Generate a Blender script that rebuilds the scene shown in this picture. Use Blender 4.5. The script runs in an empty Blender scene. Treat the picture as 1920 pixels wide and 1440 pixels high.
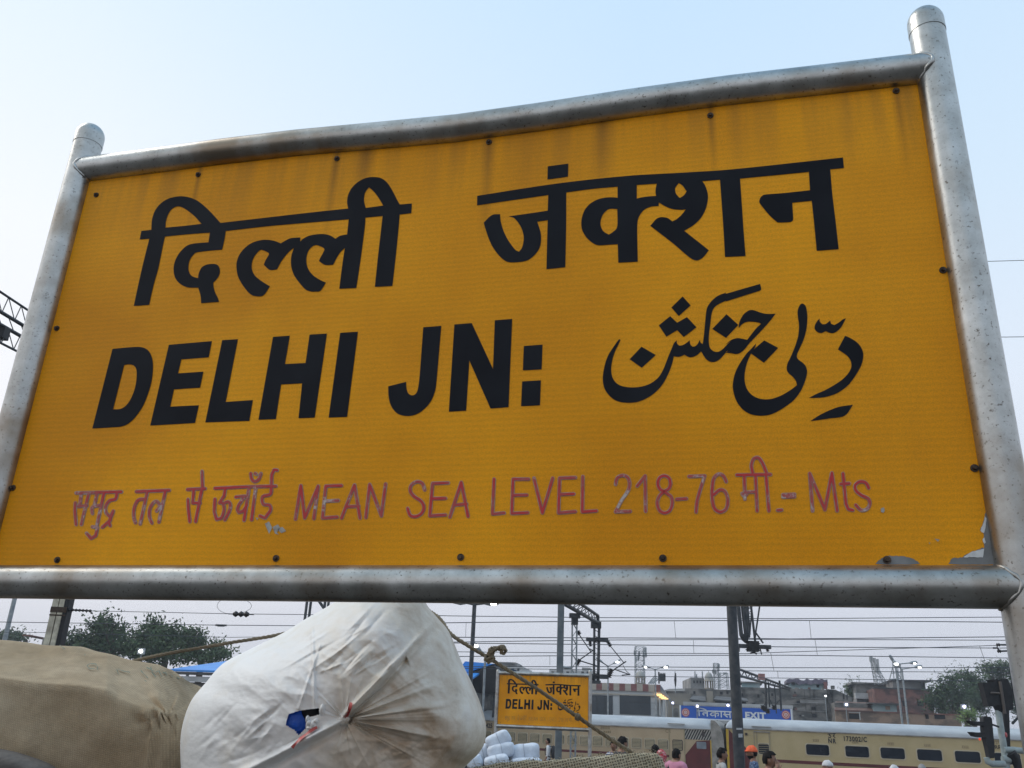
import bpy, bmesh, math, random
from mathutils import Vector, Matrix, noise
from mathutils.geometry import tessellate_polygon
random.seed(7)
R = math.radians
S = bpy.context.scene
COL = S.collection

# ------------------------------------------------------------------ camera
F = 1631.28                                   # focal length in pixels of the 1920 px wide photograph
UP = Vector((0.03991849, 0.93101119, -0.36280116))
FWD = Vector((0, 0, -1)); FWD = (FWD - FWD.dot(UP) * UP).normalized()
RGT = FWD.cross(UP)
ROT = Matrix((RGT, FWD, UP))                  # camera axes -> world axes
EYE = Vector((0, 0, 2.3))
cd = bpy.data.cameras.new('camera'); cam = bpy.data.objects.new('camera', cd); COL.objects.link(cam)
cam.matrix_world = Matrix.Translation(EYE) @ ROT.to_4x4()
cd.sensor_width = 36; cd.lens = F / 1920 * 36; cd.clip_start = 0.05; cd.clip_end = 3000
S.camera = cam

# ------------------------------------------------------------------ sky and sun
SUN_EL, SUN_AZ = 46, -72                     # soft evening light from the left
w = bpy.data.worlds.new('World'); S.world = w; w.use_nodes = True
nt = w.node_tree; N = nt.nodes; L = nt.links
bg = N['Background']
sky = N.new('ShaderNodeTexSky'); sky.sky_type = 'NISHITA'; sky.sun_disc = False
sky.sun_elevation = R(SUN_EL); sky.sun_rotation = R(SUN_AZ); sky.dust_density = 3.0; sky.air_density = 1.0; sky.ozone_density = 2.0
tc = N.new('ShaderNodeTexCoord'); sx = N.new('ShaderNodeSeparateXYZ'); L.new(tc.outputs['Generated'], sx.inputs[0])
rp = N.new('ShaderNodeValToRGB'); L.new(sx.outputs[2], rp.inputs[0])
e = rp.color_ramp.elements
def srgb(r, g, b):
    f = lambda c: (c / 255 / 12.92) if c <= 10 else ((c / 255 + 0.055) / 1.055) ** 2.4
    return (f(r), f(g), f(b), 1)
e[0].position = 0.0; e[0].color = srgb(190, 197, 211)
e[1].position = 1.0; e[1].color = srgb(150, 196, 235)
for p, c in ((0.06, srgb(206, 211, 223)), (0.16, srgb(217, 221, 233)), (0.34, srgb(226, 236, 249)), (0.52, srgb(214, 234, 252)), (0.72, srgb(200, 228, 253))):
    q = e.new(p); q.color = c
# the western (left) part of the sky is whiter and brighter
mx = N.new('ShaderNodeMapRange'); L.new(sx.outputs[0], mx.inputs[0])
mx.inputs[1].default_value = 0.12; mx.inputs[2].default_value = -0.42; mx.inputs[3].default_value = 0; mx.inputs[4].default_value = 0.9
rw = N.new('ShaderNodeValToRGB'); L.new(sx.outputs[2], rw.inputs[0])
rw.color_ramp.elements[0].position = 0.02; rw.color_ramp.elements[0].color = srgb(208, 211, 222)
rw.color_ramp.elements[1].position = 0.75; rw.color_ramp.elements[1].color = srgb(214, 236, 252)
q = rw.color_ramp.elements.new(0.22); q.color = srgb(250, 248, 251)
q = rw.color_ramp.elements.new(0.45); q.color = srgb(247, 250, 254)
mw = N.new('ShaderNodeMixRGB'); L.new(mx.outputs[0], mw.inputs[0]); L.new(rp.outputs[0], mw.inputs[1]); L.new(rw.outputs[0], mw.inputs[2])
sc10 = N.new('ShaderNodeVectorMath'); sc10.operation = 'SCALE'; sc10.inputs['Scale'].default_value = 10.0; L.new(mw.outputs[0], sc10.inputs[0])
hz = N.new('ShaderNodeMixRGB'); hz.inputs[0].default_value = 0.93       # thick evening haze veils the clear-air sky
L.new(sky.outputs[0], hz.inputs[1]); L.new(sc10.outputs[0], hz.inputs[2]); L.new(hz.outputs[0], bg.inputs[0])
bg.inputs[1].default_value = 0.1
sd = bpy.data.lights.new('sun', 'SUN'); sd.energy = 1.3; sd.angle = R(30); sd.color = (1.0, 0.93, 0.85)
sun = bpy.data.objects.new('sun', sd); COL.objects.link(sun)
sv = Vector((math.sin(R(SUN_AZ)) * math.cos(R(SUN_EL)), math.cos(R(SUN_AZ)) * math.cos(R(SUN_EL)), math.sin(R(SUN_EL))))
sun.rotation_euler = sv.to_track_quat('Z', 'Y').to_euler(); sun.location = (0, 0, 30)
S.view_settings.view_transform = 'Standard'; S.view_settings.look = 'None'
S.view_settings.exposure = 0.12; S.view_settings.gamma = 1.0

# ------------------------------------------------------------------ helpers
def ray(px, py): return ROT @ Vector((px - 960, -(py - 720), -F))
def at(px, py, Y):
    r = ray(px, py); return EYE + r * (Y / r.y)
def on_plane(px, py, p0, n):
    r = ray(px, py); return EYE + r * ((p0 - EYE).dot(n) / r.dot(n))
def col(c): return c if len(c) == 4 else (*c, 1)

def M(name, c, c2=None, scale=4, rough=0.65, metal=0.0, bump=0.0, bscale=30, stretch=(1, 1, 1), lo=0.4, hi=0.65, spec=0.4, detail=6, rough2=None):
    m = bpy.data.materials.new(name); m.use_nodes = True
    n = m.node_tree.nodes; l = m.node_tree.links; b = n['Principled BSDF']
    b.inputs['Base Color'].default_value = col(c); b.inputs['Roughness'].default_value = rough; b.inputs['Metallic'].default_value = metal
    b.inputs['Specular IOR Level'].default_value = spec
    t = n.new('ShaderNodeTexCoord'); mp = n.new('ShaderNodeMapping'); l.new(t.outputs['Object'], mp.inputs[0]); mp.inputs['Scale'].default_value = stretch
    if c2 is not None:
        z = n.new('ShaderNodeTexNoise'); z.inputs['Scale'].default_value = scale; z.inputs['Detail'].default_value = detail; l.new(mp.outputs[0], z.inputs[0])
        r = n.new('ShaderNodeValToRGB'); r.color_ramp.elements[0].position = lo; r.color_ramp.elements[1].position = hi
        r.color_ramp.elements[0].color = col(c); r.color_ramp.elements[1].color = col(c2)
        l.new(z.outputs[0], r.inputs[0]); l.new(r.outputs[0], b.inputs['Base Color'])
        if rough2 is not None:
            q = n.new('ShaderNodeMapRange'); q.inputs[1].default_value = lo; q.inputs[2].default_value = hi; q.inputs[3].default_value = rough; q.inputs[4].default_value = rough2
            l.new(z.outputs[0], q.inputs[0]); l.new(q.outputs[0], b.inputs['Roughness'])
    if bump:
        z = n.new('ShaderNodeTexNoise'); z.inputs['Scale'].default_value = bscale; z.inputs['Detail'].default_value = 5; l.new(mp.outputs[0], z.inputs[0])
        u = n.new('ShaderNodeBump'); u.inputs['Strength'].default_value = bump; u.inputs['Distance'].default_value = 0.02
        l.new(z.outputs[0], u.inputs['Height']); l.new(u.outputs[0], b.inputs['Normal'])
    return m
def EM(name, c, s):
    m = bpy.data.materials.new(name); m.use_nodes = True; b = m.node_tree.nodes['Principled BSDF']
    b.inputs['Base Color'].default_value = col(c); b.inputs['Emission Color'].default_value = col(c); b.inputs['Emission Strength'].default_value = s
    return m

ORG = {}
def thing(name, label, cat, loc=(0, 0, 0), group=None):
    o = bpy.data.objects.new(name, None); COL.objects.link(o); o.location = loc; o.empty_display_size = 0.2
    ORG[o] = Vector(loc); tag(o, label, cat, group); return o
def tag(o, label=None, cat=None, group=None, kind=None):
    if label: o['label'] = label
    if cat: o['category'] = cat
    if group: o['group'] = group
    if kind: o['kind'] = kind
    return o
class MB:
    """collects world-space shapes and links them as ONE mesh object"""
    def __init__(s): s.v = []; s.f = []; s.mi = []; s.smooth = []
    def add(s, vs, fs, mi=0, smooth=False):
        o = len(s.v); s.v += [Vector(a) for a in vs]
        for f in fs: s.f.append([o + i for i in f]); s.mi.append(mi); s.smooth.append(smooth)
        return s
    def box(s, c, h, ax=None, mi=0):
        X, Y, Z = ax or (Vector((1, 0, 0)), Vector((0, 1, 0)), Vector((0, 0, 1))); c = Vector(c)
        vs = [c + X * h[0] * a + Y * h[1] * b + Z * h[2] * d for d in (-1, 1) for b in (-1, 1) for a in (-1, 1)]
        return s.add(vs, [(0, 2, 3, 1), (4, 5, 7, 6), (0, 1, 5, 4), (2, 6, 7, 3), (0, 4, 6, 2), (1, 3, 7, 5)], mi)
    def prism(s, poly, d, mi=0):
        n = len(poly); d = Vector(d); vs = [Vector(p) for p in poly] + [Vector(p) + d for p in poly]
        return s.add(vs, [tuple(range(n)), tuple(range(2 * n - 1, n - 1, -1))] + [(i, n + i, n + (i + 1) % n, (i + 1) % n) for i in range(n)], mi)
    def tube(s, pts, r, seg=8, mi=0, cap=True, smooth=True):
        pts = [Vector(p) for p in pts]; rs = r if isinstance(r, (list, tuple)) else [r] * len(pts); rings = []; u = None
        for i, p in enumerate(pts):
            a = pts[max(i - 1, 0)]; b = pts[min(i + 1, len(pts) - 1)]; d = (b - a).normalized()
            if u is None: u = d.orthogonal().normalized()
            else: u = (u - d * u.dot(d)).normalized()
            v = d.cross(u); rings.append([p + (u * math.cos(2 * math.pi * k / seg) + v * math.sin(2 * math.pi * k / seg)) * rs[i] for k in range(seg)])
        vs = [q for g in rings for q in g]; fs = []
        for i in range(len(pts) - 1):
            for k in range(seg): fs.append((i * seg + k, i * seg + (k + 1) % seg, (i + 1) * seg + (k + 1) % seg, (i + 1) * seg + k))
        s.add(vs, fs, mi, smooth)
        if cap: s.add(rings[0], [tuple(range(seg - 1, -1, -1))], mi); s.add(rings[-1], [tuple(range(seg))], mi)
        return s
    def ball(s, c, r, seg=12, rings=8, mi=0, ax=None):
        r = (r, r, r) if not isinstance(r, (tuple, list)) else r; c = Vector(c); vs = []; fs = []
        X, Y, Z = ax or (Vector((1, 0, 0)), Vector((0, 1, 0)), Vector((0, 0, 1)))
        for i in range(rings + 1):
            t = math.pi * i / rings
            for k in range(seg):
                p = 2 * math.pi * k / seg
                vs.append(c + X * r[0] * math.sin(t) * math.cos(p) + Y * r[1] * math.sin(t) * math.sin(p) + Z * r[2] * math.cos(t))
        for i in range(rings):
            for k in range(seg): fs.append((i * seg + k, (i + 1) * seg + k, (i + 1) * seg + (k + 1) % seg, i * seg + (k + 1) % seg))
        return s.add(vs, fs, mi, True)
    def build(s, name, mats, parent=None):
        me = bpy.data.meshes.new(name); o = bpy.data.objects.new(name, me); COL.objects.link(o)
        if parent is not None:
            org = ORG[parent]; o.parent = parent; ORG[o] = org
        else:
            xs = s.v; org = Vector((sum(v.x for v in xs) / len(xs), sum(v.y for v in xs) / len(xs), min(v.z for v in xs))); o.location = org; ORG[o] = org
        me.from_pydata([v - org for v in s.v], [], s.f)
        for m in (mats if isinstance(mats, (list, tuple)) else [mats]): me.materials.append(m)
        for p, mi, sm in zip(me.polygons, s.mi, s.smooth): p.material_index = mi; p.use_smooth = sm
        me.update(); return o
def bake(o):
    """apply an object's modifiers"""
    dg = bpy.context.evaluated_depsgraph_get(); dg.update(); me = bpy.data.meshes.new_from_object(o.evaluated_get(dg)); o.modifiers.clear(); o.data = me; return o

def smooth_poly(pts, n=5, ang=50):
    P = [Vector((p[0], p[1])) for p in pts]; m = len(P); corner = []
    for i in range(m):
        a = P[i] - P[i - 1]; b = P[(i + 1) % m] - P[i]
        corner.append(a.length < 1e-9 or b.length < 1e-9 or abs(a.angle_signed(b)) > R(ang))
    out = []
    for i in range(m):
        p1, p2 = P[i], P[(i + 1) % m]; out.append(p1)
        if corner[i] and corner[(i + 1) % m]: continue
        p0 = P[i - 1] if not corner[i] else p1 * 2 - p2
        p3 = P[(i + 2) % m] if not corner[(i + 1) % m] else p2 * 2 - p1
        k = (p2 - p1).length
        for j in range(1, n):
            t = j / n
            q = 0.5 * ((2 * p1) + (p2 - p0) * t + (2 * p0 - 5 * p1 + 4 * p2 - p3) * t * t + (3 * p1 - p0 - 3 * p2 + p3) * t ** 3)
            l = p1.lerp(p2, t); d = q - l
            if d.length > k * 0.2: q = l + d.normalized() * k * 0.2
            out.append(q)
    return out
def fill(loops):
    """triangulate an outline with holes (2D)"""
    L3 = [[Vector((p[0], p[1], 0)) for p in lp] for lp in loops]
    return [p for lp in L3 for p in lp], tessellate_polygon(L3)

# ------------------------------------------------------------------ materials
def galvanised():
    m = M('galvanised steel', (0.42, 0.43, 0.43), metal=0.92, rough=0.4)
    n = m.node_tree.nodes; l = m.node_tree.links; b = n['Principled BSDF']
    t = n.new('ShaderNodeTexCoord')
    z1 = n.new('ShaderNodeTexNoise'); z1.inputs['Scale'].default_value = 9; z1.inputs['Detail'].default_value = 9; z1.inputs['Roughness'].default_value = 0.7; l.new(t.outputs['Object'], z1.inputs[0])
    r = n.new('ShaderNodeValToRGB'); e = r.color_ramp.elements
    e[0].position = 0.3; e[0].color = (0.28, 0.28, 0.265, 1); e[1].position = 0.66; e[1].color = (0.52, 0.53, 0.52, 1); l.new(z1.outputs[0], r.inputs[0])
    # pitting and grime: small dark specks, rusty in places
    z2 = n.new('ShaderNodeTexNoise'); z2.inputs['Scale'].default_value = 130; z2.inputs['Detail'].default_value = 4; l.new(t.outputs['Object'], z2.inputs[0])
    r2 = n.new('ShaderNodeValToRGB'); r2.color_ramp.elements[0].position = 0.60; r2.color_ramp.elements[1].position = 0.74; l.new(z2.outputs[0], r2.inputs[0])
    z3 = n.new('ShaderNodeTexNoise'); z3.inputs['Scale'].default_value = 5; z3.inputs['Detail'].default_value = 8; l.new(t.outputs['Object'], z3.inputs[0])
    r3 = n.new('ShaderNodeValToRGB'); r3.color_ramp.elements[0].position = 0.46; r3.color_ramp.elements[1].position = 0.70; l.new(z3.outputs[0], r3.inputs[0])
    mx = n.new('ShaderNodeMixRGB'); l.new(r2.outputs[0], mx.inputs[0]); l.new(r.outputs[0], mx.inputs[1]); mx.inputs[2].default_value = (0.10, 0.085, 0.07, 1)
    mx2 = n.new('ShaderNodeMixRGB'); l.new(r3.outputs[0], mx2.inputs[0]); l.new(mx.outputs[0], mx2.inputs[1]); mx2.inputs[2].default_value = (0.23, 0.19, 0.145, 1)
    l.new(mx2.outputs[0], b.inputs['Base Color'])
    q = n.new('ShaderNodeMapRange'); q.inputs[3].default_value = 0.20; q.inputs[4].default_value = 0.48; l.new(z1.outputs[0], q.inputs[0]); l.new(q.outputs[0], b.inputs['Roughness'])
    u = n.new('ShaderNodeBump'); u.inputs['Strength'].default_value = 0.25; u.inputs['Distance'].default_value = 0.004; l.new(z1.outputs[0], u.inputs['Height']); l.new(u.outputs[0], b.inputs['Normal'])
    return m
GALV = galvanised()

def sign_yellow(name, ztop, runs=(), org=None):
    m = M(name, (0.6, 0.3, 0.02), rough=0.5, spec=0.14)
    n = m.node_tree.nodes; l = m.node_tree.links; b = n['Principled BSDF']
    t = n.new('ShaderNodeTexCoord'); s = n.new('ShaderNodeSeparateXYZ'); l.new(t.outputs['Object'], s.inputs[0])
    z1 = n.new('ShaderNodeTexNoise'); z1.inputs['Scale'].default_value = 1.6; z1.inputs['Detail'].default_value = 4; l.new(t.outputs['Object'], z1.inputs[0])
    r = n.new('ShaderNodeValToRGB'); r.color_ramp.elements[0].position = 0.35; r.color_ramp.elements[1].position = 0.65
    r.color_ramp.elements[0].color = (0.68, 0.262, 0.004, 1); r.color_ramp.elements[1].color = (0.86, 0.362, 0.007, 1); l.new(z1.outputs[0], r.inputs[0])
    # dirt streaks that run down from the top rail
    mp = n.new('ShaderNodeMapping'); mp.inputs['Scale'].default_value = (17, 17, 0.9); l.new(t.outputs['Object'], mp.inputs[0])
    z2 = n.new('ShaderNodeTexNoise'); z2.inputs['Scale'].default_value = 1.0; z2.inputs['Detail'].default_value = 6; l.new(mp.outputs[0], z2.inputs[0])
    f = n.new('ShaderNodeMapRange'); f.inputs[1].default_value = ztop - 0.30; f.inputs[2].default_value = ztop + 0.02; f.inputs[3].default_value = 0.07; f.inputs[4].default_value = 1; l.new(s.outputs[2], f.inputs[0])
    r2 = n.new('ShaderNodeValToRGB'); r2.color_ramp.elements[0].position = 0.42; r2.color_ramp.elements[1].position = 0.72; l.new(z2.outputs[0], r2.inputs[0])
    mu = n.new('ShaderNodeMath'); mu.operation = 'MULTIPLY'; l.new(r2.outputs[0], mu.inputs[0]); l.new(f.outputs[0], mu.inputs[1])
    mu2 = n.new('ShaderNodeMath'); mu2.operation = 'MULTIPLY'; l.new(mu.outputs[0], mu2.inputs[0]); mu2.inputs[1].default_value = 0.6
    mx = n.new('ShaderNodeMixRGB'); l.new(mu2.outputs[0], mx.inputs[0]); l.new(r.outputs[0], mx.inputs[1]); mx.inputs[2].default_value = (0.22, 0.115, 0.03, 1)
    if runs:                                             # rust runs below the top bolts
        dt = n.new('ShaderNodeVectorMath'); dt.operation = 'DOT_PRODUCT'; l.new(t.outputs['Object'], dt.inputs[0]); dt.inputs[1].default_value = SR; acc = None
        wob = n.new('ShaderNodeMath'); wob.operation = 'MULTIPLY_ADD'; l.new(z2.outputs[0], wob.inputs[0]); wob.inputs[1].default_value = 0.03; l.new(dt.outputs['Value'], wob.inputs[2])
        for p, wd, ln_ in runs:
            q = p - org; a = n.new('ShaderNodeMath'); a.operation = 'SUBTRACT'; l.new(wob.outputs[0], a.inputs[0]); a.inputs[1].default_value = q.dot(SR) + 0.015
            ab = n.new('ShaderNodeMath'); ab.operation = 'ABSOLUTE'; l.new(a.outputs[0], ab.inputs[0])
            m1 = n.new('ShaderNodeMapRange'); m1.inputs[1].default_value = 0; m1.inputs[2].default_value = wd; m1.inputs[3].default_value = 1; m1.inputs[4].default_value = 0; l.new(ab.outputs[0], m1.inputs[0])
            m2 = n.new('ShaderNodeMapRange'); m2.inputs[1].default_value = q.z - ln_; m2.inputs[2].default_value = q.z; m2.inputs[3].default_value = 0; m2.inputs[4].default_value = 0.6; l.new(s.outputs[2], m2.inputs[0])
            mm = n.new('ShaderNodeMath'); mm.operation = 'MULTIPLY'; l.new(m1.outputs[0], mm.inputs[0]); l.new(m2.outputs[0], mm.inputs[1])
            if acc is None: acc = mm
            else: k = n.new('ShaderNodeMath'); k.operation = 'MAXIMUM'; l.new(acc.outputs[0], k.inputs[0]); l.new(mm.outputs[0], k.inputs[1]); acc = k
        mr = n.new('ShaderNodeMixRGB'); l.new(acc.outputs[0], mr.inputs[0]); l.new(mx.outputs[0], mr.inputs[1]); mr.inputs[2].default_value = (0.13, 0.06, 0.02, 1); mx = mr
    # fine weave of the reflective sheet
    z3 = n.new('ShaderNodeTexNoise'); z3.inputs['Scale'].default_value = 330; z3.inputs['Detail'].default_value = 4; l.new(t.outputs['Object'], z3.inputs[0])
    r3 = n.new('ShaderNodeMapRange'); r3.inputs[1].default_value = 0.3; r3.inputs[2].default_value = 0.7; r3.inputs[3].default_value = 0.87; r3.inputs[4].default_value = 1.13; l.new(z3.outputs[0], r3.inputs[0])
    wv = n.new('ShaderNodeTexWave'); wv.wave_type = 'BANDS'; wv.bands_direction = 'Z'; wv.inputs['Scale'].default_value = 22; wv.inputs['Distortion'].default_value = 1.2; wv.inputs['Detail'].default_value = 2; l.new(t.outputs['Object'], wv.inputs[0])
    r4 = n.new('ShaderNodeMapRange'); r4.inputs[3].default_value = 0.95; r4.inputs[4].default_value = 1.03; l.new(wv.outputs['Fac'], r4.inputs[0])
    m3 = n.new('ShaderNodeMath'); m3.operation = 'MULTIPLY'; l.new(r3.outputs[0], m3.inputs[0]); l.new(r4.outputs[0], m3.inputs[1])
    vm = n.new('ShaderNodeVectorMath'); vm.operation = 'SCALE'; l.new(mx.outputs[0], vm.inputs[0]); l.new(m3.outputs[0], vm.inputs['Scale']); l.new(vm.outputs[0], b.inputs['Base Color'])
    u = n.new('ShaderNodeBump'); u.inputs['Strength'].default_value = 0.35; u.inputs['Distance'].default_value = 0.02; l.new(z1.outputs[0], u.inputs['Height']); l.new(u.outputs[0], b.inputs['Normal'])
    return m
INK = M('black lettering film', (0.007, 0.008, 0.012), (0.012, 0.014, 0.019), scale=5, rough=0.6, spec=0.12)
def red_paint():
    m = M('worn red paint', (0.32, 0.03, 0.02), rough=0.6)
    n = m.node_tree.nodes; l = m.node_tree.links; b = n['Principled BSDF']; t = n.new('ShaderNodeTexCoord')
    z = n.new('ShaderNodeTexNoise'); z.inputs['Scale'].default_value = 11; z.inputs['Detail'].default_value = 7; z.inputs['Roughness'].default_value = 0.75; l.new(t.outputs['Object'], z.inputs[0])
    r = n.new('ShaderNodeValToRGB'); e = r.color_ramp.elements; e[0].position = 0.44; e[0].color = (0.50, 0.028, 0.03, 1); e[1].position = 0.64; e[1].color = (0.50, 0.44, 0.40, 1)
    q = e.new(0.57); q.color = (0.38, 0.08, 0.07, 1); l.new(z.outputs[0], r.inputs[0]); l.new(r.outputs[0], b.inputs['Base Color']); return m
RED = red_paint()
REDEDGE = M('paint ghost edge', (0.40, 0.21, 0.15), (0.46, 0.38, 0.31), scale=60, rough=0.6)
GHOST = M('faded paint', (0.40, 0.17, 0.03), (0.62, 0.30, 0.02), scale=14, rough=0.6)
GREYPAINT = M('grey undercoat', (0.40, 0.39, 0.36), (0.28, 0.24, 0.2), scale=60, rough=0.6)
BARE = M('bare sheet metal', (0.15, 0.155, 0.155), (0.21, 0.215, 0.215), scale=20, rough=0.6, metal=0.0)
PRIMER = M('pale primer', (0.66, 0.67, 0.66), (0.52, 0.53, 0.53), scale=60, rough=0.6)
BOLT = M('rusty bolt', (0.03, 0.022, 0.018), (0.10, 0.07, 0.05), scale=80, rough=0.6, metal=0.5)
DARKSTEEL = M('dark weathered steel', (0.035, 0.042, 0.05), (0.075, 0.08, 0.085), scale=6, rough=0.55, metal=0.3)
GREYSTEEL = M('grey painted steel', (0.22, 0.25, 0.27), (0.32, 0.35, 0.36), scale=8, rough=0.5, metal=0.3)
BLUESTEEL = M('blue grey mast paint', (0.10, 0.125, 0.14), (0.17, 0.19, 0.20), scale=4, rough=0.6, metal=0.2)
BLACK = M('matt black paint', (0.008, 0.009, 0.011), (0.016, 0.016, 0.018), scale=9, rough=0.6)
WIRE = M('weathered wire', (0.07, 0.08, 0.095), rough=0.5, metal=0.3)
CERAMIC = M('dark insulator glaze', (0.02, 0.017, 0.017), (0.035, 0.03, 0.03), scale=20, rough=0.25)
LAMP = EM('lit lamp', (1.0, 0.97, 0.92), 9)
COOL = EM('lit cool lamp', (0.75, 0.72, 1.0), 9)
GLOWY = EM('warm canopy light', (1.0, 0.66, 0.28), 1.3)

# ------------------------------------------------------------------ big sign: plane and lettering outlines
FC, RC, UC = FWD, RGT, UP
wv_ = lambda c: ROT @ Vector(c)
SR = wv_((0.97239856, 0.04733957, 0.22847322))          # along the board, to the right
SU = Vector((0, 0, 1)); SN = SR.cross(SU) * 1.0        # towards the camera
if SN.y > 0: SN = -SN
SD = 1.973                                             # distance from the eye to the board's plane
SP0 = EYE - SN * SD
def sp(px, py, off=0.0): return on_plane(px, py, SP0 + SN * off, SN)
TL, TR, BR, BL = (sp(*p) for p in ((180, 340), (1725, 160), (1870, 1058), (-1, 1058)))
W1 = (TR - TL).length; H1 = (TL - BL).length
def uvb(p): d = p - BL; return (d.dot(SR) / W1, d.z / H1)

def G(ox, oy, s, pts): return [(ox + x / s, oy + y / s) for x, y in pts]
A_ = lambda p: G(220, 300, 4.8, p)
B_ = lambda p: G(500, 300, 4.8, p)
C_ = lambda p: G(880, 280, 5.3333, p)
D_ = lambda p: G(1200, 280, 4.8, p)
E_ = lambda p: G(160, 580, 4.5714, p)
F_ = lambda p: G(560, 580, 3.84, p)
G_ = lambda p: G(1100, 520, 5.539, p)
H_ = lambda p: G(1360, 520, 5.1429, p)
HINDI = [
 [A_([(218,640),(308,630),(310,580),(316,530),(340,460),(390,395),(460,350),(540,330),(610,330),(680,348),(740,380),(800,430),(860,490),(900,535),(930,568)])
  + B_([(0,520),(300,485),(500,463),(735,438),(725,380),(735,315),(770,250),(830,195),(900,162),(970,155),(1030,165),(1080,200),(1120,255),(1155,320),(1180,370),(1200,402),(1308,393),(1303,480),(1198,492),(1190,600),(1165,850),(1133,1135),(975,1143),(1000,900),(1025,680),(1045,505),(890,520),(885,600),(860,800),(835,980),(808,1153),(655,1160),(675,1000),(690,890),(705,795),(680,815),(655,845),(630,885),(610,925),(598,945),(525,945),(472,910),(485,880),(505,845),(522,810),(515,795),(490,780),(455,768),(430,770),(400,790),(375,825),(360,880),(362,940),(380,990),(420,1040),(480,1080),(535,1105),(485,1178),(440,1185),(400,1185),(350,1165),(300,1110),(255,1050),(230,990),(220,930),(225,860),(247,792),(205,825),(165,870),(130,920),(95,985),(30,990)])
  + A_([(1320,945),(1335,905),(1368,850),(1355,832),(1300,810),(1270,825),(1235,870),(1215,920),(1212,980),(1235,1035),(1270,1070),(1320,1105),(1375,1138),(1315,1220),(1240,1225),(1195,1205),(1150,1155),(1110,1095),(1085,1040),(1075,980),(1075,930),(1090,875),(1120,825),(1170,775),(1230,740),(1300,722),(1350,720)])
  + B_([(60,727),(100,740),(128,752),(165,730),(220,705),(305,698),(303,735),(330,710),(380,685),(440,672),(510,668),(570,680),(610,703),(620,710),(660,685),(700,675),(725,672),(740,535),(500,555),(200,580)])
  + A_([(1344,598),(978,640),(965,720),(945,808),(830,818),(720,832),(690,850),(660,890),(645,935),(642,985),(655,1025),(680,1050),(728,1065),(735,1020),(760,970),(800,945),(850,937),(890,940),(915,960),(925,1000),(915,1045),(890,1080),(865,1105),(870,1150),(885,1200),(905,1240),(918,1278),(757,1290),(750,1220),(730,1150),(700,1150),(640,1148),(590,1130),(545,1095),(518,1050),(508,990),(515,930),(540,870),(580,815),(630,772),(680,755),(740,748),(822,742),(835,655),(630,670),(430,690),(415,760),(370,980),(330,1120),(288,1305),(150,1315),(185,1150),(230,950),(290,710),(203,717)]),
  A_([(435,610),(440,550),(460,490),(490,445),(535,420),(580,425),(640,460),(700,510),(740,555),(760,576),(600,595)]),
  B_([(893,433),(880,385),(878,340),(890,290),(922,248),(960,280),(1000,330),(1035,385),(1050,412)])],
 [C_([(80,467),(500,400),(850,348),(1200,305),(1500,275),(1700,258)])
  + D_([(0,232),(500,205),(900,175),(1826,75),(1835,170),(1712,182),(1730,400),(1760,650),(1788,900),(1590,915),(1570,700),(1545,465),(1370,482),(1375,560),(1378,630),(1365,650),(1340,657),(1245,660),(1220,645),(1170,600),(1110,530),(1075,480),(1080,445),(1100,420),(1135,408),(1300,395),(1530,370),(1520,205),(900,265),(910,400),(930,700),(950,962),(765,970),(750,700),(720,275),(560,288),(585,325),(605,380),(612,440),(600,510),(575,575),(535,635),(480,685),(440,710),(398,735),(500,815),(620,910),(553,985),(470,990),(300,850),(93,690),(160,620),(240,617),(290,650),(330,630),(375,590),(412,543),(360,545),(290,538),(230,515),(170,480),(168,512),(110,515),(50,535)])
  + C_([(1770,590),(1730,625),(1695,680),(1680,750),(1680,900),(1685,1125),(1490,1135),(1485,950),(1400,955),(1290,960),(1230,935),(1170,880),(1130,810),(1120,740),(1130,670),(1160,600),(1210,545),(1280,505),(1360,485),(1440,482),(1483,487),(1483,375),(1250,395),(970,432),(968,800),(960,1180),(772,1200),(778,950),(785,710),(680,725),(695,770),(715,840),(718,920),(705,980),(670,1040),(610,1095),(560,1118),(480,1130),(400,1130),(350,1110),(290,1055),(230,970),(190,880),(160,790),(145,735),(225,660),(308,650),(315,720),(340,810),(380,895),(430,970),(465,1010),(497,1025),(525,990),(540,940),(545,880),(530,810),(500,750),(450,690),(395,672),(600,643),(785,615),(790,458),(500,500),(78,562)]),
  C_([(1480,598),(1405,597),(1365,620),(1330,665),(1312,730),(1320,785),(1345,825),(1395,855),(1440,825),(1480,770)]),
  C_([(1675,358),(1875,345),(1865,390),(1862,430),(1868,468),(1800,472),(1720,483),(1675,495)]),
  D_([(350,305),(385,330),(405,360),(420,380),(395,415),(358,440),(330,410),(318,380),(320,345)])],
 [C_([(785,172),(990,145),(987,275),(782,303)])],
]
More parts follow.
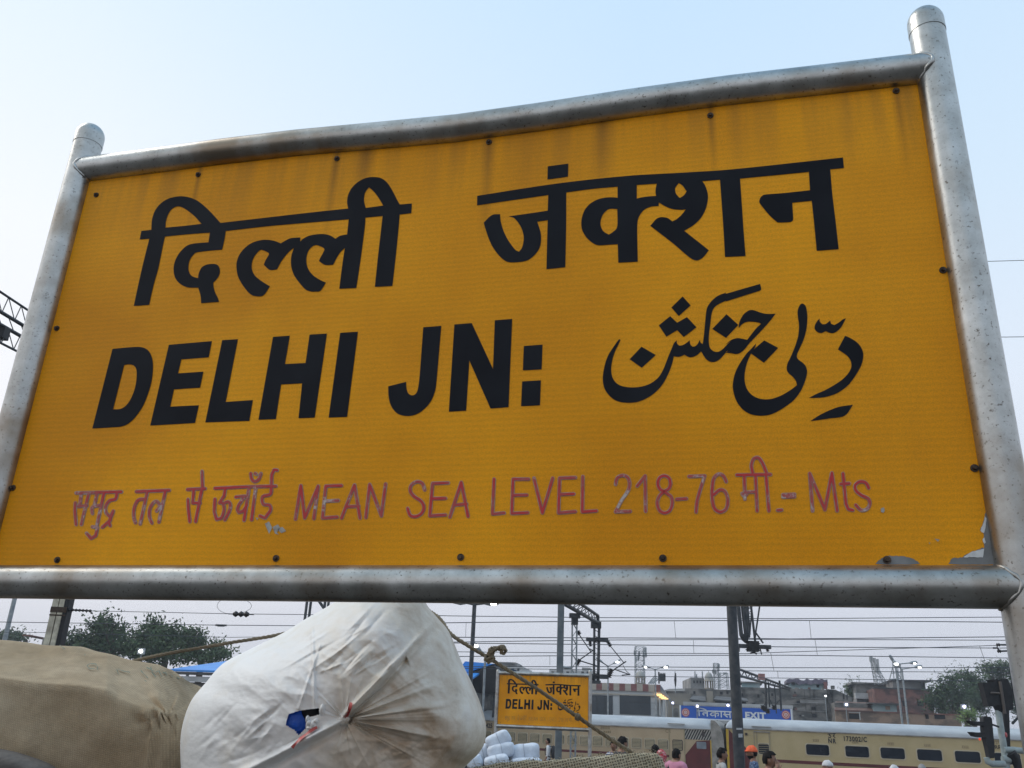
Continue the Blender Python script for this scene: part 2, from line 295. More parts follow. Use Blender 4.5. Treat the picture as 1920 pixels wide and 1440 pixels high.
ENGLISH = [
 [E_([(235,340),(400,325),(480,325),(530,345),(562,385),(580,450),(580,540),(565,640),(530,750),(490,840),(430,925),(370,980),(310,1005),(230,1012),(62,1022)]), E_([(335,478),(380,472),(415,482),(435,505),(442,545),(438,620),(420,700),(385,780),(345,830),(300,855),(240,858)])],
 [E_([(718,305),(1087,273),(1060,412),(825,430),(797,550),(1015,535),(985,672),(762,687),(730,835),(975,823),(942,975),(558,997)])],
 [E_([(1175,265),(1310,257),(1205,795),(1438,778),(1408,957),(1030,970)])],
 [E_([(1610,237),(1755,227),(1713,470),(1889,461)]) + F_([(80,183),(205,175),(117,780),(0,785)]) + E_([(1860,635),(1680,645),(1635,942),(1485,947)])],
 [F_([(300,170),(428,162),(350,775),(217,780)])],
 [F_([(898,130),(1028,120),(1010,330),(995,500),(985,580),(960,650),(920,705),(870,745),(820,765),(770,768),(720,755),(685,725),(660,680),(648,620),(646,555),(775,523),(778,570),(790,605),(815,620),(840,612),(858,580),(870,500),(882,350)])],
 [F_([(1122,110),(1247,100),(1400,430),(1413,80),(1538,70),(1512,705),(1382,715),(1230,370),(1207,730),(1082,738)])],
 [F_([(1622,265),(1757,255),(1750,433),(1615,440)])], [F_([(1610,520),(1745,512),(1738,692),(1602,698)])],
]
URDU = [
 [G_([(338,642),(352,652),(330,700),(300,760),(275,830),(260,900),(255,960),(265,1030),(295,1085),(340,1120),(400,1138),(480,1145),(560,1138),(640,1115),(700,1080),(750,1035),(790,970),(820,900),(850,820),(880,750),(905,690),(935,655),(940,690),(965,712),(1000,705),(1040,680),(1070,655),(1078,700),(1100,722),(1130,715),(1155,690),(1175,650),(1185,680),(1205,695),(1215,630),(1225,530),(1235,420),(1245,340),(1265,290),(1310,235),(1370,190),(1450,160)])
  + H_([(0,162),(335,65),(345,110),(335,128),(200,172),(0,235)]) + G_([(1450,242),(1380,275),(1330,310),(1300,370),(1285,480),(1270,600),(1270,690),(1285,740),(1320,770),(1365,775),(1410,750),(1450,710),(1500,660)])
  + H_([(0,655),(30,625),(70,600),(120,588),(170,595),(210,605),(260,540),(300,490),(345,450),(310,435),(240,428),(195,435),(160,455),(130,490),(132,450),(145,410),(180,355),(230,320),(270,318),(320,335),(370,350),(420,355),(485,352),(440,410),(380,480),(300,565),(230,640),(190,690),(150,725),(110,740),(70,735),(20,710),(0,725)])
  + G_([(1510,792),(1465,768),(1430,800),(1390,845),(1340,875),(1290,880),(1245,855),(1215,815),(1190,770),(1150,805),(1110,825),(1065,830),(1015,805),(970,825),(930,825),(905,820),(895,870),(870,950),(840,1020),(800,1095),(740,1170),(660,1235),(560,1285),(480,1302),(400,1302),(330,1290),(270,1260),(215,1205),(180,1140),(168,1060),(175,980),(195,890),(225,810),(265,745),(310,680)])],
 [G_([(570,722),(718,808),(572,940),(447,852)])], [G_([(997,200),(1080,293),(957,403),(880,315)])],
 [G_([(868,405),(940,473),(1042,415),(1140,520),(1008,622),(940,550),(828,618),(750,500)])],
 [[(1362.2,589.5),(1384.3,609.4),(1361.3,633.7),(1335.6,617)]],
 [H_([(218,722),(255,685),(295,640),(290,670),(275,695),(375,610),(510,682),(372,825),(248,735),(215,810),(195,880),(185,950),(190,1020),(210,1080),(250,1130),(310,1165),(380,1178),(450,1172),(530,1145),(610,1100),(660,1065),(690,1040),(680,1000),(650,960),(605,920),(592,880),(600,830),(625,780),(655,710),(685,630),(705,550),(710,460),(700,390),(697,330),(710,285),(730,257),(750,255),(775,280),(788,340),(790,420),(780,510),(755,600),(720,680),(690,750),(700,790),(745,825),(775,860),(788,910),(778,970),(750,1050),(715,1115),(660,1185),(590,1240),(510,1290),(430,1325),(340,1335),(250,1322),(180,1285),(125,1225),(90,1150),(72,1060),(80,980),(100,910),(135,840),(180,770)])],
 [H_([(908,398),(912,430),(935,455),(970,450),(1010,418),(1020,450),(1050,462),(1090,440),(1130,410),(1163,395),(1140,440),(1110,490),(1070,525),(1030,540),(990,530),(965,520),(930,538),(890,530),(862,500),(865,460),(885,425)])],
 [H_([(1155,565),(1210,590),(1270,630),(1310,680),(1330,740),(1320,820),(1290,890),(1240,970),(1180,1045),(1100,1105),(1020,1140),(930,1160),(805,1165),(870,1130),(960,1090),(1050,1040),(1130,985),(1190,920),(1215,860),(1205,800),(1165,750),(1085,697)])],
 [H_([(1230,1230),(1150,1335),(1000,1362),(820,1388),(900,1335),(1000,1285),(1100,1250)])],
]
I_ = lambda p: G(120, 860, 4.5714, p)
J_ = lambda p: G(530, 870, 4.923, p)
K_ = lambda p: G(900, 860, 5.0526, p)
L_ = lambda p: G(1260, 840, 4.5714, p)
REDS = [I_(p) for p in ([(105,295),(300,290),(495,285)],[(150,300),(140,385),(125,410),(200,405)],[(215,300),(150,565)],[(100,380),(96,450),(106,565)],[(285,300),(262,405),(240,425),(245,470)],[(262,408),(325,400)],[(345,298),(285,570)],[(245,585),(290,590),(275,660),(235,685),(195,640)],[(455,290),(445,345),(392,362),(360,410),(362,465),(398,500),(425,450),(390,540),(398,575)],[(400,528),(330,590)],
  [(622,283),(905,272)],[(718,280),(655,560)],[(700,350),(640,355),(605,420),(600,500),(615,550)],[(872,275),(850,380),(815,545)],[(845,388),(795,450)],[(822,400),(800,368),(770,378),(738,430),(735,500),(755,552)],
  [(1060,265),(1212,257)],[(1185,110),(1190,255)],[(1185,258),(1130,540)],[(1115,270),(1105,380),(1170,382)],[(1065,350),(1068,430),(1080,540)],
  [(1295,255),(1550,243),(1818,236)],[(1385,258),(1375,320),(1335,380)],[(1335,378),(1365,385),(1375,440),(1350,510),(1310,522),(1292,460),(1296,348)],[(1365,390),(1405,370),(1428,395),(1420,450),(1380,525)],[(1475,330),(1555,322),(1505,390),(1488,440),(1500,462),(1535,452),(1570,400)],[(1588,255),(1545,530)],[(1645,252),(1610,525)],[(1603,128),(1612,178),(1640,197),(1670,178),(1690,128)],[(1640,128),(1652,135)],[(1778,240),(1772,305),(1712,322),(1700,350),(1712,392),(1765,402),(1770,450),(1725,510),(1682,492)],[(1780,235),(1782,140),(1803,97),(1830,100)])]
REDS += [J_(p) for p in ([(120,510),(170,200),(205,500),(330,205),(290,505)],[(545,200),(400,205),(370,500),(505,490)],[(390,345),(515,338)],[(545,500),(665,195),(715,500)],[(590,395),(705,390)],[(770,495),(805,190),(912,480),(952,185)],[(1312,240),(1290,180),(1240,165),(1190,195),(1180,250),(1215,300),(1280,345),(1305,400),(1285,455),(1235,485),(1180,475),(1155,410)],[(1530,175),(1385,180),(1360,480),(1505,470)],[(1385,320),(1505,318)],[(1545,490),(1650,170),(1712,485)],[(1585,380),(1700,370)])]
REDS += [K_(p) for p in ([(135,195),(120,525),(230,515)],[(462,195),(315,195),(302,520),(455,512)],[(315,348),(445,345)],[(512,185),(592,515),(690,185)],[(905,180),(755,185),(745,515),(905,502)],[(760,340),(890,335)],[(975,170),(970,505),(1105,495)],[(1285,245),(1300,185),(1350,160),(1400,180),(1418,240),(1400,310),(1340,400),(1285,505),(1425,500)],[(1490,260),(1565,165),(1570,500)],[(1745,312),(1705,290),(1685,240),(1700,185),(1745,163),(1790,185),(1805,240),(1785,290),(1745,312),(1805,355),(1822,420),(1800,490),(1750,515),(1700,490),(1680,420),(1700,355),(1745,312)])]
REDS += [L_(p) for p in ([(40,440),(125,435)],[(145,245),(280,240),(245,350),(215,460),(207,550)],[(465,290),(440,240),(400,225),(360,260),(345,340),(345,440),(365,520),(415,550),(465,520),(478,440),(455,375),(410,360),(360,400)],[(555,232),(845,228)],[(620,235),(625,440)],[(600,390),(612,410),(640,400)],[(630,380),(710,378)],[(715,230),(730,540)],[(805,225),(830,540)],[(690,210),(680,150),(700,95),(740,85),(775,130),(810,215)],[(905,535),(940,532)],[(950,402),(1050,398)],[(950,422),(1050,418)],[(1205,540),(1180,220),(1310,530),(1370,215),(1415,540)],[(1465,220),(1490,480),(1510,525),(1550,535)],[(1445,310),(1520,305)],[(1685,345),(1660,300),(1610,290),(1570,320),(1575,365),(1620,405),(1680,435),(1695,480),(1670,525),(1620,535),(1575,490)])]
DOT_GREY = [L_([(1788,520),(1815,510),(1822,535),(1812,558),(1790,550)])]
BOLTS = [(372,328),(632,298),(917,267),(1332,217),(1680,171),(181,366),(107,616),(1768,507),(1827,878),(108,1050),(518,1047),(864,1045),(1243,1047),(1663,1050),(25,915)]
N_ = lambda p: G(1560, 800, 4.0, p)
PEEL = [N_([(1160,628),(1145,670),(1138,700),(1128,735),(1110,780),(1135,800),(1128,850),(1140,910),(1090,922),(1050,935),(1000,962),(985,975),(930,985),(890,1000),(872,1030),(1250,1030),(1225,960),(1190,800)]),
        N_([(325,1030),(355,1000),(380,985),(430,965),(480,968),(560,980),(600,990),(620,1000),(660,1030)])]
PRIM = [N_([(985,978),(1050,937),(1140,915),(1130,982),(1060,978),(1000,982)]), N_([(1145,672),(1158,690),(1150,760),(1138,800),(1112,782),(1130,735)]), N_([(1128,850),(1140,830),(1152,870),(1142,880)])]
SCUFF = [G(480, 970, 3.0, [(0,0),(14,6),(8,18)]), G(480, 970, 3.0, [(95,55),(125,40),(140,62),(118,85),(130,98),(108,92)]), [(497,982),(505,978),(511,990),(505,1001)], [(520,992),(530,988),(537,996),(528,1000)], [(1752,1010),(1762,1012),(1758,1016)], [(1741,1018),(1744,1017),(1743,1021)]]

def strokes_mesh(mb, strokes, place, w, off, mi=0):
    for k, st in enumerate(strokes):
        pts = [Vector(p) for p in st]; q = []
        closed_smooth = len(pts) > 4
        if closed_smooth:                                    # round the multi-point curves
            for i in range(len(pts) - 1):
                p0 = pts[max(i - 1, 0)]; p1 = pts[i]; p2 = pts[i + 1]; p3 = pts[min(i + 2, len(pts) - 1)]
                sharp = any(a.length > 1e-6 and b.length > 1e-6 and abs(a.angle_signed(b)) > R(75) for a, b in ((p1 - p0, p2 - p1), (p2 - p1, p3 - p2)))
                q.append(p1)
                if sharp: continue
                for j in (1, 2, 3):
                    t = j / 4; q.append(0.5 * ((2 * p1) + (p2 - p0) * t + (2 * p0 - 5 * p1 + 4 * p2 - p3) * t * t + (3 * p1 - p0 - 3 * p2 + p3) * t ** 3))
            q.append(pts[-1])
        else: q = pts
        o = off + k * 4e-6
        for i in range(len(q) - 1):
            a, b = q[i], q[i + 1]; d = (b - a)
            if d.length < 1e-6: continue
            d.normalize(); nn = Vector((-d.y, d.x)); oo = o + (i % 7) * 5e-7
            arc0 = [a + (nn * math.cos(t) - d * math.sin(t)) * w / 2 for t in (0, math.pi / 4, math.pi / 2, 3 * math.pi / 4, math.pi)]
            arc1 = [b + (-nn * math.cos(t) + d * math.sin(t)) * w / 2 for t in (0, math.pi / 4, math.pi / 2, 3 * math.pi / 4, math.pi)]
            mb.add([place(p.x, p.y, oo) for p in arc0 + arc1], [tuple(range(10))], mi)
def letters_mesh(mb, glyphs, place, off, mi=0, smooth=True):
    for g in glyphs:
        loops = [smooth_poly(lp) if smooth else [Vector(p) for p in lp] for lp in g]
        pts, tris = fill(loops); mb.add([place(p.x, p.y, off) for p in pts], tris, mi)

def station_board(root, place, tube_r, posts, rails, panel, bolts, yellow, redmat, edge, big):
    o = MB()
    o.prism(panel, -SN * 0.004).build('panel', yellow, root)
    for nm, gl in (('hindi_lettering', HINDI), ('english_lettering', ENGLISH), ('urdu_lettering', URDU)):
        o = MB(); letters_mesh(o, gl, place, 0.0012); o.build(nm, INK, root)
    if edge:
        o = MB(); strokes_mesh(o, REDS, place, 7.2, 0.0007, 1); strokes_mesh(o, REDS, place, 4.7, 0.0018, 0)
        letters_mesh(o, [DOT_GREY], place, 0.0020, 2); o.build('red_lettering', [redmat, edge, GREYPAINT], root)
    else:
        o = MB(); strokes_mesh(o, REDS, place, 6.0, 0.0012); o.build('faded_lettering', redmat, root)
    for i, (a, b) in enumerate(rails):
        bend = [0, .002, .005, .004, -.005, -.013, -.008, .001, .005, .002, 0] if big and i == 0 else [0] * 11      # the top rail is slightly buckled
        MB().tube([a.lerp(b, k / 10) + SU * bend[k] for k in range(11)], tube_r, 40).build('rail', GALV, root)
    for a, b in posts:
        o = MB(); o.tube([a, b], tube_r, 40, cap=False)
        pr = o.build('post', GALV, root)
        o = MB(); rr = tube_r * 1.03; pts = []; rs = []
        for k in range(9):
            t = k / 8 * math.pi / 2; pts.append(b + Vector((0, 0, -0.01 + 0.045 * math.sin(t)))); rs.append(max(rr * math.cos(t), 0.002))
        pts.insert(0, b - Vector((0, 0, 0.045))); rs.insert(0, rr)
        o.tube(pts, rs, 40); o.build('post_cap', GALV, pr)
        if big:
            for (ra, rb) in rails:
                c = ra if (ra - Vector((a.x, a.y, ra.z))).length < (rb - Vector((a.x, a.y, rb.z))).length else rb
                d = (rb - ra).normalized() if c is ra else (ra - rb).normalized()
                c = Vector((a.x, a.y, c.z)) + d * tube_r * 0.55; o = MB(); pts = []
                for k in range(33):
                    t = 2 * math.pi * k / 32; q = d.cross(SU)
                    lift = tube_r * (1 - math.sqrt(max(0, 1 - (0.98 * math.sin(t)) ** 2)))
                    pts.append(c + q * math.sin(t) * tube_r * 0.985 + SU * math.cos(t) * tube_r * 0.985 + d * (tube_r * 0.42 - lift * 0.95 + random.uniform(-.002, .002)))
                o.tube(pts, [0.0045 + random.uniform(-.0018, .0018) for _ in pts], 8, cap=False); o.build('weld', GALV, pr)
    for p in bolts:
        o = MB(); c = p; o.tube([c, c + SN * 0.009], [0.0052, 0.004], 8); o.tube([c, c + SN * 0.003], [0.0085, 0.0085], 12); o.build('bolt', BOLT, root)

TRAD = 0.0435
# --- the big board
lp0 = sp(53, 700); rp0 = sp(1813, 500)
root = thing('station_sign', 'large yellow station name board in a welded steel pipe frame, filling the view', 'station sign', (((lp0 + rp0) / 2).x, ((lp0 + rp0) / 2).y, 0))
def vert(p, z): return Vector((p.x, p.y, z))
lt = on_plane(186, 250, SP0, SN).z; rt = on_plane(1737, 38, SP0, SN).z
ztop_r = (sp(200, 314).z + sp(1700, 137).z) / 2; zbot_r = (sp(20, 1092).z + sp(1850, 1099).z) / 2
posts = [(vert(lp0, 0), vert(lp0, lt)), (vert(rp0, 0), vert(rp0, rt))]
rails = [(vert(lp0, ztop_r), vert(rp0, ztop_r)), (vert(lp0, zbot_r), vert(rp0, zbot_r))]
pz0 = zbot_r + TRAD * 0.55
panel = [vert(lp0, pz0) + SR * 0.02, vert(rp0, pz0) - SR * 0.02, vert(rp0, ztop_r) - SR * 0.02, vert(lp0, ztop_r) + SR * 0.02]
def place_big(x, y, off): return sp(x, y) + SN * off
station_board(root, place_big, TRAD, posts, rails, panel, [sp(*b) for b in BOLTS], sign_yellow('reflective yellow sheet', ztop_r, [(sp(*b), 0.014 + 0.004 * (i % 3), 0.22 + 0.07 * (i % 3)) for i, b in enumerate(BOLTS[:5])] + [(sp(690, 285), 0.03, 0.2), (sp(1130, 232), 0.035, 0.25)], ORG[root]), RED, REDEDGE, True)
for p in SCUFF: o = MB(); letters_mesh(o, [[p]], place_big, 0.0014, 0, False); o.build('scuff_mark', GREYPAINT, root)
def jag(pl, amp):
    rn = random.Random(3)
    for _ in range(2):
        q = []
        for i, p in enumerate(pl):
            n = pl[(i + 1) % len(pl)]; q += [p, ((p[0] + n[0]) / 2 + rn.uniform(-amp, amp), (p[1] + n[1]) / 2 + rn.uniform(-amp, amp))]
        pl = q; amp *= 0.6
    return pl
PEEL = [jag(p, 1.6) for p in PEEL]; PRIM = [jag(p, 1.0) for p in PRIM]
for pl, prs in ((PEEL[0], PRIM), (PEEL[1], [])):
    o = MB(); letters_mesh(o, [[pl]], place_big, 0.0009, 0, False); letters_mesh(o, [[p] for p in prs], place_big, 0.0016, 1, False); o.build('peeled_patch', [BARE, PRIMER], root)
CONC = M('rough concrete', (0.3, 0.29, 0.27), (0.22, 0.21, 0.2), scale=12, rough=0.9)
for p in posts: MB().tube([vert(p[0], 0), vert(p[0], 0.06)], [0.16, 0.13], 20).build('footing', CONC, root)


# ------------------------------------------------------------------ setting: ground, platforms, tracks
class Frame:
    """a vertical facade plane: p0 on it, u along it (to the right), v away from the camera"""
    def __init__(s, px, py, Y, yaw):
        s.p0 = at(px, py, Y); a = R(yaw); s.u = Vector((math.cos(a), -math.sin(a), 0)); s.v = Vector((math.sin(a), math.cos(a), 0))
    def hit(s, px, py, d=0.0): return on_plane(px, py, s.p0 + s.v * d, s.v)
    def tz(s, px, py, d=0.0):
        q = s.hit(px, py, d); return (q - s.p0).dot(s.u), q.z
    def pt(s, t, z, d=0.0):
        q = s.p0 + s.u * t + s.v * d; return Vector((q.x, q.y, z))
    def box(s, mb, t0, t1, z0, z1, d0, d1, mi=0):
        c = s.pt((t0 + t1) / 2, (z0 + z1) / 2, (d0 + d1) / 2)
        return mb.box(c, (abs(t1 - t0) / 2, abs(d1 - d0) / 2, abs(z1 - z0) / 2), (s.u, s.v, Vector((0, 0, 1))), mi)
    def pbox(s, mb, x0, y0, x1, y1, d0, d1, mi=0):
        xm, ym = (x0 + x1) / 2, (y0 + y1) / 2
        t0 = s.tz(x0, ym)[0]; t1 = s.tz(x1, ym)[0]; z0 = s.tz(xm, y1)[1]; z1 = s.tz(xm, y0)[1]
        return s.box(mb, t0, t1, z0, z1, d0, d1, mi)
    def poly(s, mb, pts, d0, d1, mi=0): return mb.prism([s.hit(x, y) + s.v * d0 for x, y in pts], s.v * (d1 - d0), mi)

TR = Frame(1350, 1372, 46, 19)                      # the near side of the train
ZR = -0.75                                          # top of the far rails
ASPH = M('platform paving', (0.055, 0.05, 0.045), (0.09, 0.083, 0.075), scale=3, rough=0.85, bump=0.2, bscale=60)
BALL = M('stone ballast', (0.10, 0.09, 0.08), (0.2, 0.18, 0.16), scale=18, rough=0.95, bump=1.0, bscale=14)
EARTH = M('dusty ground', (0.12, 0.105, 0.09), (0.2, 0.18, 0.15), scale=0.3, rough=0.95)
RAILM = M('worn rail steel', (0.2, 0.19, 0.18), rough=0.35, metal=0.9)
def strip(name, d0, d1, z, mat, thick=None, kind='structure'):
    o = MB(); D = (TR.p0 - EYE).dot(TR.v)
    TR.box(o, -160, 160, z - (thick or 0.004), z, d0 - D, d1 - D); b = o.build(name, mat); tag(b, kind=kind); return b
gm = MB(); gm.add([(-900, -300, -1.0), (900, -300, -1.0), (900, 1500, -1.0), (-900, 1500, -1.0)], [(0, 1, 2, 3)]); tag(gm.build('ground', EARTH), kind='structure')
strip('platform', -14, 29.0, 0, ASPH, 0.99)
strip('far_platform', 35.5, 45.3, 0, ASPH, 0.99)
strip('track_bed', 29.01, 35.49, -0.93, BALL, 0.06)
strip('far_track_bed', 45.31, 62, -0.93, BALL, 0.06)
for d in (31.2, 32.88, 47.9, 49.58, 52.6, 54.28):
    strip('rail', d - 0.035, d + 0.035, ZR, RAILM, 0.16)

# ------------------------------------------------------------------ the train
CREAMD = M('dusty cream coach paint', (0.41, 0.31, 0.195), (0.47, 0.365, 0.235), scale=1.2, rough=0.55, bump=0.05, bscale=3)
CREAMY = M('yellow cream coach paint', (0.43, 0.34, 0.175), (0.48, 0.385, 0.21), scale=1.0, rough=0.5, bump=0.05, bscale=3)
MAROON = M('maroon coach paint', (0.085, 0.013, 0.015), (0.12, 0.02, 0.02), scale=2, rough=0.5)
ROOFM = M('weathered silver roof', (0.34, 0.375, 0.41), (0.43, 0.465, 0.49), scale=0.9, rough=0.55, bump=0.25, bscale=2.0, stretch=(1, 1, 3))
COACHEND = M('grimy coach end', (0.22, 0.21, 0.19), (0.36, 0.34, 0.31), scale=2.5, rough=0.6, metal=0.3)
GLASSD = M('dark coach glass', (0.008, 0.012, 0.02), (0.014, 0.02, 0.03), scale=2, rough=0.35, spec=0.1)
FROST = M('frosted glass', (0.16, 0.19, 0.22), (0.22, 0.25, 0.28), scale=3, rough=0.4)
YEL = M('yellow edge paint', (0.55, 0.36, 0.03), (0.45, 0.29, 0.04), scale=4, rough=0.5)
SLAT = M('louvre slats', (0.30, 0.25, 0.15), (0.36, 0.30, 0.19), scale=3, rough=0.6)
FRAMEG = M('window rim', (0.48, 0.42, 0.30), (0.42, 0.36, 0.25), scale=4, rough=0.5)
UNDER = M('oily underframe', (0.03, 0.028, 0.026), (0.06, 0.05, 0.045), scale=4, rough=0.8)
def text_obj(name, s, frame, px, py0, py1, mat, parent, bold=0.0, stretch=1.0, d=-0.02, spacing=1.0):
    """letters py0..py1 px tall, starting at px, lying on the frame's plane"""
    cu = bpy.data.curves.new(name, 'FONT'); cu.body = s; cu.size = 1; cu.offset = bold; cu.space_character = spacing; cu.resolution_u = 3; cu.fill_mode = 'BOTH'
    o = bpy.data.objects.new(name, cu); COL.objects.link(o); bake_me = None
    dg = bpy.context.evaluated_depsgraph_get(); dg.update(); me = bpy.data.meshes.new_from_object(o.evaluated_get(dg)); bpy.data.objects.remove(o)
    t, z0 = frame.tz(px, py1); _, z1 = frame.tz(px, py0); h = (z1 - z0) / 0.73
    mb = MB(); mb.add([frame.pt(t + v.co.x * h * stretch, z0 + v.co.y * h, d) for v in me.vertices], [tuple(p.vertices) for p in me.polygons])
    return mb.build(name, mat, parent)
def rrect(frame, t0, t1, z0, z1, r, d0, d1, mb, mi=0):
    pts = []
    for cx, cz, a0 in ((t1 - r, z1 - r, 0), (t0 + r, z1 - r, 90), (t0 + r, z0 + r, 180), (t1 - r, z0 + r, 270)):
        for k in range(5):
            a = R(a0 + k * 22.5); pts.append(frame.pt(cx + r * math.cos(a), cz + r * math.sin(a), d0))
    mb.prism(pts, frame.v * (d1 - d0), mi)
WID = 3.24
def coach(label, t0, t1, zc, body_mat, arch):
    root = thing('train_coach', label, 'train coach', TR.pt((t0 + t1) / 2, ZR, WID / 2), 'coaches of the train')
    o = MB(); TR.box(o, t0, t1, ZR + 0.95, zc, 0, WID); o.build('body', body_mat, root)
    o = MB(); n = 22; rings = []
    stn = [t0 + q for q in (0, .02, .06, .12, .2, .3, .42, .55)]; stn += [t0 + 1 + (t1 - t0 - 2) * q / 10 for q in range(11)] + [t1 + t0 - q for q in reversed(stn)]; m = len(stn) - 1
    for i in range(m + 1):                              # roof: flattened arch, rounded down at both ends
        t = stn[i]; e = min(t - t0, t1 - t); k = math.sqrt(max(0.0, 1 - max(0, 1 - e / 0.55) ** 2)) if e < 0.55 else 1
        k = 0.35 + 0.65 * k
        rings.append([TR.pt(t, zc + arch * k * math.sin(math.pi * j / n) ** 0.72 , -0.03 + (WID + 0.06) * (1 - math.cos(math.pi * j / n)) / 2) for j in range(n + 1)])
    vs = [p for g in rings for p in g]; fs = [(i * (n + 1) + j, (i + 1) * (n + 1) + j, (i + 1) * (n + 1) + j + 1, i * (n + 1) + j + 1) for i in range(m) for j in range(n)]
    o.add(vs, fs, 0, True); o.add(rings[0], [tuple(range(n + 1))]); o.add(rings[-1], [tuple(range(n, -1, -1))])
    rf = o.build('roof', ROOFM, root)
    o = MB(); TR.box(o, t0, t1, zc - 0.035, zc + 0.012, -0.045, 0.0); o.build('gutter', COACHEND, root)
    o = MB(); TR.box(o, t0 + 0.3, t1 - 0.3, ZR + 0.55, ZR + 0.95, 0.3, WID - 0.3); o.build('underframe', UNDER, root)
    for bt in (t0 + 4.0, t1 - 4.0):
        b = MB(); TR.box(b, bt - 1.6, bt + 1.6, ZR + 0.35, ZR + 0.6, 0.5, WID - 0.5); bo = b.build('bogie', UNDER, root)
        for dt in (-1.3, 1.3):
            for dv in (0.72, WID - 0.72):
                c = TR.pt(bt + dt, ZR + 0.46, dv); MB().tube([c - TR.v * 0.06, c + TR.v * 0.06], 0.46, 20).build('wheel', RAILM, bo)
    return root, rf
def zmean(pts): return sum(TR.tz(*p)[1] for p in pts) / len(pts)
zcL = zmean([(1126, 1359.7), (905, 1351), (1250, 1363)]); zcR = zmean([(1500, 1371.3), (1720, 1377.3), (1450, 1370)])
tL1 = TR.tz(1335, 1390)[0]; tR0 = TR.tz(1362, 1390)[0]; tL0 = tL1 - 22.3; tR1 = tR0 + 23.0
# left coach: louvred windows
root, rf = coach('dusty cream coach with slatted windows and a striped end panel, behind the small yellow board', tL0, tL1, zcL, CREAMD, 0.52)
def tpx(x): return TR.tz(x, 1390)[0]
zwb, zwt = zmean([(1121, 1398.7), (1243, 1404.0)]), zmean([(1121, 1381.5), (1243, 1386.3)])
def louvre(t0, t1, parent, n=7, z0=None, z1=None):
    z0 = zwb if z0 is None else z0; z1 = zwt if z1 is None else z1
    o = MB(); rrect(TR, t0 - 0.04, t1 + 0.04, z0 - 0.04, z1 + 0.04, 0.07, -0.02, 0.0, o); wn = o.build('window', FRAMEG, parent)
    o = MB(); rrect(TR, t0, t1, z0, z1, 0.05, -0.025, -0.021, o); o.build('pane', UNDER, wn)
    o = MB()
    for k in range(n):
        z = z0 + (k + 0.5) / n * (z1 - z0); h = (z1 - z0) / n
        o.prism([TR.pt(t0 + 0.02, z - h * 0.42, -0.045), TR.pt(t0 + 0.02, z + h * 0.30, -0.027), TR.pt(t1 - 0.02, z + h * 0.30, -0.027), TR.pt(t1 - 0.02, z - h * 0.42, -0.045)], TR.v * 0.004)
    o.build('slats', SLAT, wn)
ta, tb = tpx(1112), tpx(1129); pitch = (tpx(1234.5) - ta) / 5.0
for k in range(-14, 6): 
    if ta + k * pitch > tL0 + 2.2: louvre(ta + k * pitch, ta + k * pitch + (tb - ta), root)
zst, zsb = zmean([(1126, 1408), (1016, 1403.5)]), zmean([(1126, 1412.5), (1016, 1408)])
o = MB(); TR.box(o, tL0, tpx(1283), zsb, zst, -0.006, 0); o.build('maroon_band', MAROON, root)
o = MB(); TR.box(o, tpx(1256), tpx(1282.5), ZR + 1.0, zmean([(1270, 1367)]), -0.016, 0); dr = o.build('door', CREAMD, root)
o = MB(); TR.box(o, tpx(1256) - 0.05, tpx(1256), ZR + 1.0, zmean([(1270, 1366)]), -0.03, 0); TR.box(o, tpx(1282.5), tpx(1282.5) + 0.05, ZR + 1.0, zmean([(1270, 1366)]), -0.03, 0); TR.box(o, tpx(1256), tpx(1282.5), zmean([(1270, 1367)]) , zmean([(1270, 1366)]), -0.03, 0); o.build('door_frame', SLAT, dr)
t0, t1 = tpx(1262), tpx(1279); z0, z1 = zmean([(1270, 1406)]), zmean([(1270, 1388)])
o = MB(); rrect(TR, t0 - 0.03, t1 + 0.03, z0 - 0.03, z1 + 0.03, 0.06, -0.036, -0.017, o)
for k in range(7): TR.box(o, t0, t1, z0 + (k + 0.1) / 7 * (z1 - z0), z0 + (k + 0.75) / 7 * (z1 - z0), -0.043, -0.037, 1)
o.build('door_window', [UNDER, SLAT], dr)
o = MB(); TR.poly(o, [(1306, 1389.5), (1334, 1388), (1334, 1440), (1334, 1475), (1284, 1475), (1284, 1417)], -0.008, 0); o.build('maroon_end', MAROON, root)
HZ = M('hazard stripe black', (0.02, 0.02, 0.02), rough=0.6); HW = M('hazard stripe pale', (0.42, 0.40, 0.36), (0.33, 0.31, 0.27), scale=5, rough=0.6)
zs0, zs1 = zmean([(1310, 1387)]), zmean([(1310, 1365)]); ts0, ts1 = tpx(1284.5), tpx(1334)
o = MB(); TR.box(o, ts0, ts1, zs0, zs1, -0.006, 0, 0); nst = 10; wst = (ts1 - ts0) / nst; lean = (zs1 - zs0) * 0.55
for k in range(-3, nst):
    a = ts0 + k * wst; ps = [(a, zs0), (a + wst * 0.52, zs0), (a + wst * 0.52 + lean, zs1), (a + lean, zs1)]
    cl = []                                              # clip the slanted stripe to the panel
    for (pa, pb) in zip(ps, ps[1:] + ps[:1]):
        cl.append(pa)
    def clip(poly, x, keep_right):
        out = []
        for i, A in enumerate(poly):
            B = poly[(i + 1) % len(poly)]; ia = (A[0] >= x) == keep_right; ib = (B[0] >= x) == keep_right
            if ia: out.append(A)
            if ia != ib: f = (x - A[0]) / (B[0] - A[0]); out.append((x, A[1] + f * (B[1] - A[1])))
        return out
    cl = clip(clip(cl, ts0, True), ts1, False)
    if len(cl) > 2: o.prism([TR.pt(t, z, -0.010) for t, z in cl], TR.v * 0.003, 1)
o.build('striped_panel', [HW, HZ], root)
o = MB(); rrect(TR, tpx(1306), tpx(1324), zmean([(1315, 1404)]), zmean([(1315, 1391)]), 0.04, -0.02, -0.009, o, 0); o.build('window', FROST, root)
